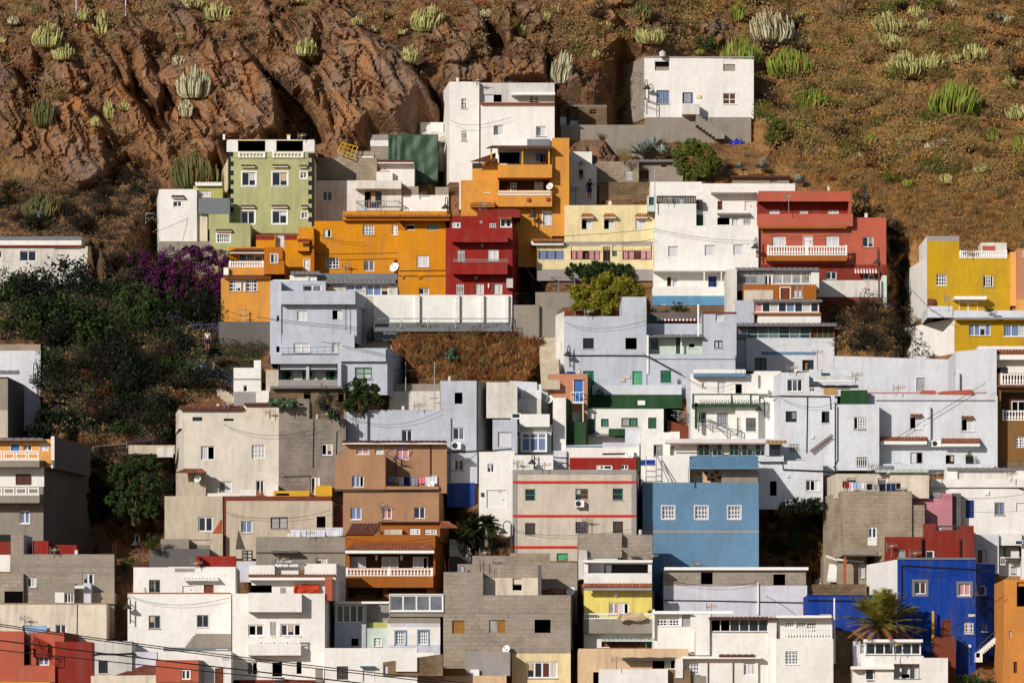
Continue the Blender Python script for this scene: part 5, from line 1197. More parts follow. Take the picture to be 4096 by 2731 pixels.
# glazed annex
H('white_annex','white annex with a big sliding glass window in the shade, right of the balcony house','13',722,1010,830,1245,'cool_shade_plaster',dy=.0,d=6,cat='annex')
W(738,990,848,1012,'gegg',f='w',fw=.08); W(876,940,1158,1232,'k',f='n'); B('flat_roof',718,1220,818,838,'wt',.5); V(1005,1225,850,1070,'grey_render',o=-1.5,d=3); B('lean_roof',1005,1215,1010,1068,'olive_plaster',.9); V(1005,1212,1062,1245,'mint_plaster',o=-.1,d=4); W(1082,1150,1152,1230,'ee',m=(3,3),t=6)
# white blue house under glass terrace
H('white_house','small white house with pale blue window surrounds under a white glazed terrace','13',1212,1692,958,1290,'white_plaster',dy=.2,d=6)
W(1285,1372,1095,1210,'ee',m=(4,4),t=14,tm='blue_plaster'); W(1495,1580,1090,1210,'ee',m=(4,4),t=14,tm='blue_plaster'); B('blue_band',1215,1690,1215,1290,'lilac_plaster',.03); B('blue_band',1225,1690,1018,1045,'lilac_plaster',.03); B('concrete_band',1212,1692,958,1018,'concrete',.02)
V(1222,1720,912,958,'concrete',o=.2,d=4,name='terrace_slab'); 
V(1222,1722,748,914,'frame_white',o=.3,d=.3,name='glazed_terrace'); W(1228,1718,760,908,'eeee',f='w',fw=.09)
H('white_wall','low white wall with a gridded door and crumbling stone end, bottom centre','13',625,1480,1245,1680,'white_plaster',dy=-.9,d=3,cat='wall',xl=None)
W(742,846,1412,1535,'ee',f='d',m=(4,4)); D(985,1082,1418,1550,'white_door',t=4,tm='lilac_plaster'); B('blue_canopy',955,1088,1408,1420,'blue_plaster',.5); V(1165,1715,1375,1500,'stone',o=.15,d=3,y0r=1300,name='stone_wall'); B('white_patch',1285,1480,1320,1460,'white_plaster',.18); W(1175,1210,1405,1490,'h',f='n'); V(1480,1640,1285,1360,'white_plaster',o=0,d=2); B('corner_pier',545,612,1430,1560,'concrete',.2,.4)
# centre block house
H('block_house','big concrete block house with a black square opening above a cream ground floor','13',1720,2890,760,1250,'block',dy=-.4,d=7,xr=2935,side='dark_concrete_and_shade')
W(1802,1915,992,1118,'ww',f='n'); W(2140,2288,988,1110,'lw',f='n'); W(2558,2706,984,1112,'k',f='n',rec=.2); 
V(1722,2085,547,762,'block',o=.0,d=5,name='block_tower'); B('render_band',1722,2885,905,930,'concrete',.02)
V(2085,2590,600,762,'cream_stained',o=-1.2,d=4); W(2356,2440,604,722,'k',f='n'); V(1850,2610,475,602,'block',o=-1.4,d=3,name='block_upper'); V(1985,2360,400,480,'block',o=-2.4,d=2,name='block_upper'); V(2590,2622,485,760,'dark_concrete_and_shade',o=-.6,d=2)
V(2350,2890,1295,1700,'cream_plaster',o=.1,d=6,name='ground_floor'); W(2486,2770,1370,1522,'ggrc',f='w',fw=.1); V(1720,2350,1250,1450,'warm_block',o=.05,d=5); V(2350,2890,1245,1298,'concrete',o=.06,d=5)
V(1928,2335,1280,1500,'grey_render',o=1.8,d=3,name='grey_shed'); B('white_box',1970,2050,1442,1500,'wt',.3); B('yellow_sheet',1675,1928,1432,1496,'ochre_plaster',1.0,.1)
V(1155,2300,1498,1700,'peach_plaster',o=2.4,d=3,name='front_wall')
V(2280,2350,465,560,'block',o=-3.2,d=1)
# walls above block house
H('block_wall','rough concrete block wall between the red striped house and the centre block house','23',-20,600,462,700,'block',dy=-.2,d=2,cat='wall')
V(-20,352,375,465,'warm_block',o=-.2,d=1); 
# ================================================================ HOUSES, lower right
# yellow balcony house
H('yellow_house','narrow yellow house with an open roof terrace and a concrete balcony, lower centre','23',660,1285,712,930,'lemon_plaster',dy=-.9,d=8,xr=1355,side='dark_concrete_and_shade')
W(890,1074,828,936,'lphk',f='w',fw=.09); B('wall_lamp',938,966,735,770,'wt',.2)
V(655,1290,978,1110,'concrete',o=1.1,d=4,name='balcony'); BAL(660,1288,926,978,.0,'bar',n=26,side=False); V(660,1285,930,980,'lemon_plaster',o=0,d=3)
V(662,1285,558,668,'white_plaster',o=.4,d=7,name='terrace_parapet'); TILE(660,1288,655,685,.6,'tile',ob=.42,fas=716,fm='grey_render')
V(662,700,450,560,'white_plaster',o=.4,d=.6,name='terrace_pier'); V(1250,1285,450,560,'white_plaster',o=.4,d=.6,name='terrace_pier'); V(690,1255,450,560,'frame_dark',o=-1.8,d=3,name='terrace_room'); B('terrace_roof',655,1290,438,460,'wt',2.5,2.8);  # terrace room painted near-black as shade under its roof, where sun reaches in
V(610,1010,195,350,'block',o=-.9,d=4,name='block_storey',xl=600); V(1010,1290,205,440,'block',o=-1.5,d=4,name='block_storey',drop=0); V(690,1000,350,440,'grey_render',o=-1.3,d=3,drop=0); V(612,690,345,550,'grey_white_plaster',o=-.5,d=3); B('white_slab',690,970,412,434,'wt',-.6,.3)
b=MB(); v=V_
for i in range(4): 
    u0,u1,z0,z1=uzr(v,1000+i*24,1070+i*12,330+i*18,350+i*18,.2); fbox(b,v,u0,u1,z0,z1,.9,.1)
b.build('roof_steps','concrete',H_,H_.location)
V(660,1590,1105,1245,'white_plaster',o=.3,d=5); W(822,1590,1180,1242,'krrGrr',f='n'); TILE(820,1590,1160,1178,.9,'mint_plaster',step=.3,name='green_awning')
b=MB(); v=V_; 
# white gridded bay right of the yellow house
H('white_house','white house with a big white gridded window and an inset corner under a flat roof','23',1300,1660,930,1300,'white_plaster',dy=-1.2,d=6)
W(1330,1535,935,1042,'kk',f='w',m=(7,4)); D(1560,1638,938,1050,'panel_grey',panel=False); B('flat_roof',1295,2030,905,932,'wt',.6); B('corner_post',1290,1310,890,1160,'white_plaster',.3)
V(1640,1700,960,1280,'white_plaster',o=.6,d=2); V(1660,1830,935,1100,'white_plaster',o=-.8,d=3); B('small_vent',1742,1785,1042,1088,'frame_brown',.02)
# white with dark glazing
H('white_house','long white house with a strip of dark sliding glass, lower right','23',1690,2430,1092,1660,'white_plaster',dy=-1.6,d=7)
V(1810,2440,975,1095,'white_plaster',o=-.0,d=6); W(1828,2351,982,1094,'kkgggg',f='w',fw=.05); W(2351,2378,985,1100,'r',f='n'); TILE(1805,2440,962,980,.6,'old_tile',step=.3); B('white_pier',1690,1815,960,1310,'white_plaster',.25)
V(2350,2430,960,1640,'white_plaster',o=.2,d=6)
H('white_house','white house with a balustrade terrace of gridded windows below the palm','33',75,600,1160,1700,'white_plaster',dy=-2.0,d=6)
W(160,280,1275,1395,'ee',m=(4,4),fw=.07); V(90,590,950,1165,'white_plaster',o=-1.0,d=4); W(158,238,980,1056,'kk',f='w',m=(4,3)); W(262,348,980,1056,'kk',f='w',m=(4,3)); W(358,444,980,1104,'kk',f='w',m=(4,4)); B('flat_roof',75,582,945,968,'wt',.9)
V_=VOLS[[i for i,v in enumerate(VOLS) if v.root is H_][0]]; BAL(115,590,1062,1160,.0,n=18,side=False)
# white roofed block house
H('white_house','white house with a bare block top storey, black openings and a white roof edge','23',1392,2710,670,960,'lilac_plaster',dy=1.3,d=6)
V(1392,2700,535,672,'block',o=0,d=6); W(1735,1843,552,666,'k',f='n'); W(2400,2510,568,684,'k',f='n'); B('roof_edge',1400,2722,503,530,'wt',.35,6)
B('downpipe',2254,2266,645,935,'wt',.15); CAB([(1395,808),(1850,812),(2265,822),(2710,830)],.05,.04)
# bottom peach wall and small houses
H('peach_house','peach house under a torn dark awning with washing, bottom centre','23',612,1620,1250,1700,'peach_plaster',dy=-.8,d=5)
W(1290,1400,1345,1440,'k',f='n'); W(1410,1500,1345,1440,'mk',f='w'); W(745,800,1465,1580,'k',f='n'); TILE(1010,1520,1335,1355,.9,'iron',step=1.2,name='dark_awning')
V(800,1432,1440,1700,'white_plaster',o=1.6,d=3,name='white_box',y0r=1438); V(1432,1640,1440,1640,'stone',o=1.0,d=2)
H('white_house','low white house with a thin flat roof and gridded windows, bottom edge','23',1560,2260,1345,1720,'white_plaster',dy=-1.2,d=5)
W(1610,1718,1382,1488,'ee',m=(4,3)); W(2128,2235,1382,1492,'khc',f='w',m=None); B('flat_roof',1555,2285,1320,1343,'wt',.6); B('stone_base',1575,1780,1500,1600,'concrete',.05); B('downpipe',1796,1806,1380,1568,'iron',.08); B('downpipe',2026,2036,1380,1568,'iron',.08); V(1500,1570,1340,1520,'white_plaster',o=.5,d=2); TILE(1900,2230,1295,1318,.2,'old_tile',ob=-1.5,step=.4)
# grey block house right
H('block_house','grey block house on stilts with washing on its roof, right of the dark gully','32',692,1322,1372,1940,'warm_block',dy=-1.0,d=6,xl=505,side='warm_block',drop=.2)
W(915,1000,1698,1806,'gg',t=0,fw=.1); B('white_smear',915,1000,1806,1870,'white_plaster',.03); B('slab_edge',650,1000,1925,1955,'concrete',.1)
V(628,1122,1212,1375,'beige_plaster',o=-1.6,d=5,xl=520); W(728,808,1252,1330,'gg',f='k'); W(1005,1092,1250,1340,'e',f='w',t=8); 
V(1120,1480,1180,1375,'cream_stained',o=-1.2,d=4,y0r=1195); TILE(985,1475,1178,1192,.4,'mint_plaster',step=.4)
V(1322,1440,1500,1930,'warm_block',o=-.2,d=4)
V(640,908,1955,2320,'warm_block',o=-1.6,d=4,name='lower_storey',drop=1); W(842,888,2038,2170,'ge',f='w',fw=.08); B('brown_column',695,718,1955,2320,'terracotta',1.4,.25); CAB([(530,1965),(620,2000),(880,2020)],.3,.08,'wt')
V(510,640,1960,2260,'warm_block',o=-3,d=3)
# pink house
H('pink_house','small pink house with a broken parapet and a sliding window above the red house','32',1320,1692,1392,1790,'pink_plaster',dy=-.9,d=5)
W(1428,1592,1702,1794,'cgc',f='w',fw=.09); V(1320,1585,1435,1400,'pink_plaster',o=0,d=1) if False else None
B('grey_panel',1405,1590,1385,1430,'grey_render',.05); B('blue_patch',1420,1530,1418,1432,'strong_blue',.07); V(1692,1772,1390,1690,'dark_concrete_and_shade',o=-.5,d=4); D(1695,1775,1700,1815,'navy_door',cut=False,o=-.35,panel=False)
# right white houses
H('white_house','white house with deep blue doors and a black cable line at the right edge','32',1492,2700,1335,1700,'white_plaster',dy=-.4,d=6)
D(1815,1893,1455,1618,'navy_door',panel=False); W(2080,2172,1475,1590,'eb',f='a',fw=.08); D(2280,2400,1480,1560,'white_door',panel=False); CAB([(1495,1330),(1900,1335),(2290,1340),(2351,1362)],.06,.05); B('meter_box',1990,2030,1372,1408,'wt',.1)
V(1492,2700,1262,1337,'white_plaster',o=.2,d=5,name='parapet'); V(1700,2300,1165,1265,'old_white_plaster',o=-1.6,d=4); W(1660,1712,1195,1258,'k',f='n',cut=False); TILE(1640,2351,1160,1172,.4,'grey_sheet',step=.4); V(1640,1740,1165,1265,'white_plaster',o=-1.4,d=2); V(2280,2700,1185,1300,'white_plaster',o=-.8,d=3)
V(1810,2120,1770,2130,'bluish_shade_plaster',o=.8,d=4,name='lower_wing'); W(1925,2012,1915,2035,'kh',f='n'); V(2120,2330,1760,1870,'white_plaster',o=.5,d=3); V(2330,2700,1870,2200,'white_plaster',o=.9,d=4,name='lower_wing'); W(2180,2320,1875,1985,'k',f='n'); BAL(2135,2180,1975,2050,.1,'bar',side=False); D(2275,2335,1830,1858,'navy_door',panel=False,cut=False,o=.6)
V(2120,2330,1868,2140,'bluish_shade_plaster',o=-.4,d=3); W(2135,2330,1875,1985,'k',f='n')
# tan house far right
H('tan_house','ochre tan house with two white balustrade balconies at the right edge','32',2112,2800,405,1098,'ochre_plaster',dy=-.8,d=7)
W(2140,2700,455,700,'r',f='n',rec=1.0); W(2235,2420,545,640,'kkg',f='w',cut=False,o=-.9); W(2272,2420,870,972,'kkkk',f='w',m=(5,4))
V(2100,2800,290,418,'ochre_plaster',o=.1,d=6,name='balcony_storey'); TILE(2100,2800,400,412,.4,'tile')
W(2140,2800,180,298,'h',f='n') if False else None
BAL(2135,2800,296,395,.2,n=24,side=False); BAL(2150,2800,632,724,.06,n=24,side=False,v=VOLS[[i for i,v in enumerate(VOLS) if v.root is H_][0]])
V(1958,2800,165,300,'white_plaster',o=-.9,d=5,name='terrace_storey'); W(2055,2205,238,298,'kl',f='k'); B('potted_plant_box',1950,1990,318,336,'terracotta',.4); B('potted_plant_box',2010,2050,298,312,'terracotta',.4)
TILE(1940,2800,75,112,.9,'tile',fas=165); V(1930,2800,42,78,'white_plaster',o=-1.0,d=4); V(1945,2112,300,1155,'white_plaster',o=-.2,d=6,name='side_wall',y0r=290)
V(2112,2800,1095,1165,'stone',o=.05,d=4,name='stone_base')
# red house lower right
H('red_house','dark red house with a small roof railing and white window, behind the blue house','33',1430,1890,172,445,'brick_red',dy=-.7,d=6)
W(1445,1527,348,428,'g',f='w',fw=.1); V(1430,1545,105,175,'brick_red',o=0,d=4,name='parapet'); V(1765,1890,122,175,'brick_red',o=0,d=4,name='parapet'); BAL(1545,1765,122,172,-.05,'bar',m='iron',side=False); V(1070,1430,225,445,'brick_red',o=.15,d=5,xl=905,side='warm_block',name='wing'); W(1190,1262,338,412,'n',f='a')
CAB([(1762,240),(1762,435)],.06,.05); CAB([(1412,240),(1412,430)],.2,.06)
# strong blue house
H('blue_house','vivid blue house with grey window surrounds and a white side wall','33',1188,1910,432,1310,'strong_blue',dy=-.3,d=7,xl=905,side='white_plaster')
W(1345,1450,638,750,'gr',f='w',t=22,tm='slate_roof'); W(1752,1857,655,762,'pp',f='w',t=22,tm='slate_roof'); D(1602,1676,997,1137,'brown_door',t=3,tm='red_brown'); W(1800,1890,1010,1116,'rr',f='w',bars=4,hz=.5); B('coping',1188,1910,416,434,'slate_roof',.1)
B('name_plate',1840,1904,934,958,'lilac_plaster',.04); CAB([(1228,820),(1228,500),(1240,490),(1500,505),(1905,525),(2080,540)],.05,.05); B('white_patch',1840,1864,1215,1240,'wt',.03)
V(1910,2086,470,1310,'strong_blue',o=-.02,d=5,yaw=48,y0r=478,name='wing'); W(1955,2008,670,766,'r',f='w'); W(1965,2010,1015,1095,'e',f='a')
V(358,1188,760,1095,'strong_blue',o=-.35,d=4,name='low_wing'); W(470,580,930,965,'c',f='w'); CAB([(360,808),(600,812),(860,815)],.05,.05); B('coping',358,1188,756,764,'strong_blue',.08)
# orange slab house right edge
H('orange_house','apricot orange house cut by the right edge beside the vivid blue house','33',2168,2700,618,1700,'apricot_plaster',dy=-1.8,d=6)
W(2285,2420,640,870,'k',f='n',rec=.1); V(2160,2700,1330,1720,'apricot_plaster',o=.15,d=4); W(2255,2288,1370,1480,'r',f='n'); W(2215,2238,1088,1150,'h',f='n',v=VOLS[-2])
# white house under palm
H('white_house','white house with a glazed roof room and inset terrace, bottom right','33',985,1652,1335,1700,'white_plaster',dy=-1.6,d=6,xl=860)
V(850,1430,1318,1420,'white_plaster',o=-.8,d=5); V(895,1405,1190,1320,'white_plaster',o=-1.4,d=4,name='roof_room'); W(902,1402,1196,1306,'gggggg',f='w',fw=.07); B('flat_roof',880,1422,1165,1192,'wt',.5); V(835,895,1205,1320,'frame_white',o=-1.6,d=3); W(845,890,1215,1300,'l',f='w')
V_=VOLS[[i for i,v in enumerate(VOLS) if v.root is H_][0]]; W(1155,1392,1390,1525,'hkh',f='w',rec=.6); V(780,1010,1440,1700,'white_plaster',o=-.4,d=5); W(890,1130,1412,1540,'ggk',f='w',fw=.07,cut=False,o=.2); B('lean_roof',765,1160,1412,1440,'wt',.8)
V(785,850,1180,1420,'lilac_plaster',o=-2.2,d=3)
# stone terrace walls round the palm
H('terrace_wall','tall rough brown stone terrace wall under the date palm','33',610,900,1085,1480,'stone',dy=-.9,d=2,cat='wall')
H('terrace_wall','low block terrace wall with a white ledge right of the date palm','33',1140,1525,1018,1200,'stone',dy=.0,d=2,cat='wall'); B('white_ledge',1405,1522,1088,1125,'wt',.1)
V(1395,1720,1130,1350,'stone',o=.5,d=2)
H('brown_wall','dark brown wall below the brown front door of the vivid blue house','33',1525,1725,1140,1370,'red_brown',dy=-1.1,d=2,cat='wall')
# stairs right bottom
H('outside_stair','pale concrete steps with a handrail climbing to the right of the vivid blue house','33',1910,1970,1285,1310,'white_plaster',dy=-1.2,d=1.2,cat='stairs',part='lowest_step',drop=.5)
b=MB(); v=V_; 
for i in range(13):
    x=1912+i*20; y=1290-i*17; u0,u1,z0,z1=uzr(v,x,x+34,y,1310,-.05*i); fbox(b,v,u0,u1,z1-.32,z1,-.05*i,-.05*i-1.1)
b.build('steps','white_plaster',H_,H_.location); b=MB(); b.tube([pt(1920,1270,0),pt(1965,1200,-.2),pt(2140,1045,-.6),pt(2150,1080,-.6)],.04,6); b.build('handrail','iron',H_,H_.location)
# walls in the dark gully and road edges
H('stone_wall','rough dry stone wall with a ledge of rubble left of the stilted block house','33',355,905,660,760,'stone',dy=-.2,d=2,cat='wall')
carve()
# ================================================================ LOOSE THINGS
def front(px,py):
    best=None
    for v in VOLS:
        u,z=v_uz(v,px,py)
        if -.02<u<v.w+.02 and v.z0<=z<=max(v.z1,v.z1r)+.02:
            p=v_pt(v,u,z)
            if best is None or p.y<best.y: best=p
    return best or hit(px,py)
def near(x,y,off=.3):
    p=front(fx(x),fy(y)); return at(fx(x),fy(y),p.y-off)
def px_m(Y): return ZS*K*(D0+Y)/D0
# --- street lamps
def lamp(q,x,yt,yb,sx,sy,label,off=.45,r=.05,wall=True):
    Q(q); p=near(x,yb-4 if wall else yb,off); Y=p.y; root=empty('street_lamp',at(fx(x),fy(yb),Y),label,'street lamp','bell shaped street lamps')
    L=root.location; b=MB(); T=at(fx(x),fy(yt),Y); Bm=at(fx(x),fy(yb),Y); Sh=at(fx(sx),fy(sy),Y)
    b.tube([Bm,Vector((T.x,Y,T.z-.25))],r,7)
    if wall:
        for f in (.15,.75): b.tube([Bm.lerp(T,f),Bm.lerp(T,f)+Vector((0,off,0))],.035,5)
    b.build('pole','iron',root); b=MB()
    top=Vector((T.x,Y,T.z-.25)); k=1 if sx>x else -1; d=max(abs(Sh.x-T.x),.18)
    b.tube([top]+[top+Vector((k*d*(1-math.cos(a))/2,-.25*(a/3.14),.28*math.sin(a))) for a in (.5,1.,1.57,2.1,2.6,3.14)]+[Vector((T.x+k*d,Y-.25,Sh.z+.1))],.035,6); b.build('arm','iron',root)
    b=MB(); b.lathe((T.x+k*d,Y-.25,Sh.z),[(.04,.16),(.09,.12),(.14,.02),(.34,-.16),(.36,-.19),(.3,-.18),(.05,-.02)],12); s=b.build('lamp_shade','iron',root)
    b=MB(); b.lathe((T.x+k*d,Y-.25,Sh.z-.12),[(.01,-.1),(.07,-.04),(.06,.05),(.01,.08)],8); b.build('bulb','frame_white',s)
LAMPS=[('20',1222,738,915,1232,800,'street lamp on the left corner of the highest white house'),('21',210,345,530,200,405,'street lamp on the amber orange wall between red and cream houses',),
('21',2250,620,800,2232,692,'street lamp at the right end of the three-shutter white house'),('22',532,40,235,526,108,'street lamp beside the green door white house, near the long steps'),
('22',206,1025,1172,198,1100,'street lamp in front of the bay window house'),('03',1197,785,1022,1184,862,'street lamp on the lower left white house with the stepped grey patch'),
('33',1886,660,875,1908,745,'pale street lamp on the corner of the vivid blue house'),('02',345,195,500,312,362,'street lamp on the white house with block parapet at the left edge'),
('11',1760,245,385,1748,328,'street lamp at the right end of the sliding door white house'),('22',2318,520,690,2266,615,'street lamp reaching over from the right of the green lattice balcony')]
for l in LAMPS: lamp(*l)
for l in (('31',886,120,425,906,238,'tall street lamp on a post behind the terracotta red house'),('03',1280,200,500,1246,282,'street lamp on a post beside the brown grass mound'),('13',2345,85,370,2272,172,'pale street lamp on a post right of the palms'),('31',1020,708,1250,1014,832,'wooden pole with a lamp at the right end of the terracotta red house')): lamp(*l,off=.9,wall=False,r=.07)
# --- television aerials
def antenna(q,x,yt,yb,label,tilt=0,big=1.0):
    Q(q); p=near(x,yb,.5); Y=p.y; root=empty('tv_antenna',at(fx(x),fy(yb),Y),label,'antenna','television aerials on the roofs')
    T=at(fx(x),fy(yt),Y); b=MB(); b.tube([root.location,T],.03,5); b.build('mast','galv',root)
    b=MB(); dv=Vector((math.cos(tilt),-.35,.12)).normalized(); c=T-Vector((0,0,.2)); Lb=.75*big
    b.tube([c-dv*Lb*.5,c+dv*Lb*.6],.022,5); up=Vector((0,0,1)); side=dv.cross(up).normalized()
    for i in range(6):
        e=c+dv*Lb*(-.4+.19*i); w=.26*big*(1-.07*i); b.tube([e-up*w*.8-side*w*.5,e+up*w*.8+side*w*.5],.014,4)
    b.tube([c-dv*Lb*.5-up*.35*big,c-dv*Lb*.5+up*.35*big],.02,4); b.tube([c-dv*Lb*.42-side*.3,c-dv*Lb*.42+side*.3],.02,4)
    b.box(c-dv*.1,(.12,.1,.1)); b.build('aerial','frame_grey',root)
    b=MB(); b.box(c+dv*.05-Vector((0,.06,0)),(.16,.06,.11)); b.build('junction_box','yellow_paint',root)
for a in [('10',2035,712,758,'aerial on the roof of the tall plain white house'),('11',830,845,938,'aerial in front of the lower gridded window of the bright orange house'),('21',585,145,312,'aerial on the left end of the cream house roof'),
 ('31',190,215,395,'aerial before the top storey of the terracotta red house'),('31',1662,1150,1300,'aerial at the parapet foot of the mustard yellow house'),('32',455,75,262,'aerial beside the upper window of the stepped glazed house'),
 ('32',818,285,335,'aerial right of the laundry terrace awning'),('32',966,1118,1182,'aerial below the black barred window of the white tower block'),('32',1560,1180,1262,'aerial left of the low white rooms by the pink house'),
 ('32',2240,1190,1290,'aerial on the white roof below the ochre house'),('12',130,620,712,'aerial on the upper strip of the tall beige house'),('12',1160,1475,1568,'aerial before the middle window of the terracotta tan house'),
 ('03',228,945,1040,'aerial above the left window of the long cream house'),('22',55,1085,1172,'aerial below the bay window house'),('23',690,50,190,'aerial over the red striped beige house'),
 ('23',1290,375,440,'aerial on the terrace roof of the narrow yellow house'),('23',1832,840,968,'aerial over the strip of dark sliding glass'),('23',1232,1140,1245,'aerial by the green awning'),('23',960,1325,1440,'aerial by the torn dark awning of the peach house'),
 ('33',1372,1070,1125,'aerial beside the white ledge right of the date palm'),('33',1172,1190,1360,'aerial in front of the glazed roof room under the palm'),('33',1135,285,412,'aerial in front of the dark red house'),('13',2098,345,530,'tall thin aerial on the centre block house')]: antenna(*a,tilt=random.uniform(-.6,.6))
# --- dishes
def dish(q,x,y,r,label,off=.5,az=.5):
    Q(q); p=near(x,y,off); R_=r*px_m(p.y); root=empty('satellite_dish',p,label,'satellite dish','satellite dishes')
    ax=Vector((-.45*az*2,-.8,.35)).normalized(); b=MB(); b.lathe(p,[(R_*.02,-.0),(R_*.4,R_*.05),(R_*.75,R_*.16),(R_,R_*.30),(R_*1.02,R_*.30),(R_*.75,R_*.13),(R_*.4,R_*.01),(.01,-.04)],18,axis=ax); b.build('reflector','wt',root,smooth=False)
    b=MB(); tip=p+ax*R_*1.1; b.tube([p-Vector((0,0,R_*.9))+ax*R_*.3,tip],.018,5); b.box(tip,(.09,.12,.09)); b.build('feed_arm','galv',root)
    b=MB(); b.tube([p-ax*.05,p+Vector((0,off,-.1))],.04,6); b.build('bracket','galv',root)
for d in [('11',1275,890,46,'large white dish against the bright orange house'),('21',350,148,34,'dish on the balcony edge of the amber orange house'),('02',1820,1262,36,'dish on the porch of the tall beige house'),('12',1612,1315,36,'dish at the washing terrace of the terracotta tan house'),
 ('22',345,535,40,'dish left of the salmon stair tower'),('22',1082,1050,48,'cream dish over the deep red wall'),('23',546,730,44,'dish on the right edge of the centre block house'),('13',2302,1258,38,'dish above the grey shed, bottom centre')]: dish(*d)
# --- air conditioners
for q,x0,x1,y0,y1,l in [('22',580,662,1456,1520,'air conditioner under the middle upper window of the red striped house'),('12',1795,1882,922,990,'air conditioner on the large L-shaped white house'),('32',1500,1586,908,966,'air conditioner between the two red tiled ledges'),('22',28,75,815,882,'air conditioner left of the bay window')]:
    Q(q); p=near((x0+x1)/2,(y0+y1)/2,.35); s=px_m(p.y); w=(x1-x0)*s; h=(y1-y0)*s; root=empty('air_conditioner',p,l,'air conditioner','outdoor air conditioning units')
    b=MB(); b.box(p,(w,.3,h)); b.build('casing','wt',root); b=MB(); b.lathe(p+Vector((-w*.15,-.16,0)),[(.001,.012),(h*.36,.012),(h*.4,0),(h*.4,-.01)],14,axis=(0,-1,0)); b.build('fan_grille','frame_dark',root)
    b=MB(); 
    for k in (-.35,.35): b.box(p+Vector((w*k,.1,-h*.55)),(.05,.5,.05))
    b.build('bracket','galv',root)
# --- washing
def washing(q,line,items,where,off=.35,rail=True):
    """line: x0,x1,y ; items: (x0,x1,y0,y1,mat,label)"""
    Q(q); x0,x1,y=line; p=near((x0+x1)/2,y+20,off); Y=p.y
    if rail:
        root=empty('clothesline',at(fx(x0),fy(y),Y),'thin line of washing '+where,'clothesline')
        b=MB(); b.tube([at(fx(x0+(x1-x0)*f),fy(y+(4*f*(1-f))*8),Y) for f in (0,.25,.5,.75,1)],.015,4); b.build('cord','galv',root)
    for (a,c,t,bt,m,l) in items:
        N,Mz=8,5; rows=[]; b=MB(); ph=random.random()*6
        for j in range(Mz+1):
            f=j/Mz; row=[]
            for i in range(N+1):
                e=i/N; w=(e-.5)*(1-.06*f)+.5
                q_=at(fx(a+(c-a)*w),fy(t+(bt-t)*f+(4*math.sin(3.14*e) if f>.9 else 0)),Y); row.append(q_+Vector((0,.05*f*math.sin(e*9+ph),0)))
            rows.append(row)
        b.grid(rows); ct=rows[0][N//2]; o=b.build('washing',m,None,ct,smooth=True); tag(o,l+' '+where,'laundry','washing '+where)
washing('11',(15,385,533),[(18,70,532,562,'cloth_pink','pink towel'),(72,130,536,575,'cloth_yellow','yellow cloth'),(138,182,538,585,'cloth_white','first white shirt'),(188,232,538,585,'cloth_white','second white shirt'),(238,278,540,582,'cloth_white','third white shirt'),(284,328,540,588,'cloth_navy','blue and white garment'),(335,380,540,582,'cloth_grey','grey garment')],'over the orange terraces',-.3)
washing('12',(1215,1668,1235),[(1215,1265,1237,1285,'cloth_blue','light blue shirt'),(1268,1308,1240,1300,'tarp_beige','beige top'),(1308,1358,1243,1318,'cloth_white','white vest'),(1362,1422,1245,1312,'cloth_navy','blue striped shirt'),(1422,1486,1250,1320,'cloth_grey','grey shirt'),(1492,1550,1246,1300,'cloth_pink','pink shirt'),(1552,1606,1242,1320,'cloth_white','long white shirt'),(1608,1665,1230,1320,'cloth_white','white sheet')],'on the terracotta tan terrace',.15)
washing('32',(685,1222,1285),[(684,702,1285,1335,'cloth_dark','narrow black garment'),(704,746,1280,1345,'cloth_red','red shirt'),(748,785,1288,1366,'cloth_white','white trousers'),(788,842,1292,1340,'cloth_blue','pale blue shirt'),(846,896,1294,1345,'cloth_white','white shirt'),(905,958,1305,1358,'cloth_dark','black shirt'),(962,1018,1308,1360,'cloth_grey','grey jumper'),(1020,1082,1306,1372,'cloth_dark','dark trousers'),(1086,1128,1300,1372,'cloth_navy','first dark navy trousers'),(1130,1172,1300,1368,'cloth_navy','second dark navy trousers'),(1175,1218,1298,1348,'cloth_dark','short black garment')],'on the stilted block house',1.2)
washing('32',(470,755,368),[(478,526,368,414,'cloth_red','bright red pennant'),(530,555,374,416,'cloth_red','dark red pennant'),(556,600,374,414,'cloth_white','first white pennant'),(606,648,374,414,'cloth_white','second white pennant'),(655,698,374,414,'cloth_white','third white pennant'),(704,748,374,414,'cloth_white','fourth white pennant')],'under the terrace awning',-1.2)
washing('13',(312,802,150),[(316,410,158,224,'cloth_white','left part of a long white sheet'),(412,640,155,222,'cloth_white','middle of a long white sheet'),(642,800,140,216,'cloth_white','right part of a long white sheet')],'over the low concrete house',.3)
washing('01',(255,462,550),[(258,305,552,616,'cloth_white','left white sheet'),(308,352,560,618,'cloth_white','middle white sheet'),(358,405,562,619,'cloth_white','third white sheet'),(408,460,566,620,'cloth_white','right white sheet')],'on the long low white house roof',-.7)
washing('03',(222,434,1042),[(225,430,1042,1098,'cloth_blue','pale blue striped sheet')],'below the long cream house window',.3)
washing('03',(745,1000,268),[(805,850,278,335,'cloth_white','crumpled white shirt'),(850,885,300,372,'cloth_white','white towel'),(880,915,285,382,'cloth_white','long white trousers'),(915,945,278,350,'cloth_white','white blouse')],'on the grey block house roof rack',-1.4)
washing('21',(215,335,-155),[(220,252,-152,-95,'cloth_teal','turquoise shirt'),(256,290,-152,-80,'cloth_navy','navy shirt'),(294,308,-150,-85,'cloth_dark','black sock'),(310,330,-120,-75,'cloth_red','red cloth'),(272,325,-76,-56,'cloth_pink','magenta cloth')],'in the tiled orange terrace',1.0)
washing('23',(690,930,460),[(705,850,462,556,'cloth_white','large white sheet'),(860,915,485,552,'cloth_white','small white shirt')],'in the open terrace of the narrow yellow house',.5)
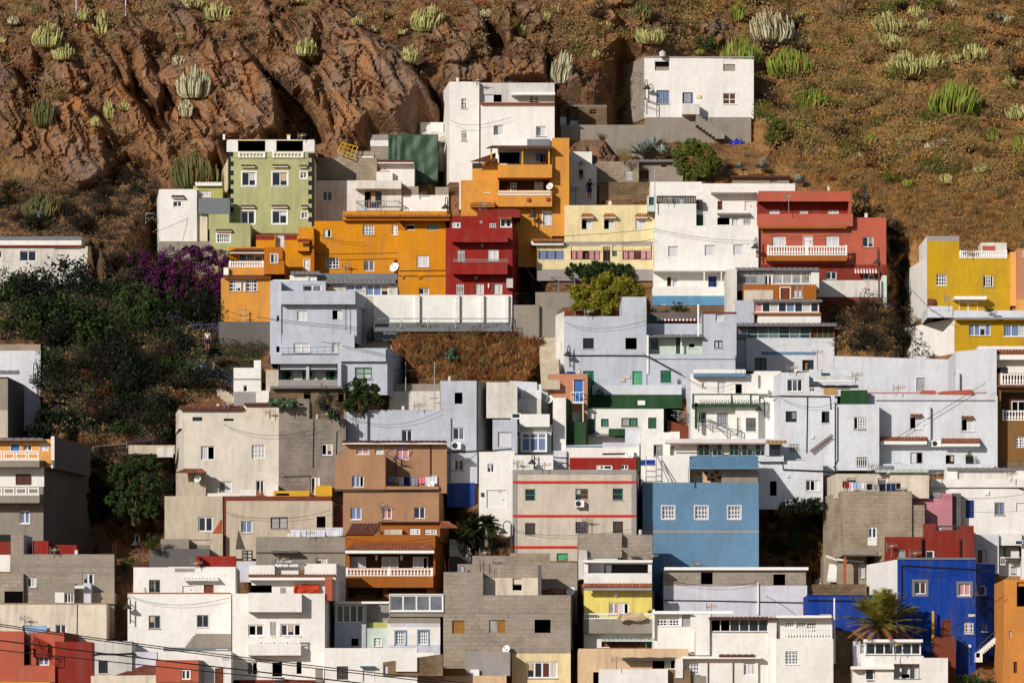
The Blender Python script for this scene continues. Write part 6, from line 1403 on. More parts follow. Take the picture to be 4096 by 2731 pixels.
# --- cables
def wire(q,pts,label,r,Y=None,off=.4,sag=0):
    Q(q); P_=[]
    for (x,y) in pts: P_.append(at(fx(x),fy(y),Y) if Y is not None else near(x,y,off))
    b=MB(); b.tube(P_,r,5); o=b.build('overhead_cable','cable',None,P_[0]); tag(o,label,'cable')
def par(p0,p1,p2):  # smooth through three points
    return [(p0[0]*(1-t)**2+2*t*(1-t)*(2*p1[0]-.5*p0[0]-.5*p2[0])+p2[0]*t*t,p0[1]*(1-t)**2+2*t*(1-t)*(2*p1[1]-.5*p0[1]-.5*p2[1])+p2[1]*t*t) for t in [i/14 for i in range(15)]]
wire('03',par((-900,890),(1700,1262),(4600,1600)),'uppermost of the black power lines across the bottom left corner',.03,-60)
wire('03',par((-900,905),(1700,1282),(4600,1625)),'black power line just beneath the uppermost one, bottom left corner',.03,-61)
wire('03',par((-900,1060),(1700,1385),(4200,1660)),'thick black power line crossing the terracotta house, bottom left corner',.04,-62)
wire('03',par((-900,1170),(1700,1440),(4200,1690)),'lowest of the black power lines across the bottom left corner',.03,-63)
for q,pts,l in [('01',[(0,395),(500,670),(940,870),(1500,1110),(2240,1335)],'pale cable over the left thicket, from the white house to the utility pole'),('01',[(1460,550),(1750,430),(2090,275)],'thin cable rising across the small square white house')]:
    Q(q); P0=near(*pts[0],1.0); P1=near(*pts[-1],1.0); n=len(pts)
    b=MB(); b.tube([at(fx(x),fy(y),P0.y+(P1.y-P0.y)*i/(n-1)-1.2) for i,(x,y) in enumerate(pts)],.016,5); o=b.build('overhead_cable','cable',None,P0); tag(o,l,'cable')
for q,pts,l in [('21',[(480,600),(900,575),(1310,535)],'cable across the cream house, upper'),('21',[(1000,672),(1180,650),(1310,628)],'cable above the cream veranda'),('22',[(1200,110),(1380,210),(1560,300)],'thick black cable sloping down to the green balcony house'),('31',[(1090,820),(1270,1040),(1480,1260),(1700,1400)],'cable running down across the white side of the mustard yellow house'),('21',[(35,740),(190,980),(530,1200)],'cable from the red house to the garden fence'),('11',[(0,1343),(500,1400),(1075,1452)],'cable across the three storey white house'),('12',[(600,0),(1000,80),(1340,155)],'cable over the green window block'),('12',[(1750,1215),(1900,1130),(2040,1020)],'thick cable from the tan house to the white corner'),('33',[(1640,1100),(1900,950),(2170,770)],'cable before the vivid blue house'),('33',[(-20,765),(130,850),(270,950)],'cable sloping down before the white roofed house'),('32',[(1180,880),(1480,700),(2000,380)],'thin cable across the tile hooded windows'),('03',[(410,0),(600,110),(860,215)],'cable beside the concrete balcony building')]:
    Q(q); ps=[near(x,y,.25) for x,y in pts]; Y=min(p.y for p in ps); b=MB(); b.tube([at(fx(x),fy(y),Y-.1) for x,y in pts],.02,5); o=b.build('overhead_cable','cable',None,at(fx(pts[0][0]),fy(pts[0][1]),Y-.1)); tag(o,l,'cable')
# --- poles
def pole(q,x,yt,yb,label,r=.06,arms=(),m='frame_grey',off=.6):
    Q(q); p=near(x,yb,off); Y=p.y; root=empty('utility_pole',p,label,'pole'); b=MB(); T=at(fx(x),fy(yt),Y); b.tube([p-Vector((0,0,.5)),T],[r*1.2,r],7); b.build('shaft',m,root)
    if arms:
        b=MB()
        for (y,w) in arms: c=at(fx(x),fy(y),Y); b.tube([c-Vector((w,0,0)),c+Vector((w,0,0))],.03,5)
        b.build('crossarm','iron',root)
pole('01',2242,1255,1568,'slender pole with fanning wires below the porch house',.05,((1275,.2),(1330,.35))); pole('00',700,-40,195,'grey utility pole high on the left slope'); pole('00',1155,-40,95,'shorter utility pole right of the other on the high left slope')
pole('12',1375,190,392,'roof mast with crossbars by the dry slope',.03,((265,.9),)); pole('12',1640,185,560,'tall roof mast beside the raised white block',.03,((520,.3),)); pole('21',1312,-10,320,'tall thin mast at the right end of the cream house',.035); pole('33',610,785,1320,'white post left of the date palm',.06,m='wt'); pole('33',1517,905,1130,'short yellow chimney pipe by the brown front door',.09,m='yellow_paint')
# --- railings
def railing(q,pts,h,label,m='blue_iron',x=False,off=.3,post=1,Y=None,mid=True):
    Q(q); P_=[near(a,b_,off) for a,b_ in pts] if Y is None else [at(fx(a),fy(b_),Y) for a,b_ in pts]
    root=empty('railing',P_[0],label,'railing'); hh=h*px_m(P_[0].y); b=MB()
    U=Vector((0,0,hh)); b.tube([p+U for p in P_],.04,5)
    if mid: b.tube([p+U*.5 for p in P_],.025,5)
    b.build('rails',m,root)
    for p in P_: b=MB(); b.tube([p-Vector((0,0,.1)),p+U],.04,5); b.build('post',m,root)
    if x:
        b=MB()
        for p,q_ in zip(P_,P_[1:]): b.tube([p,q_+U],.025,4); b.tube([p+U,q_],.025,4)
        b.build('cross_braces',m,root)
railing('01',[(1510,1350),(1580,1395),(1790,1490)],70,'blue handrail sloping down under the bougainvillea'); railing('01',[(1790,1500),(2010,1490),(2120,1490),(2340,1490)],85,'blue railing below the porch house')
railing('02',[(790,1010),(855,1000),(1165,970),(1170,975)],70,'grey path railing across the left valley',m='galv'); railing('02',[(1190,955),(1400,945),(1600,950)],65,'blue path railing left of the tall beige house')
railing('02',[(1705,300),(1860,305),(2000,375),(2140,450)],95,'blue stair railing at the left stone steps'); railing('21',[(28,1222),(135,1225),(220,1222),(262,1200)],98,'pale mint cross braced railing by the red house',m='mint_iron',x=True,mid=False)
railing('01',[(1335,480),(1440,480)],88,'white cross braced railing left of the small square white house',m='wt',x=True); railing('22',[(1420,715),(1525,720),(1610,740),(1690,795),(1820,805),(1980,880),(2110,905)],85,'grey cross braced ramp railing under the green balcony house',m='galv',x=True)
railing('31',[(1085,1275),(1215,1275),(1255,1275)],50,'blue railing between the terracotta and mustard houses'); railing('21',[(187,1105),(430,1105),(575,1105)],125,'wire garden fence left of the yellow tree',m='galv'); railing('21',[(580,1330),(812,1330),(1000,1330)],130,'thin wire fence before the yellow tree',m='galv')
railing('21',[(0,1400),(200,1400),(215,1530)],50,'grey handrail along the concrete road wall',m='galv'); railing('33',[(1725,1270),(1775,1290)],130,'small blue railing under the vivid blue house',m='blue_iron'); railing('32',[(100,1640),(300,1650),(480,1655)],40,'dark railing in the shaded gully',m='iron'); railing('20',[(1215,1020),(1330,1062)],110,'curved grey rail at the corner of the highest white house',m='galv')
# --- long steps
def steps(q,pts,n,label,m,wall=None):
    """pts: left-bottom, right-bottom, left-top, right-top in picture units"""
    Q(q); lb,rb,lt,rt=pts; p0=near((lb[0]+rb[0])/2,lb[1],.6); p1=near((lt[0]+rt[0])/2,lt[1],.3); root=empty('steps',p0,label,'stairs'); b=MB()
    for i in range(n):
        f=i/n; f2=(i+1)/n; Y=p0.y+(max(p1.y,p0.y+3)-p0.y)*f
        A=at(fx(lb[0]+(lt[0]-lb[0])*f),fy(lb[1]+(lt[1]-lb[1])*f),Y); Bq=at(fx(rb[0]+(rt[0]-rb[0])*f),fy(rb[1]+(rt[1]-rb[1])*f),Y)
        T=at(0,fy(lb[1]+(lt[1]-lb[1])*f2),Y).z+.01
        d=(max(p1.y,p0.y+3)-p0.y)/n+.3
        b.hexa([(A.x,Y,A.z-.4),(Bq.x,Y,Bq.z-.4),(Bq.x,Y,T),(A.x,Y,T)],[(A.x,Y+d,A.z-.4),(Bq.x,Y+d,Bq.z-.4),(Bq.x,Y+d,T),(A.x,Y+d,T)])
    b.build('flight',m,root)
steps('22',((270,390),(440,390),(240,-110),(410,-110)),26,'long flight of worn tan steps climbing left of the large white house','sand_plaster')
steps('21',((95,1230),(225,1230),(120,830),(215,830)),18,'shaded narrow steps between the red house and the cream house','dark_concrete_and_shade')
steps('02',((1750,300),(1840,300),(1850,110),(1925,110)),10,'stone steps with blue rails on the left slope','sand_plaster'); steps('02',((2080,520),(2160,520),(1740,300),(1830,300)),12,'lower flight of stone steps leading to the little white hut','sand_plaster')
# --- road and garden walls
H('road_wall','grey concrete road wall left of the long steps','21',15,250,1232,1470,'concrete',dy=-.4,d=1,cat='wall')
H('road_wall','angled pale concrete wall beside the long steps','21',250,415,1205,1420,'concrete',dy=-.6,d=1,cat='wall',y0r=1290)
H('garden_wall','pale garden wall behind the wire fence and yellow tree','21',215,620,1115,1200,'concrete',dy=.2,d=.6,cat='wall'); H('garden_wall','brown block wall under the yellow tree','21',480,1240,1285,1345,'red_brown',dy=-.2,d=1,cat='wall'); H('garden_wall','low block wall below the blue painted base','21',1240,2000,1300,1420,'dark_concrete_and_shade',dy=-.3,d=1,cat='wall')
H('stair_parapet','ragged white parapet along the right of the long steps','21',400,480,1330,1990,'old_white_plaster',dy=-.2,d=1.5,cat='wall',y0r=1290); H('road_wall','low dark wall under the porch house and its fence','01',2010,2480,1385,1568,'dark_concrete_and_shade',dy=-.2,d=1,cat='wall')
H('path_wall','pale path wall with a white patch in the left valley','02',1180,1605,950,1000,'sand_plaster',dy=-.2,d=.6,cat='wall',drop=.25); B('white_patch',1440,1590,970,1060,'old_white_plaster',.03); H('path_wall','low stone wall on the slope behind the tall beige house','02',520,880,585,640,'stone',dy=0,d=.6,cat='wall'); H('retaining_wall','rough grey concrete wall under the small square white house and the bougainvillea','01',1450,1935,648,790,'concrete',dy=1.2,d=1,cat='wall'); H('dry_stone_wall','dry stone wall beneath the two people, right of the orange house','21',800,1262,105,230,'stone',dy=1.0,d=1,cat='wall')
H('block_hut','low block hut with a barred white gate right of the two people','20',780,1165,1485,1665,'warm_block',dy=1.0,d=3,cat='hut'); W(1048,1108,1568,1662,'h',f='n',bars=5); V(1165,1570,1470,1650,'block',o=-1.2,d=3); W(1370,1418,1498,1540,'k',f='n'); W(1170,1250,1570,1650,'k',f='n'); TILE(1000,1560,1468,1482,.5,'grey_sheet',step=.5); B('white_pier',745,780,1490,1665,'white_plaster',.2)
H('tin_hut','low rusty hut with a brown door behind the white terrace','31',-320,195,62,120,'block',dy=1.0,d=3,cat='hut'); B('tin_roof',-340,205,44,64,'brown',.4); W(20,88,78,118,'rk',f='n')
H('block_wall','pale block wall with coral roof clutter behind the three-shutter house','21',2030,2330,66,160,'block',dy=2.0,d=1,cat='wall')
# --- tarpaulins
def tarp(q,x0,x1,y0,y1,m,label,off=.3,fold=7,irr=0.0):
    Q(q); p=near((x0+x1)/2,(y0+y1)/2,off); Y=p.y; N,Mz=70,24; rows=[]
    for j in range(Mz+1):
        f=j/Mz; row=[]
        for i in range(N+1):
            e=i/N; pt_=at(fx(x0+(x1-x0)*e+irr*12*math.sin(f*7+e*3)),fy(y0+(y1-y0)*f+irr*14*math.sin(e*11)),Y)
            row.append(pt_+Vector((0,-.07*math.sin(e*fold*2.2+5*math.sin(e*4.3)+f*2.2*math.sin(e*9))*(.25+f)-.06*math.sin(e*fold*1.1+f*5+2)-.025*math.sin(f*19+e*17)-.0*math.sin(e*fold*3.1+f*2.5*math.sin(e*5))*(.3+f*.7)-.25*math.sin(f*3.1)*abs(e-.5),0)))
        rows.append(row)
    b=MB(); b.grid(rows); o=b.build('tarpaulin',m,None,p,smooth=True); tag(o,label,'tarpaulin'); sm=o.modifiers.new('thick','SOLIDIFY'); sm.thickness=.02
tarp('10',1215,1672,1236,1690,'tarp_green','dark green tarpaulin hanging in folds left of the tall white house',.6,17); tarp('10',1535,1775,1215,1300,'tarp_white','short upper white tarpaulin beside the green one',.75,5,.6); tarp('10',1672,1772,1296,1580,'tarp_white','long white tarpaulin hanging against the tall white house',.7,4,.6)
tarp('20',2010,2112,1285,1332,'tarp_blue','small bright blue tarpaulin below the highest white house',.4,4,1.0); tarp('23',975,1215,925,995,'tarp_beige','beige cloth draped over the yellow house balcony rail',1.5,5,.5); tarp('13',350,580,660,745,'red_awning','orange red sail awning on the lower centre white house',.2,3,.2)
Q('21'); p=near(1520,1362,.6)
def valance(q,x0,x1,y0,y1,n,label,off):
    Q(q); p=near((x0+x1)/2,y1,off); Y=p.y; b=MB()
    for i in range(n):
        a=x0+(x1-x0)*i/n; c=x0+(x1-x0)*(i+1)/n
        b.poly([at(fx(a),fy(y0+14),Y),at(fx(c),fy(y0+14),Y),at(fx(c),fy(y0),Y)+Vector((0,.9,0)),at(fx(a),fy(y0),Y)+Vector((0,.9,0))],i%2)
        b.poly([at(fx(a),fy(y1),Y),at(fx((a+c)/2),fy(y1+4),Y),at(fx(c),fy(y1),Y),at(fx(c),fy(y0+14),Y),at(fx(a),fy(y0+14),Y)],i%2)
    o=b.build('awning',['striped_white','stripe_red'],None,p); tag(o,label,'awning')
valance('21',1330,1700,1346,1376,22,'red and white striped awning over the terrace between the white houses',.6)
# --- odds and ends
def thing_box(q,x0,x1,y0,y1,m,name,label,cat,d=.5,off=.4,bev=.03):
    Q(q); p=near((x0+x1)/2,y1-1,off); s=px_m(p.y); w=(x1-x0)*s; h=(y1-y0)*s; c=at(fx((x0+x1)/2),fy((y0+y1)/2),p.y); root=empty(name,at(fx((x0+x1)/2),fy(y1),p.y),label,cat); return root,c,w,h
r,c,w,h=thing_box('20',1352,1412,472,524,'tank','water_tank','white cylindrical water tank on the highest house roof','tank'); b=MB(); b.lathe(c,[(w*.48,-h/2),(w*.5,-h*.1),(w*.5,h*.3),(w*.42,h*.42),(w*.2,h*.5),(.02,h*.5)],16); b.build('tank_body','tank',r,smooth=True); b=MB(); b.lathe(c+Vector((0,0,h*.5)),[(w*.18,0),(w*.18,.08),(.01,.1)],10); b.build('lid','frame_grey',r)
r,c,w,h=thing_box('21',1690,1752,275,350,'tank','water_tank','ribbed grey water tank on the three-shutter white house','tank'); b=MB(); b.lathe(c,[(w*.5,-h/2)]+[(w*(.5-.03*(i%2)),-h/2+h*i/9) for i in range(1,9)]+[(w*.5,h/2),(.02,h/2)],14); b.build('tank_body','concrete',r); b=MB(); b.lathe(c+Vector((0,0,h*.5)),[(w*.5,0),(w*.5,.06),(.01,.1)],12); b.build('lid','frame_grey',r)
for x0,x1,l in ((255,340,'left of two white water boxes on the pale green house roof'),(348,430,'right of two white water boxes on the pale green house roof')):
    r,c,w,h=thing_box('10',x0,x1,1240,1280,'wt','water_box',l,'tank',off=-2); b=MB(); b.box(c,(w,.8,h*.8)); b.build('box_body','wt',r); b=MB(); b.box(c+Vector((0,0,h*.42)),(w*1.05,.86,.06)); b.build('lid','frame_grey',r)
Q('10'); p=near(845,1400,.6); root=empty('metal_frame',p,'tilted yellow metal grid frame leaning on the cliff','frame'); b=MB(); cs=[(785,1312),(935,1350),(895,1462),(750,1398)]
pp=[at(fx(x),fy(y),p.y) for x,y in cs]
for i in range(4): b.tube([pp[i],pp[(i+1)%4]],.05,5)
b.build('border','yellow_paint',root); b=MB()
for f in (.25,.5,.75): b.tube([pp[0].lerp(pp[1],f),pp[3].lerp(pp[2],f)],.035,4)
for f in (.35,.7): b.tube([pp[0].lerp(pp[3],f),pp[1].lerp(pp[2],f)],.035,4)
b.build('grid_bars','yellow_paint',root)
Q('33'); p=near(600,630,.5); root=empty('old_door','%s'%'' or p,'white panel door leaning in the dark gully','door'); root.location=p; b=MB(); A=[at(fx(x),fy(y),p.y) for x,y in ((540,636),(628,640),(652,478),(562,472))]; b.hexa(A,[a+Vector((0,.08,0)) for a in A]); b.build('leaf','white_door',root); b=MB(); A2=[a.lerp(sum(A,Vector())/4,.2)+Vector((0,-.03,0)) for a in A]; b.hexa(A2,[a+Vector((0,.04,0)) for a in A2]); b.build('inset_panel','wt',root)
Q('33'); p=near(500,655,.5); b=MB(); 
for i in range(26): x=440+random.random()*150; y=655-random.random()*45; b.box(at(fx(x),fy(y),p.y+random.random()),(.35,.3,.16))
o=b.build('rubble','old_white_plaster',None,p); tag(o,'heap of white broken blocks below the leaning door','rubble',kind='stuff')
Q('32'); p=near(485,960,.15); root=empty('ladder',p,'pale wooden ladder leaning on the laundry terrace house','ladder'); b=MB(); a0,a1=at(fx(385),fy(1005),p.y),at(fx(590),fy(850),p.y); b0,b1=at(fx(410),fy(1030),p.y),at(fx(594),fy(880),p.y); b.tube([a0,a1],.04,5); b.tube([b0,b1],.04,5); b.build('side_rails','brown',root); b=MB()
for i in range(1,11): b.tube([a0.lerp(a1,i/11),b0.lerp(b1,i/11)],.025,4)
b.build('rungs','brown',root)
# ladder and frames on white balcony house
Q('13'); p=near(150,1100,.12); root=empty('ladder',p,'thin grey ladder hung between the windows of the lower centre white house','ladder'); b=MB(); b.tube([at(fx(135),fy(1130),p.y),at(fx(132),fy(1000),p.y)],.03,4); b.tube([at(fx(165),fy(1130),p.y),at(fx(165),fy(1000),p.y)],.03,4); b.build('side_rails','galv',root); b=MB()
for i in range(6): b.tube([at(fx(133),fy(1015+i*20),p.y),at(fx(165),fy(1015+i*20),p.y)],.02,4)
b.build('rungs','galv',root)
# street name plate
Q('22'); p=near(540,285,.06); b=MB(); b.box(p,(.62,.05,.16)); o=b.build('street_sign','navy_door',None,p); tag(o,'small navy street name plate above the salmon stair tower','sign')
# --- people
def person(name_q,x,yf,height,joints,shirt,trou,label,off=.4,sleeve=.5,shorts=True):
    Q(name_q); p=near(x,yf,off); root=empty('person',p,label,'person'); s=height/1.72
    J={k:Vector(v)*s for k,v in joints.items()}
    def sk(nm,verts,edges,mat,par):
        me=bpy.data.meshes.new(nm); me.from_pydata([v[0] for v in verts],edges and [e for e in edges],[]) ; me.materials.append(M(mat)); o=bpy.data.objects.new(nm,me); COL.objects.link(o); o.parent=par
        md=o.modifiers.new('skin','SKIN'); md.use_smooth_shade=True
        for i,v in enumerate(verts): d=me.skin_vertices[0].data[i]; d.radius=(v[1]*s,v[1]*s*(v[2] if len(v)>2 else 1)); d.use_root=(i==0)
        sb=o.modifiers.new('sub','SUBSURF'); sb.levels=sb.render_levels=1; return o
    V_=[];E=[];ix={}
    def add(n,pos,r,a=1,frm=None):
        V_.append((pos,r,a)); ix[n]=len(V_)-1
        if frm: E.append((ix[frm],ix[n]))
    add('pel',J['pel'],.13,.8); add('waist',J['waist'],.12,.75,'pel'); add('chest',J['chest'],.15,.7,'waist'); add('neck',J['neck'],.055,1,'chest'); add('head0',J['head']-Vector((0,0,.09))*s,.075,1.1,'neck'); add('head1',J['head'],.09,1.2,'head0'); add('head2',J['head']+Vector((0,0,.09))*s,.075,1.1,'head1'); add('nose',J['head']+(Vector((0,-.115,-.01)))*s,.016,1,'head1')
    for d in 'lr':
        add(d+'sh',J[d+'sh'],.058,1,'chest'); add(d+'el',J[d+'el'],.042,1,d+'sh'); add(d+'wr',J[d+'wr'],.028,1,d+'el'); hd=(J[d+'wr']-J[d+'el']).normalized(); pal=J[d+'wr']+hd*.08*s; add(d+'pal',pal,.034,.5,d+'wr')
        sd=hd.cross(Vector((0,1,0))); sd=sd.normalized() if sd.length>.1 else Vector((1,0,0))
        for fi in range(4):
            k=(fi-1.5)*.02; a_=pal+(hd*.045+sd*k)*s; b_=a_+(hd*.04+Vector((0,-.012,-.006)))*s*(1.1-.12*abs(fi-1.3)); add(d+'f%d'%fi,a_,.009,1,d+'pal'); add(d+'g%d'%fi,b_,.007,1,d+'f%d'%fi)
        t_=pal+(sd*.045+hd*.005)*s; add(d+'t',t_,.010,1,d+'pal'); add(d+'t2',t_+(hd*.03+sd*.012)*s,.008,1,d+'t')
        add(d+'hip',J[d+'hip'],.085,1,'pel'); add(d+'kn',J[d+'kn'],.058,1,d+'hip'); add(d+'ca',J[d+'kn'].lerp(J[d+'an'],.3),.055,1,d+'kn'); add(d+'an',J[d+'an'],.038,1,d+'ca'); add(d+'to',J[d+'an']+Vector((0,-.16,-.05))*s,.035,1,d+'an')
    sk('body',V_,E,'skin',root)
    sv=[(J['pel']+Vector((0,0,.04))*s,.155,.85),(J['waist'],.145,.8),(J['chest'],.175,.75)]; se=[(0,1),(1,2)]
    for d in 'lr':
        sv.append((J[d+'sh'],.082)); se.append((2,len(sv)-1)); sv.append((J[d+'sh'].lerp(J[d+'el'],sleeve),.066)); se.append((len(sv)-2,len(sv)-1))
    sk('shirt',sv,se,shirt,root)
    tv=[(J['pel'],.16,.85)]; te=[]
    for d in 'lr':
        tv.append((J[d+'hip'],.11)); te.append((0,len(tv)-1)); tv.append((J[d+'kn']+Vector((0,0,.02))*s,.085)); te.append((len(tv)-2,len(tv)-1))
        if not shorts: tv.append((J[d+'an']+Vector((0,0,.05))*s,.06)); te.append((len(tv)-2,len(tv)-1))
    sk('shorts' if shorts else 'trousers',tv,te,trou,root)
    b=MB(); hc=J['head']+Vector((0,.015,.035))*s; b.lathe(hc,[(.105*s,-.02*s),(.112*s,.03*s),(.095*s,.085*s),(.05*s,.115*s),(.005,.122*s)],12); h=b.build('hair','dark_hair',root,(0,0,0),smooth=True)
    b=MB()
    for k in (-1,1): b.lathe(J['head']+Vector((k*.033,-.098,.005))*s,[(.013*s,-.008*s),(.014*s,.0),(.004*s,.009*s)],6)
    b.build('eyes','dark_hair',root,(0,0,0))
ST=dict(pel=(0,0,.95),waist=(0,.01,1.12),chest=(0,.0,1.36),neck=(0,0,1.48),head=(0,-.02,1.60),lsh=(.19,0,1.40),rsh=(-.19,0,1.40),lhip=(.09,0,.88),rhip=(-.09,0,.88),lkn=(.1,-.03,.5),rkn=(-.1,-.02,.5),lan=(.11,.02,.08),ran=(-.11,.02,.08))
person('21',635,88,1.45,dict(ST,lel=(.34,-.02,1.62),lwr=(.12,-.06,1.74),rel=(-.34,-.02,1.62),rwr=(-.12,-.06,1.74)),'cloth_white','cloth_dark','person in a white vest and dark trousers with hands raised behind the head',.3,.25,False)
person('21',712,262,1.62,dict(ST,lel=(.34,-.2,1.2),lwr=(.5,-.35,1.28),rel=(-.28,.02,1.14),rwr=(-.26,-.12,.94),head=(.03,-.03,1.60)),'cloth_dark','cloth_navy','person in a black shirt and blue shorts reaching right along the white wall',.35,.45,True)
person('02',1906,82,1.6,dict(ST,lel=(.26,.02,1.14),lwr=(.24,-.1,.92),rel=(-.26,.02,1.14),rwr=(-.24,-.12,.92)),'cloth_white','cloth_navy','person in a pale shirt standing on the left stone steps',.8,.5,True)

# --- clutter on the roofs
def drum(q,x,y,h,label,m):
    Q(q); p=near(x,y-1,-.8); s=px_m(p.y); hh=h*s; r=hh*.36; root=empty('water_drum',at(fx(x),fy(y),p.y),label,'drum'); b=MB(); c=root.location
    b.lathe(c,[(r*.9,0),(r,.05*hh),(r,.33*hh),(r*1.05,.36*hh),(r,.39*hh),(r,.66*hh),(r*1.05,.69*hh),(r,.72*hh),(r,.97*hh),(r*.9,hh),(.01,hh)],14); b.build('drum_body',m,root); b=MB(); b.lathe(c+Vector((0,0,hh)),[(r*.5,0),(r*.5,.05),(.01,.07)],10); b.build('lid','frame_dark',root)
for a in [('10',2100,758,46,'white drum on the roof of the tall plain white house','tank'),('11',1000,372,42,'blue drum on the bright orange house roof','cloth_blue'),('22',620,297,40,'white drum on the salmon stair tower','tank'),('22',1120,-233,44,'white drum on the large white house roof','tank'),('12',1780,362,44,'white drum on the raised white block','tank'),('13',1900,548,46,'blue drum on the centre block house tower','cloth_blue'),('23',1180,205,44,'white drum above the narrow yellow house','tank'),('33',1600,418,44,'blue drum on the vivid blue house roof','cloth_blue'),('03',1330,742,40,'white drum on the lower left white house','tank'),('32',1250,470,40,'white drum on the tile hooded white house roof','tank'),('11',480,1012,42,'white drum on the three storey white house','tank'),('21',1560,302,40,'blue drum on the three-shutter house roof','cloth_blue'),('31',560,186,40,'white drum on the terracotta red house roof','tank'),('12',560,712,44,'white drum on the grey concrete block house','tank')]: drum(*a)
def vent(q,x,y,h,label,m='white_plaster'):
    Q(q); p=near(x,y+3,-.5); s=px_m(p.y); hh=h*s; root=empty('chimney',at(fx(x),fy(y),p.y),label,'chimney'); c=root.location; b=MB(); b.box(c+Vector((0,0,hh*.4)),(hh*.55,hh*.5,hh*.8)); b.build('shaft',m,root); b=MB(); b.box(c+Vector((0,0,hh*.86)),(hh*.8,hh*.7,hh*.1)); b.build('cap','terracotta',root); b=MB()
    for i in (-1,1): b.box(c+Vector((hh*.2*i,0,hh*.8)),(hh*.08,hh*.3,hh*.1))
    b.build('cowl','terracotta',root)
for a in [('11',300,-285,52,'chimney at the right of the pale green house roof'),('10',1850,752,46,'chimney on the left of the tall plain white house'),('21',900,318,50,'chimney on the cream house roof'),('22',800,1175,48,'chimney on the red striped beige house'),('02',2000,610,46,'chimney on the tall beige house'),('13',300,225,46,'chimney on the low concrete house'),('13',-150,485,46,'chimney on the lower centre white house'),('23',2050,503,46,'chimney on the bare block top storey'),('31',900,430,48,'chimney on the right wing of the terracotta red house'),('12',1350,626,42,'chimney on the L-shaped white house'),('03',700,385,48,'chimney on the grey block house'),('32',250,282,40,'chimney on the laundry terrace white house')]: vent(*a)
def rebar(q,x,y,label):
    Q(q); p=near(x,y+3,-.1); root=empty('rebar',at(fx(x),fy(y),p.y),label,'rebar','starter bars on unfinished walls'); b=MB(); c=root.location
    for i in range(4): b.tube([c+Vector((i%2*.22,i//2*.2,-.1)),c+Vector((i%2*.22+random.uniform(-.08,.08),i//2*.2,random.uniform(.6,1.0)))],.016,4)
    b.build('bars','brown',root)
for a in [('13',1740,547,'bare starter bars on the left corner of the centre block house'),('13',2060,547,'bare starter bars on the right corner of the centre block tower'),('12',230,712,'bare starter bars on the left of the grey concrete block house'),('12',800,712,'bare starter bars on the right of the grey concrete block house'),('03',1030,388,'bare starter bars at the right of the grey block house'),('23',1265,207,'bare starter bars beside the leaning boards of the yellow house'),('32',700,1374,'bare starter bars on the stilted block house'),('23',1410,537,'bare starter bars on the left of the bare block top storey')]: rebar(*a)

for q,pts,l in [('11',[(540,560),(760,640),(1000,660)],'cable drooping across the bright orange house'),('21',[(1310,535),(1800,620),(2250,640)],'cable across the three-shutter white house'),('31',[(-80,540),(300,610),(720,560)],'cable sagging below the terracotta house parapet'),('22',[(490,-180),(800,-120),(1230,-190)],'cable sagging over the large white house'),('22',[(1560,300),(1800,420),(2050,380)],'cable drooping in front of the green balcony house'),('12',[(820,680),(1250,760),(1690,640)],'cable sagging across the L-shaped white house'),('12',[(-300,760),(100,860),(560,800)],'cable drooping over the tall beige house'),('13',[(-280,0),(200,60),(690,-20)],'cable sagging over the brown trimmed beige house'),('13',[(830,240),(1200,275),(1640,235)],'cable drooping above the rust orange tiled canopy'),('23',[(10,160),(500,215),(1130,150)],'cable drooping across the red striped beige house'),('23',[(1400,600),(1800,680),(2250,640)],'cable sagging over the bare block top storey'),('33',[(1190,470),(1500,560),(1900,500)],'cable drooping over the vivid blue windows'),('32',[(120,520),(380,600),(620,560)],'cable sagging over the chamfered white house'),('32',[(1500,1400),(1900,1440),(2351,1400)],'cable drooping over the white house with deep blue doors'),('03',[(1175,760),(1600,850),(2120,780)],'cable sagging over the lower left white house'),('10',[(1780,1100),(2000,1150),(2340,1080)],'cable crossing the tall plain white house')]:
    Q(q); ps=[near(x,y,.3) for x,y in pts]; Y=min(p.y for p in ps); cv=par(*pts); b=MB(); b.tube([at(fx(x),fy(y),Y-.1) for x,y in cv],.014,4); o=b.build('overhead_cable','cable',None,at(fx(pts[0][0]),fy(pts[0][1]),Y-.1)); tag(o,l,'cable')

for a in [('11',420,-285,-345,'aerial on the right of the pale green house terrace roof'),('11',1150,372,300,'aerial on the tiled parapet of the bright orange house'),('11',2100,350,285,'aerial above the deep red house'),('21',1450,302,235,'aerial on the three-shutter white house'),('31',1850,790,720,'aerial on the mustard yellow house terrace'),('22',700,-235,-300,'aerial on the large plain white house'),('32',220,282,215,'aerial on the chamfered white house'),('32',1200,472,400,'aerial on the tile hooded white house'),('12',1500,625,560,'aerial on the L-shaped white house parapet'),('12',650,712,640,'aerial on the grey concrete block house'),('13',500,232,165,'aerial on the low concrete house'),('13',250,475,405,'aerial on the lower centre white house'),('03',500,388,320,'aerial on the grey block house'),('03',1800,505,440,'aerial on the upper lower-left white house'),('23',1700,508,445,'aerial on the white roof edge over the block storey'),('33',1350,418,350,'aerial on the vivid blue house'),('22',300,1178,1110,'aerial on the left of the red striped roof'),('02',2100,612,550,'aerial on the upper strip roof of the beige house')]:
    antenna(a[0],a[1],a[3],a[2],a[4],tilt=random.uniform(-.6,.6),big=random.uniform(.8,1.15))
finish_vols(); carve(); build_terrain(); floor_()
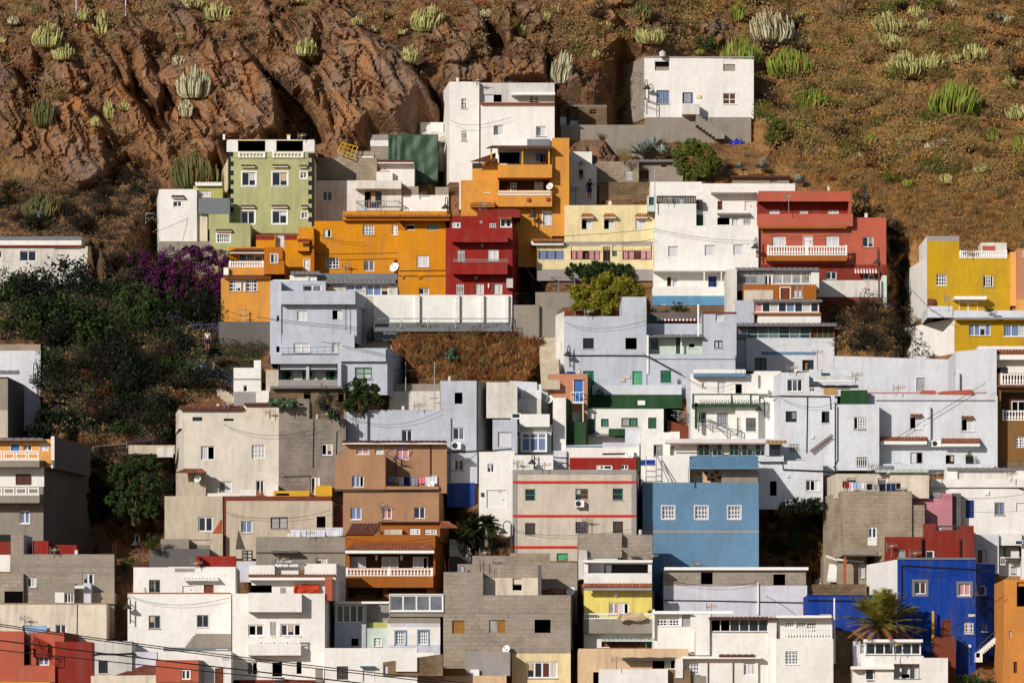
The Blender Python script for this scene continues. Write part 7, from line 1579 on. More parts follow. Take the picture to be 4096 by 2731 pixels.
# ================================================================ PLANTS
P('cactus','l',(146,146,84),(184,184,116),(212,208,148)); P('cactus_green','l',(96,116,38),(128,146,52),(160,166,84)); P('cactus_grey','l',(164,160,128),(196,192,158),(220,214,182)); P('cactus_dim','l',(72,78,44),(98,102,60),(124,122,80))
P('leaf_green','l',(26,44,16),(44,64,22),(70,84,30)); P('leaf_dark','l',(9,18,8),(17,29,12),(33,44,18)); P('leaf_yellow','l',(78,88,18),(124,124,26),(172,156,46)); P('leaf_pepper','l',(62,78,24),(92,104,34),(124,128,50)); P('leaf_purple','l',(72,16,64),(94,22,82),(114,40,98))
P('dry_brown','l',(90,66,40),(120,90,54),(142,112,68)); P('dry_rust','l',(110,58,30),(138,78,40),(150,98,56)); P('dry_olive','l',(104,90,48),(136,114,62),(158,134,80)); P('dry_grey','l',(104,90,66),(130,114,84),(154,138,106)); P('grass_gold','l',(140,94,46),(164,114,60),(180,136,80)); P('prickly','l',(44,64,44),(66,86,60),(88,106,78)); P('dark_twig','l',(34,26,22),(48,37,28),(66,51,36))
P('agave','l',(104,118,112),(140,152,142),(172,180,168)); P('palm_green','l',(24,36,14),(44,58,20),(74,78,30)); P('frond','l',(92,100,36),(128,126,52),(162,146,74)); P('dry_frond','l',(140,96,50),(164,116,64),(182,138,84)); P('bark','s',(96,76,58),.9,.35); P('bark_pale','s',(140,124,104),.9,.3)
rnd=random.Random(3)
def rv(): 
    while True:
        v=Vector((rnd.uniform(-1,1),rnd.uniform(-1,1),rnd.uniform(-1,1)))
        if .05<v.length<1: return v
def leafq(b,c,s,mi=0,asp=.6):
    n=rv().normalized(); n.y-=.5; n.z+=.2; n.normalize(); a=n.cross(rv()); 
    if a.length<1e-3: a=Vector((1,0,0))
    a.normalize(); d=n.cross(a); a=a*s; d=d*s*asp
    b.poly([c-a*.5,c+d*.5,c+a*.5,c-d*.5],mi)
def clumps(b,cen,rad,n,per,ls,mi=0,sq=(1,1,1),jit=.45,bot=-.35):
    for i in range(n):
        v=rv(); l=v.length; v=v.normalized()*(l**.45)
        if v.z<bot: v.z=bot+ (v.z-bot)*.2
        cc=Vector(cen)+Vector((v.x*rad*sq[0],v.y*rad*sq[1],v.z*rad*sq[2]))
        cr=rad*jit*rnd.uniform(.5,1.0)
        for k in range(per): 
            w=rv(); leafq(b,cc+w*cr,ls*rnd.uniform(.6,1.3),mi)
def strips(b,n,h,sp,w,mi=0,curl=.15,base=.1):
    for i in range(n):
        a=rnd.uniform(0,6.283); t=rnd.random()**.6*sp; L=h*rnd.uniform(.55,1.05)
        d=Vector((math.cos(a)*t,math.sin(a)*t,1)).normalized(); p0=Vector((math.cos(a)*base*rnd.random(),math.sin(a)*base*rnd.random(),0)); p1=p0+d*L*.55; p2=p0+d*L+Vector((math.cos(a)*curl*L,math.sin(a)*curl*L,-curl*L*.3))
        s=Vector((rnd.uniform(-1,1),rnd.uniform(-.4,.4),.15)).normalized()*w
        b.poly([p0-s,p0+s,p1+s*.8,p1-s*.8],mi); b.poly([p1-s*.8,p1+s*.8,p2+s*.2,p2-s*.2],mi)
# prototypes (radius about 1 m, base at 0)
def proto(kind,k):
    b=MB()
    if kind=='leafy': clumps(b,(0,0,.55),.75,34,34,.12,sq=(1,1,.8)); strips(b,14,.7,.7,.02,1); return b,['leaf_green','bark']
    if kind=='green': clumps(b,(0,0,.55),.75,34,34,.085,sq=(1,1,.75)); strips(b,30,.7,.9,.016,1); return b,['leaf_pepper','dry_grey']
    if kind=='darkleaf': clumps(b,(0,0,.55),.75,34,34,.11,sq=(1,1,.85)); strips(b,14,.7,.7,.02,1); return b,['leaf_dark','bark']
    if kind=='twiggy': strips(b,190,1.15,1.3,.014); clumps(b,(0,0,.6),.6,14,5,.12,sq=(1,1,.7)); return b,['dry_brown']
    if kind=='olive': strips(b,40,.8,1.1,.016,1); clumps(b,(0,0,.62),.72,34,30,.075,sq=(1,1,.55)); return b,['dry_olive','dry_grey']
    if kind=='rust': strips(b,60,.9,1.2,.016,0); clumps(b,(0,0,.5),.68,30,26,.08,sq=(1,1,.6)); return b,['dry_rust']
    if kind=='grey': strips(b,160,1.1,1.3,.016,0); return b,['dry_grey']
    if kind=='darktwig': strips(b,180,1.15,1.2,.018); clumps(b,(0,0,.6),.7,26,22,.08); return b,['dark_twig']
    if kind=='prickly':
        for i in range(34):
            c=Vector((rnd.uniform(-.62,.62),rnd.uniform(-.3,.3),rnd.uniform(.05,.7))); r_=rnd.uniform(.12,.2); ax=Vector((rnd.uniform(-1,1),-1,rnd.uniform(-.4,.4)))
            b.lathe(c,[(.01,-.03),(r_*.8,-.02),(r_,0),(r_*.8,.02),(.01,.03)],9,axis=ax)
        return b,['prickly']
PRO={}
for kd in ('leafy','green','darkleaf','twiggy','olive','rust','grey','darktwig','prickly'):
    L=[]
    for k in range(3):
        b,mt=proto(kd,k); o=b.build('shrub',mt); L.append(o.data); bpy.data.objects.remove(o)
    PRO[kd]=L
def shrub(kd,p,w,h,label,group,cat='shrub',name='shrub'):
    me=PRO[kd][rnd.randrange(3)]; o=bpy.data.objects.new(name,me); COL.objects.link(o); o.location=p-Vector((0,0,.05)); o.scale=(w/2,w/2*.9,h/1.25); o.rotation_euler=(0,0,rnd.uniform(0,6.28)); return tag(o,label,cat,group)
def blocked(px,py,Y):
    for v in VOLS:
        u,z=v_uz(v,px,py)
        if -.1<u<v.w+.1 and v.z0<=z<=max(v.z1,v.z1r)+.05 and v_pt(v,u,z).y<Y: return True
    return False
def pxof(p):
    s=(D0+p.y)/D0; return 2048+p.x/(K*s),HZ-p.z/(K*s)
KN={'leafy':'leafy_bush','darkleaf':'evergreen_bush','twiggy':'twiggy_bush','olive':'cushion_bush','rust':'dry_bush','grey':'bare_bush','darktwig':'tangled_bush','prickly':'prickly_pear'}
KN['green']='green_bush'
LBL={'green':'rounded olive green bush','leafy':'green leafy bush','darkleaf':'dark green leafy bush','twiggy':'brown twiggy dry bush','olive':'low olive green cushion bush','rust':'rust brown dry bush','grey':'bare grey twiggy bush','darktwig':'dark brown tangled bush','prickly':'blue green prickly pear'}
def fill(poly,n,kinds,size,where,seed,minrock=.6):
    rr=random.Random(seed); c=0; t=0; xs=[p[0]*F2 for p in poly]; ys=[p[1]*F2 for p in poly]; pts=[(x,y) for x,y in zip(xs,ys)]
    def inside(x,y):
        r=False
        for i in range(len(pts)):
            x0,y0=pts[i]; x1,y1=pts[(i+1)%len(pts)]
            if (y0>y)!=(y1>y) and x<(x1-x0)*(y-y0)/(y1-y0)+x0: r=not r
        return r
    while c<n and t<n*30:
        t+=1; x=rr.uniform(min(xs),max(xs)); y=rr.uniform(min(ys),max(ys))
        if not inside(x,y): continue
        p=hit(x,y)
        if blocked(x,y,p.y): continue
        _,rk=relief(np.array([p.x]),np.array([p.z]))
        if rk[0]>minrock and rr.random()<.85: continue
        kd=rr.choice(kinds); s=rr.uniform(*size)
        shrub(kd,p,s*rr.uniform(.9,1.5),s*rr.uniform(.6,.95),LBL[kd]+' '+where,LBL[kd]+' '+where,'cactus' if kd=='prickly' else 'bush',KN[kd]); c+=1
LEFT=[(0,600),(60,640),(200,660),(260,590),(330,640),(505,700),(505,735),(430,860),(530,900),(400,940),(395,1010),(200,1010),(105,1000),(105,790),(0,790)]
fill([(0,610),(60,650),(200,670),(330,650),(505,735),(430,790),(105,790),(0,780)],26,['darkleaf','darkleaf','leafy'],(2.2,3.8),'massed in the thicket on the left slope',10); fill(LEFT,56,['leafy','darkleaf','darkleaf','darkleaf'],(1.3,3.4),'in the thicket on the left slope',11); fill(LEFT,40,['darktwig','darktwig','prickly','darktwig'],(1.2,2.8),'on the left slope',12)
fill(LEFT,18,['twiggy','rust','darktwig'],(1.4,2.4),'scattered on the left slope',9)
fill([(95,800),(400,800),(420,900),(395,1000),(210,1010),(110,1000)],40,['darktwig','darktwig','darkleaf','darktwig'],(1.4,3.2),'in the left valley',13)
fill([(0,440),(350,400),(360,560),(280,560),(220,540),(0,540)],34,['darktwig','darktwig','darkleaf','twiggy'],(1.2,2.2),'at the foot of the left cliff',14)
fill([(1920,690),(2080,700),(2140,820),(1925,815)],26,['darktwig','darkleaf','darktwig','twiggy'],(1.2,2.4),'in the gully below the mustard house',15)
fill([(2035,520),(2088,560),(2080,700),(2036,700)],14,['darkleaf','darktwig','darkleaf'],(1.2,2.2),'in the narrow gap left of the mustard house',29)
fill([(1745,1180),(1890,1190),(1890,1310),(1840,1390),(1750,1300)],34,['darkleaf','darktwig','leafy'],(.8,1.7),'in the dark gully beside the light blue house',16)
fill([(170,1010),(395,1040),(375,1230),(215,1210),(170,1150)],40,['darkleaf','darktwig','darktwig'],(1.2,2.8),'round the valley pine',17)
fill([(880,750),(1225,755),(1250,865),(930,870)],34,['twiggy','rust','twiggy','darktwig','olive'],(.7,1.6),'on the dry slope below the boundary wall',18)
fill([(1030,1180),(1175,1180),(1175,1260),(1060,1280)],9,['darkleaf','darktwig'],(.8,1.5),'around the garden palms',19)
UP=[(0,0),(2352,0),(2352,540),(2110,530),(2060,470),(1830,400),(1760,250),(1480,330),(1300,230),(1010,170),(730,300),(340,420),(0,430)]
UPR=[(1300,0),(2352,0),(2352,470),(1850,395),(1750,330),(1745,110),(1440,100),(1300,230)]
fill(UPR,200,['olive','olive','rust','twiggy','grey','olive'],(.9,2.2),'on the slope right of the highest house',21)
fill([(0,0),(1300,0),(1300,120),(1000,130),(740,60),(560,100),(400,60),(300,100),(120,260),(0,420)],75,['twiggy','rust','twiggy','olive','grey'],(.9,1.8),'above the cliffs',22)
fill(UPR,64,['green','darktwig','green','darktwig','grey'],(1.2,2.8),'dotted over the right slope',25)
fill([(1300,250),(1480,330),(1700,320),(1760,390),(1450,400),(1320,350)],16,['olive','twiggy','grey'],(.7,1.3),'below the highest house',23)
fill([(1850,400),(2352,460),(2352,600),(2110,540),(2050,480)],26,['twiggy','rust','grey','olive'],(.7,1.2),'on the dry grass slope at the right',24)
# individual bushes
def bush(q,x0,x1,y0,y1,kd,label,name='bush',cat='bush'):
    Q(q); p=near((x0+x1)/2,y1,.8); s=px_m(p.y); return shrub(kd,at(fx((x0+x1)/2),fy(y1),p.y),(x1-x0)*s*1.05,(y1-y0)*s*1.05,label,None,cat,name)
for a in [('21',1435,1590,1195,1285,'leafy','small round green bush before the blue painted base'),('12',1680,1905,10,165,'prickly','prickly pear clump on the dry brown slope','prickly_pear','cactus'),('03',1080,1250,380,530,'leafy','round green bush right of the grey block house'),('03',1300,1490,190,345,'leafy','round green bush beside the post street lamp'),
 ('22',760,850,425,520,'darkleaf','potted dark shrub on the white terrace by the salmon tower'),('22',1515,1560,335,390,'darkleaf','small dark plant left of the green balcony house'),('33',1660,2100,1420,1640,'prickly','large prickly pear clump in the bottom right corner','prickly_pear','cactus'),('33',1690,2110,1470,1660,'leafy','green bush under the bottom right prickly pear'),('32',1800,1900,1005,1100,'leafy','small vine on the white terrace under the red ledge'),('21',190,350,890,1100,'darkleaf','dark bush behind the wire garden fence'),('20',810,1110,800,1010,'olive','yellowish bush left of the highest white house'),('20',1660,1900,310,470,'leafy','green bush on the slope above the highest house'),('20',965,1110,1360,1510,'olive','yellow green bush left of the agaves'),
 ('11',1010,1090,1430,1580,'darkleaf','ivy at the shaded corner of the three storey white house'),('12',60,420,460,600,'prickly','prickly pears beside the tiny white hut','prickly_pear','cactus'),('12',520,720,420,650,'darkleaf','vine tumbling over the stone shed'),('12',600,830,570,710,'prickly','prickly pears under the stone shed','prickly_pear','cactus'),('13',1830,1990,190,400,'darkleaf','dense dark bush under the garden palms, near the rust orange house'),('13',2020,2230,180,390,'darkleaf','dense dark bush right of the garden palms'),('31',740,970,180,420,'darkleaf','dark bush behind the terracotta red house'),('31',980,1420,1270,1600,'darktwig','large brown bush under the mustard house railing'),
 ('01',560,960,300,560,'darktwig','large rounded brown bush above the long low white house'),('01',1000,1300,740,900,'darktwig','brown bush left of the bougainvillea'),('02',2060,2180,95,210,'leafy','green bush under the stone steps'),('33',150,390,130,360,'leafy','sprawling bush on the gully wall'),('23',1240,1290,880,925,'leafy','potted plant on the yellow house balcony'),('31',1960,2090,1235,1290,'leafy','potted greenery under the mustard house pergola')]: bush(*a)
def hedge(q,x0,x1,y0,y1,label,n=9,dy=.7):
    Q(q); p=near((x0+x1)/2,y0+2,dy); s=px_m(p.y); root=empty('hedge',at(fx((x0+x1)/2),fy(y1),p.y),label,'hedge'); b=MB(); r=(y1-y0)*.55
    for i in range(n):
        x=x0+(x1-x0)*(i+.5)/n; c=at(fx(x),fy((y0+y1)/2+rnd.uniform(-.2,.2)*r),p.y); clumps(b,c,r*s*rnd.uniform(.8,1.15),14,40,.13,sq=(1.1,.8,.9),bot=-.9)
    b.build('leaves','leaf_dark',root); b=MB()
    for i in range(n): x=x0+(x1-x0)*(i+.5)/n; b.tube([at(fx(x),fy(y1-8),p.y+.3),at(fx(x),fy((y0+y1)/2),p.y+.2)],.025,5)
    b.build('stems','bark',root)
hedge('32',150,468,1450,1570,'dark hedge filling the top of the gully right of the light blue house')
hedge('33',20,480,40,170,'dark bank of bushes below the hedge in the shaded gully',8,-4.0)
# --- candelabra cacti
def cactus(q,x0,x1,y0,y1,label,m='cactus',n=None,off=.3):
    Q(q); g0=hit(fx((x0+x1)/2),fy(y1)); Y=g0.y-off; s=px_m(Y); w=(x1-x0)*s; h=(y1-y0)*s; base=at(fx((x0+x1)/2),fy(y1),Y)
    b=MB(); n=n or int(34+w*h*26); n=min(n,230); r=.052; lean=rnd.uniform(-.12,.12)
    for i in range(n):
        a=rnd.uniform(0,6.283); t=rnd.random()**.55; ex=math.cos(a)*t*w*.5; ey=math.sin(a)*t*w*.38
        b0=Vector((ex*.55,ey*.55,0)); top=h*(1-.40*t*t)*rnd.uniform(.66,1.03)*(1-.42*max(0,-math.sin(a))*t); lift=h*.06*t+rnd.uniform(0,.16)*h*t
        k1=Vector((ex*.86,ey*.86,.04*h+lift*.5)); k2=Vector((ex*.97,ey*.97,lift+.14*h)); k3=Vector((ex*rnd.uniform(.97,1.04),ey,max(top,lift+.3*h)))
        k3.x+=lean*k3.z+rnd.uniform(-.12,.12); k3.y+=rnd.uniform(-.1,.1); b.tube([base+b0,base+k1,base+k2,base+k2.lerp(k3,.6),base+k3],[r*.8,r,r*1.05,r,r*.55],5,1 if rnd.random()<.2 else 0)
    for i in range(int(30+w*14)):
        q_=base+Vector((rnd.uniform(-.6,.6)*w,rnd.uniform(-.3,.1),rnd.uniform(-.1,.25)*h)); d=Vector((rnd.uniform(-.4,.4),-.1,rnd.uniform(.1,.5))); w_=Vector((.02,0,.02)); b.poly([q_-w_,q_+w_,q_+d],1)
    o=b.build('candelabra_cactus',[m,'dry_brown'],None,base); tag(o,label,'cactus','candelabra cacti on the hillside')
C_=[('00',285,575,195,440,'broad cactus near the top left, above the slanting slabs'),('00',690,855,60,195,'cactus behind the utility pole'),('00',850,1005,85,325,'tall cactus right of the utility pole'),('00',480,685,385,550,'cactus leaning on the brow of the slanting slabs'),('00',1620,1900,-50,80,'left of two cacti cut by the top edge'),('00',1870,2125,-10,190,'right of two cacti near the top edge, beside black shade'),
 ('00',1615,1945,590,905,'large pale cactus high on the orange rock'),('00',1645,1780,900,1075,'small cactus hanging under the large pale one'),('00',280,510,870,1160,'cactus on the dark lower left rock'),('00',955,1060,900,1090,'narrow cactus at the foot of the slanting slabs'),('00',1065,1215,915,1015,'short yellow cactus beside the narrow one'),('00',1580,1690,500,605,'little cactus above the large pale one'),('00',-30,65,335,400,'cactus at the left edge'),('00',835,925,1060,1160,'small cactus in the shade under the slabs'),
 ('01',190,555,190,440,'dim grey green cactus above the long low white house'),('10',335,560,335,520,'cactus left of the big smooth rock'),('10',1410,1710,15,290,'large cactus above the tall plain white house'),('10',270,480,-50,35,'cactus at the top edge left of the big rock'),('10',1330,1500,400,580,'yellowish small cactus on the right brow of the big rock'),
 ('20',340,562,450,770,'tall pale cactus between the brown boulders'),('20',45,160,215,335,'small cactus above the rounded boulder'),('20',270,355,95,215,'narrow cactus among the upper boulders'),('20',345,455,25,120,'small cactus near the top edge, upper middle'),('20',800,945,165,245,'low cactus among grey boulders'),('20',1065,1315,0,200,'cactus in dark shade at the top middle'),('20',1125,1420,230,405,'yellow cactus above the roof block of the highest house'),('20',728,802,450,535,'tiny cactus left of the roof block'),('20',2000,2145,-10,190,'green cactus beside the big white one'),
 ('30',-170,258,60,398,'huge whitish cactus, upper right'),('20',1900,2310,330,600,'green cactus directly behind the highest house'),('30',-20,432,430,715,'wide yellow green cactus right of the highest house'),('30',215,540,790,1015,'dark green cactus over black shade'),('30',955,1298,90,330,'upper of three stacked cacti on the right slope'),('30',888,1312,295,470,'middle of three stacked cacti on the right slope'),('30',1090,1445,460,718,'lower of three stacked cacti on the right slope'),('30',1380,1605,470,645,'cactus right of the lower stacked one'),('30',1435,1978,710,1090,'very large bright green cactus on the right slope'),
 ('30',1290,1425,30,180,'yellow cactus under the top edge agave'),('30',1768,2025,380,560,'cactus pair below the umbrella bush'),('30',2148,2292,690,815,'small yellow cactus beside the rusty frame'),('30',1998,2145,1155,1295,'small green cactus on the lower right slope'),('30',1362,1512,1170,1292,'small cactus under the very large green one'),('30',2238,2400,1230,1415,'yellow green cactus at the right edge'),('30',2180,2400,950,1095,'upper cactus at the right edge')]
for c in C_:
    m='cactus'
    if 'green' in c[5] and 'grey' not in c[5]: m='cactus_green'
    if 'whitish' in c[5] or 'pale' in c[5]: m='cactus_grey'
    if 'dim' in c[5] or 'dark' in c[5]: m='cactus_dim' if 'dark green' not in c[5] else 'cactus_green'
    cactus(*c[:5],c[5],m)
rr_=random.Random(77); k_=0
while k_<34:
    x_,y_=rr_.uniform(1300,2340)*F2,rr_.uniform(10,430)*F2; h_=hit(x_,y_)
    if blocked(x_,y_,h_.y) or y_<(2040-x_)*.0 or (x_<3100 and y_>300) or (y_>560 and x_<3300): continue
    k_+=1; w_=rr_.uniform(50,150); OX,OY=0,0; cactus('00',x_/ZS-w_/2,x_/ZS+w_/2,y_/ZS-w_*rr_.uniform(.6,1.0),y_/ZS,'small pale cactus among the scrub of the right slope',rr_.choice(['cactus','cactus_grey','cactus','cactus_green']))
k_=0
while k_<14:
    x_,y_=rr_.uniform(0,1250)*F2,rr_.uniform(8,90)*F2; h_=hit(x_,y_); k_+=1; w_=rr_.uniform(45,120); cactus('00',x_/ZS-w_/2,x_/ZS+w_/2,y_/ZS-w_*rr_.uniform(.6,1.0),y_/ZS,'small pale cactus on the brow above the cliffs',rr_.choice(['cactus','cactus_grey','cactus_dim']))
cactus('00',1535,2030,1350,1745,'big dense cactus thicket behind the pale green house','cactus_dim',90,off=.2)
# --- agaves
def agave(q,x,y,r,label):
    Q(q); p=near(x,y,1.0); s=px_m(p.y)*r*1.25; b=MB()
    for i in range(34):
        a=rnd.uniform(0,6.28); el=rnd.uniform(.15,1.3); d=Vector((math.cos(a)*math.cos(el),math.sin(a)*math.cos(el)*.7-.1,math.sin(el))); w=d.cross(Vector((0,.3,1))); w=w.normalized()*s*.09 if w.length>.01 else Vector((s*.09,0,0)); m1=p+d*s*.5; tp=p+d*s+Vector((0,0,-.12*s*(1.3-el)))
        b.poly([p-w*.6,p+w*.6,m1+w,m1-w]); b.poly([m1-w,m1+w,tp])
    o=b.build('agave','agave',None,p); tag(o,label,'agave')
for a in [('20',1180,1420,120,'left grey blue agave below the highest house'),('20',1290,1400,130,'middle grey blue agave below the highest house'),('20',1390,1440,110,'right grey blue agave below the highest house'),('30',1410,50,90,'grey agave at the top edge, upper right'),('31',290,120,85,'agave right of the rusty hut'),('20',2090,1545,60,'small agave right of the pepper tree'),('20',2300,1550,90,'agave at the top right of the terracotta house roof'),('01',360,450,110,'blue agave beside the dim grey green cactus'),('30',2125,180,50,'small agave by the umbrella bush')]: agave(*a)
# --- trees
def tree(q,x,ybase,crowns,label,leaf,h0=.12,trunk='bark',per=60,ls=.26,off=1.2,name='tree',pp=None,n=16):
    """crowns: list of (x,y,r) picture units"""
    Q(q); p=pp or near(x,ybase,off); Y=p.y; base=at(fx(x),fy(ybase),Y); root=empty(name,base,label,'tree'); s=px_m(Y); b=MB(); tb=MB()
    for i,(cx,cy,r) in enumerate(crowns):
        c=at(fx(cx),fy(cy),Y)+Vector((0,rnd.uniform(-.3,.3)*r*s,0)); clumps(b,c,r*s*.82,n+6,int(per*1.5),ls*.62,sq=(1,.85,.85),jit=.42,bot=-.9)
        if i and i%3: continue
        mid=base.lerp(c,.55)+Vector((-(c.x-base.x)*.3,0,.1)); tb.tube([base-Vector((0,0,.4)),base.lerp(mid,.6),mid,c],[h0,h0*.7,h0*.4,h0*.15],7)
    tb.build('trunk',trunk,root); b.build('crown',leaf,root); return root
tree('20',1680,1640,[(1560,1400,110),(1660,1350,100),(1780,1400,110),(1860,1480,90),(1700,1480,140),(1560,1530,100),(1800,1560,110),(1640,1590,90)],'feathery green pepper tree below the highest white house','leaf_pepper',ls=.22)
tree('30',60,1310,[(40,1100,80),(110,1150,80),(50,1200,90),(130,1240,60),(20,1280,70)],'rounded green bush-like tree right of the highest white house','leaf_pepper',ls=.2,per=45)
tree('21',840,1300,[(620,1110,100),(740,1050,120),(880,1030,125),(1020,1050,115),(1130,1110,100),(700,1200,120),(850,1170,140),(1000,1180,120),(1120,1160,70),(600,1230,70),(900,1250,110),(760,1260,90)],'bright yellow green tree in front of the cream house','leaf_yellow',ls=.26,per=55,off=.8)
tree('21',800,1010,[(560,930,80),(640,900,70),(760,900,90),(880,900,90),(1000,920,80),(1080,960,60),(700,960,90),(900,970,90),(560,870,35),(1060,890,40)],'dark green citrus tree behind the yellow green one','leaf_green',ls=.22,per=45,off=.3)
tree('12',960,640,[(880,440,90),(970,400,80),(1050,450,90),(900,530,90),(1010,530,100),(1110,520,70),(860,590,70),(960,600,80),(920,365,45),(1080,420,45),(1140,560,45)],'green citrus tree below the green framed window','leaf_green',ls=.22,per=45,off=.6)
tree('02',1230,1640,[(1140,1140,110),(1260,1110,110),(1390,1130,110),(1040,1210,100),(1200,1220,120),(1400,1280,110),(1300,1350,120),(1150,1350,110),(1050,1440,90),(1200,1470,110),(1370,1440,100),(1120,1540,90),(1280,1580,110),(1390,1560,80)],'large pine-like tree in the left valley','leaf_green',ls=.26,per=44,h0=.13,pp=at(0,1800,16.5),n=11)
tree('02',820,1720,[(760,1330,120),(860,1300,100),(900,1420,130),(780,1480,120),(900,1560,120),(760,1620,100)],'dark tree in the shade of the concrete building','leaf_dark',ls=.3,per=50,off=1.0)
tree('02',500,820,[(420,690,100),(560,720,110),(700,760,90),(420,800,90),(620,820,100),(300,830,90),(820,760,80)],'spreading dark green tree over the grey house','leaf_dark',ls=.28,per=50)
# bougainvillea
Q('01'); p=near(1650,1230,1.0); root=empty('bougainvillea',p,'wide purple flowering bougainvillea left of the porch house','shrub'); s=px_m(p.y); b=MB(); g_=MB()
for (cx,cy,r) in [(1280,800,90),(1400,850,120),(1560,800,120),(1720,790,110),(1880,770,100),(2020,800,90),(1320,930,110),(1480,980,120),(1640,930,130),(1800,940,130),(1960,930,120),(2060,1000,80),(1420,1080,110),(1580,1110,120),(1760,1100,110),(1920,1100,110),(2030,1140,70),(1780,730,50)]:
    c=at(fx(cx),fy(cy),p.y)+Vector((0,.4,0)); clumps(b,c-Vector((0,.3,0)),r*s*.95,15,48,.13,sq=(1,.6,.85),bot=-.9); clumps(g_,c,r*s*.95,18,46,.15,sq=(1,.6,.9),bot=-.9)
b.build('flowers','leaf_purple',root); g_.build('leaves','leaf_dark',root); b=MB()
for i in range(7): b.tube([p+Vector((i*.6-2,0,-.5)),p+Vector((i*.9-3,.2,2))],.05,5)
b.build('stems','bark',root)
# palms
def frondset(b,c,n,L,w,el,droop,mi=0,seg=6,dens=14):
    for i in range(n):
        a=rnd.uniform(0,6.283); e=rnd.uniform(*el); d=Vector((math.cos(a)*math.cos(e),math.sin(a)*math.cos(e)*.8,math.sin(e))); l=L*rnd.uniform(.8,1.08); P_=[]
        for k in range(seg+1):
            t=k/seg; P_.append(c+d*l*t+Vector((0,0,-droop*l*t*t)))
        b.tube(P_,[.04*(1-.8*k/seg) for k in range(seg+1)],4,mi)
        sd=d.cross(Vector((0,0,1))); sd=sd.normalized() if sd.length>.05 else Vector((1,0,0))
        for k in range(1,dens*2):
            t=.12+.86*k/(dens*2); x=t*seg; i0=min(int(x),seg-1); q_=P_[i0].lerp(P_[i0+1],x-i0); tg=(P_[i0+1]-P_[i0]).normalized(); ll=w*math.sin(3.0*min(1,t*1.05))**.6*rnd.uniform(.8,1.1)
            for sg in (-1,1):
                dirv=(sd*sg*.75+tg*.65+Vector((0,0,rnd.uniform(-.25,.15)))).normalized(); wv=tg*.05
                b.poly([q_-wv,q_+wv,q_+dirv*ll],mi)
Q('33'); p=at(fx(1030),fy(1160),-.2); s=px_m(p.y); root=empty('palm_tree',at(fx(1030),fy(1220),p.y),'large date palm with arching fronds in front of the vivid blue house','tree'); c=at(fx(1030),fy(1055),p.y); b=MB(); frondset(b,c,90,500*s,.75,(.2,1.5),.28); b.build('fronds','frond',root); b=MB(); frondset(b,c,22,430*s,.5,(-.1,.35),.36); b.build('dry_fronds','dry_frond',root); b=MB(); b.tube([c-Vector((0,0,2.6)),c-Vector((0,0,.3)),c+Vector((0,0,.2))],[.28,.34,.2],10); b.build('trunk','bark',root)
for x,y,yb,L,l in ((2000,160,330,200,'left of two feathery green palms beside the rust orange house'),(2120,130,330,185,'right of two feathery green palms beside the rust orange house'),(1910,200,330,190,'low palm in front of the two feathery ones')):
    Q('13'); p=near(x,yb,.8); s=px_m(p.y); root=empty('palm_tree',at(fx(x),fy(yb),p.y),l,'tree'); c=at(fx(x),fy(y),p.y); b=MB(); frondset(b,c,40,L*s,.6,(-.2,1.4),.5); b.build('fronds','palm_green',root); b=MB(); b.tube([at(fx(x),fy(yb),p.y),c],[.14,.11],8); b.build('trunk','bark_pale',root)
for x,y,yb,l in ((830,680,1030,'left head of the yucca palms beside the long low white house'),(930,700,1030,'right head of the yucca palms beside the long low white house')):
    Q('01'); p=near(x,yb,1.0); s=px_m(p.y); root=empty('yucca_tree',at(fx(x),fy(yb),p.y),l,'tree'); c=at(fx(x),fy(y),p.y); b=MB()
    for i in range(90):
        v=rv().normalized(); v.z=abs(v.z)*1.2-.45; L_=s*105*rnd.uniform(.8,1.1); w=v.cross(Vector((.1,.2,1))).normalized()*.04; b.poly([c-w,c+w,c+v*L_])
    b.build('leaves','leaf_dark',root); b=MB()
    for i in range(60):
        v=Vector((rnd.uniform(-.5,.5),rnd.uniform(-.4,.2),-1)).normalized(); w=Vector((.05,0,0)); q_=c-Vector((0,0,.2+rnd.random()*1.6)); b.poly([q_-w,q_+w,q_+v*.9])
    b.build('dry_skirt','dry_brown',root); b=MB(); b.tube([at(fx(x),fy(yb),p.y),c],[.2,.14],8); b.build('trunk','bark',root)
Q('02'); p=near(1965,280,.8); s=px_m(p.y); root=empty('palm_tree',at(fx(1965),fy(280),p.y),'small dark palm below the stone steps on the left','tree'); c=at(fx(1965),fy(110),p.y); b=MB(); frondset(b,c,18,95*s,.4,(-.2,1.3),.5); b.build('fronds','leaf_dark',root); b=MB(); b.tube([root.location,c],[.1,.08],7); b.build('trunk','bark_pale',root)
Q('30'); p=hit(fx(2000),fy(330)); s=px_m(p.y); root=empty('umbrella_tree',p,'thin bare trunked umbrella tree on the upper right slope','tree'); b=MB(); c=at(fx(2015),fy(140),p.y); b.tube([p,p.lerp(c,.7)+Vector((.1,0,0)),c],[.07,.05,.03],6); b.build('trunk','bark_pale',root); b=MB(); clumps(b,c,70*s,12,30,.2,sq=(1,.8,.5)); b.build('crown','dry_olive',root)
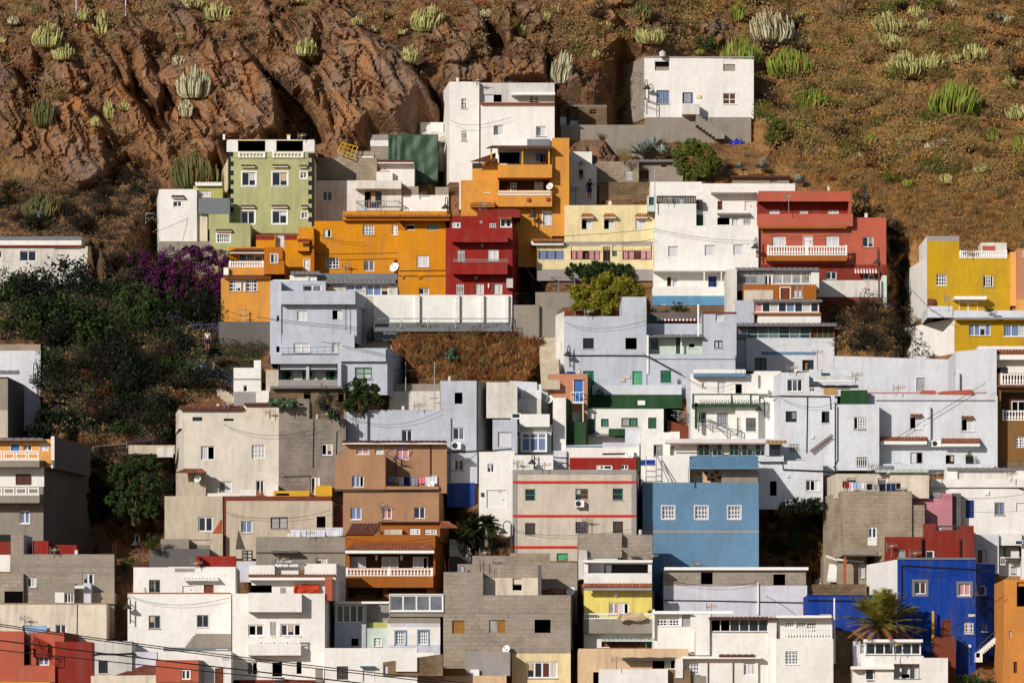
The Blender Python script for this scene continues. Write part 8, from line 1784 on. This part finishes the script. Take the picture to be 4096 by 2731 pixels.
# --- dry ground cover: uncountable
def ground_cover(name,poly,n,mats,size,label,seed,strip=True,nq=15,qs=.085):
    rr=random.Random(seed); b=MB(); xs=[p[0]*F2 for p in poly]; ys=[p[1]*F2 for p in poly]; pts=list(zip(xs,ys)); c=0
    P_=[]
    for t in range(n*6):
        if c>=n: break
        x=rr.uniform(min(xs),max(xs)); y=rr.uniform(min(ys),max(ys)); r=False
        for i in range(len(pts)):
            x0,y0=pts[i]; x1,y1=pts[(i+1)%len(pts)]
            if (y0>y)!=(y1>y) and x<(x1-x0)*(y-y0)/(y1-y0)+x0: r=not r
        if not r: continue
        P_.append((x,y)); c+=1
    H3=[hit(x,y) for x,y in P_]; rk=relief(np.array([h.x for h in H3]),np.array([h.z for h in H3]))[1]
    for h,k in zip(H3,rk):
        if k>.45 and rr.random()<.9: continue
        s=rr.uniform(*size); mi=rr.randrange(len(mats))
        for j in range(9 if strip else nq):
            a=rr.uniform(0,6.28); d=Vector((math.cos(a)*rr.uniform(.2,.9),math.sin(a)*.5-.2,rr.uniform(.5,1.1)))*s; w=Vector((rr.uniform(-1,1),0,rr.uniform(-.5,.5)))*.05*s/.4
            o=h+Vector((rr.uniform(-.5,.5)*s,-.03,rr.uniform(-.2,.2)*s))
            if strip: b.poly([o-w,o+w,o+d],mi)
            else: q_=o+d*.6; w2=Vector((rr.uniform(-1,1),rr.uniform(-.3,.3),rr.uniform(-1,1)))*s*qs; w3=Vector((w2.z,w2.y,-w2.x)); b.poly([q_-w2,q_+w3,q_+w2,q_-w3],mi)
    o=b.build(name,mats); tag(o,label,'ground cover',kind='stuff')
ground_cover('dry_scrub',UP,5200,['dry_brown','dry_grey','dry_olive','dry_brown'],(.3,.75),'dry brown scrub covering the hillside',31,False)
ground_cover('low_shrubs',UPR,900,['dry_olive','dry_brown','dry_olive','grass_gold','dry_olive'],(.8,1.7),'low olive and brown shrubs dotting the right slope',41,False,52,.05)
ground_cover('low_shrubs',[(0,0),(1300,0),(1300,130),(1000,140),(740,60),(560,100),(400,60),(300,100),(120,260),(0,300)],700,['dry_olive','dry_brown','dry_rust','dry_grey'],(.6,1.4),'low brown shrubs above the cliffs',42,False,40,.055)
ground_cover('dry_grass',[(1750,330),(2352,380),(2352,620),(2090,560),(2040,490),(1830,400)],3800,['grass_gold','grass_gold','dry_olive','dry_brown'],(.22,.5),'dry golden grass on the right slope',32)
ground_cover('dry_grass',[(860,740),(1235,750),(1260,880),(930,870)],2400,['grass_gold','dry_brown','dry_rust','dark_twig'],(.25,.7),'dry russet grass under the boundary wall',33)
ground_cover('dry_grass',[(215,1190),(380,1120),(400,1290),(270,1250)],900,['dry_rust','dry_brown','dark_twig'],(.3,.6),'dry russet grass mound behind the washing rack',34)
ground_cover('undergrowth',LEFT,4300,['leaf_dark','dry_brown','dark_twig','dark_twig','leaf_green'],(.4,1.1),'dark green undergrowth filling the left slope',35,False)
ground_cover('undergrowth',[(0,420),(360,400),(370,600),(520,690),(500,740),(200,640),(0,560)],1800,['dark_twig','dry_brown','leaf_dark'],(.35,.8),'brown undergrowth at the foot of the left cliff',36,False)
ground_cover('undergrowth',[(165,1000),(400,990),(390,1180),(260,1190),(170,1200)],1500,['dark_twig','leaf_dark','dark_twig'],(.35,.8),'dark undergrowth round the valley pine',38,False)
ground_cover('undergrowth',[(1745,1180),(1895,1190),(1895,1320),(1840,1400),(1745,1300)],900,['dark_twig','leaf_dark','dry_brown'],(.35,.7),'dark undergrowth in the gully beside the light blue house',39,False)
ground_cover('undergrowth',[(440,765),(620,760),(600,830),(540,890),(425,870)],900,['dark_twig','leaf_dark','leaf_green'],(.3,.7),'dark undergrowth around the left stone steps',40,False)
ground_cover('undergrowth',[(1890,690),(2090,690),(2150,830),(1925,820)],1200,['dark_twig','leaf_dark','dry_brown'],(.35,.8),'brown undergrowth in the right gully',37,False)
# ================================================================ CAMERA, SUN, SKY

cam=bpy.data.cameras.new('camera'); co=bpy.data.objects.new('camera',cam); COL.objects.link(co)
co.location=(0,-D0,0); co.rotation_euler=(R(90),0,0); cam.sensor_width=36; cam.lens=36*D0/72; cam.shift_y=(HZ-1365.5)/4096
cam.clip_start=1; cam.clip_end=5000; SC.camera=co
EL,AZ=R(21),R(36)
sd=Vector((-math.sin(AZ)*math.cos(EL),-math.cos(AZ)*math.cos(EL),math.sin(EL)))
sl=bpy.data.lights.new('sun','SUN'); so=bpy.data.objects.new('sun',sl); COL.objects.link(so)
sl.energy=3.9; sl.angle=R(.53); sl.color=(1,.93,.85)
so.rotation_euler=sd.to_track_quat('Z','Y').to_euler(); so.location=sd*50
w=bpy.data.worlds.new('World'); SC.world=w; w.use_nodes=True; nt=w.node_tree
bg=nt.nodes['Background']; sk=nt.nodes.new('ShaderNodeTexSky'); sk.sky_type='NISHITA'; sk.sun_disc=False
sk.sun_elevation=EL; sk.sun_rotation=math.atan2(sd.x,sd.y); sk.air_density=1; sk.dust_density=.6; sk.ozone_density=1.5
nt.links.new(sk.outputs[0],bg.inputs[0]); bg.inputs[1].default_value=.06
SC.view_settings.view_transform='Standard'; SC.view_settings.look='None'; SC.view_settings.exposure=0; SC.view_settings.gamma=1
SC.cycles.max_bounces=5
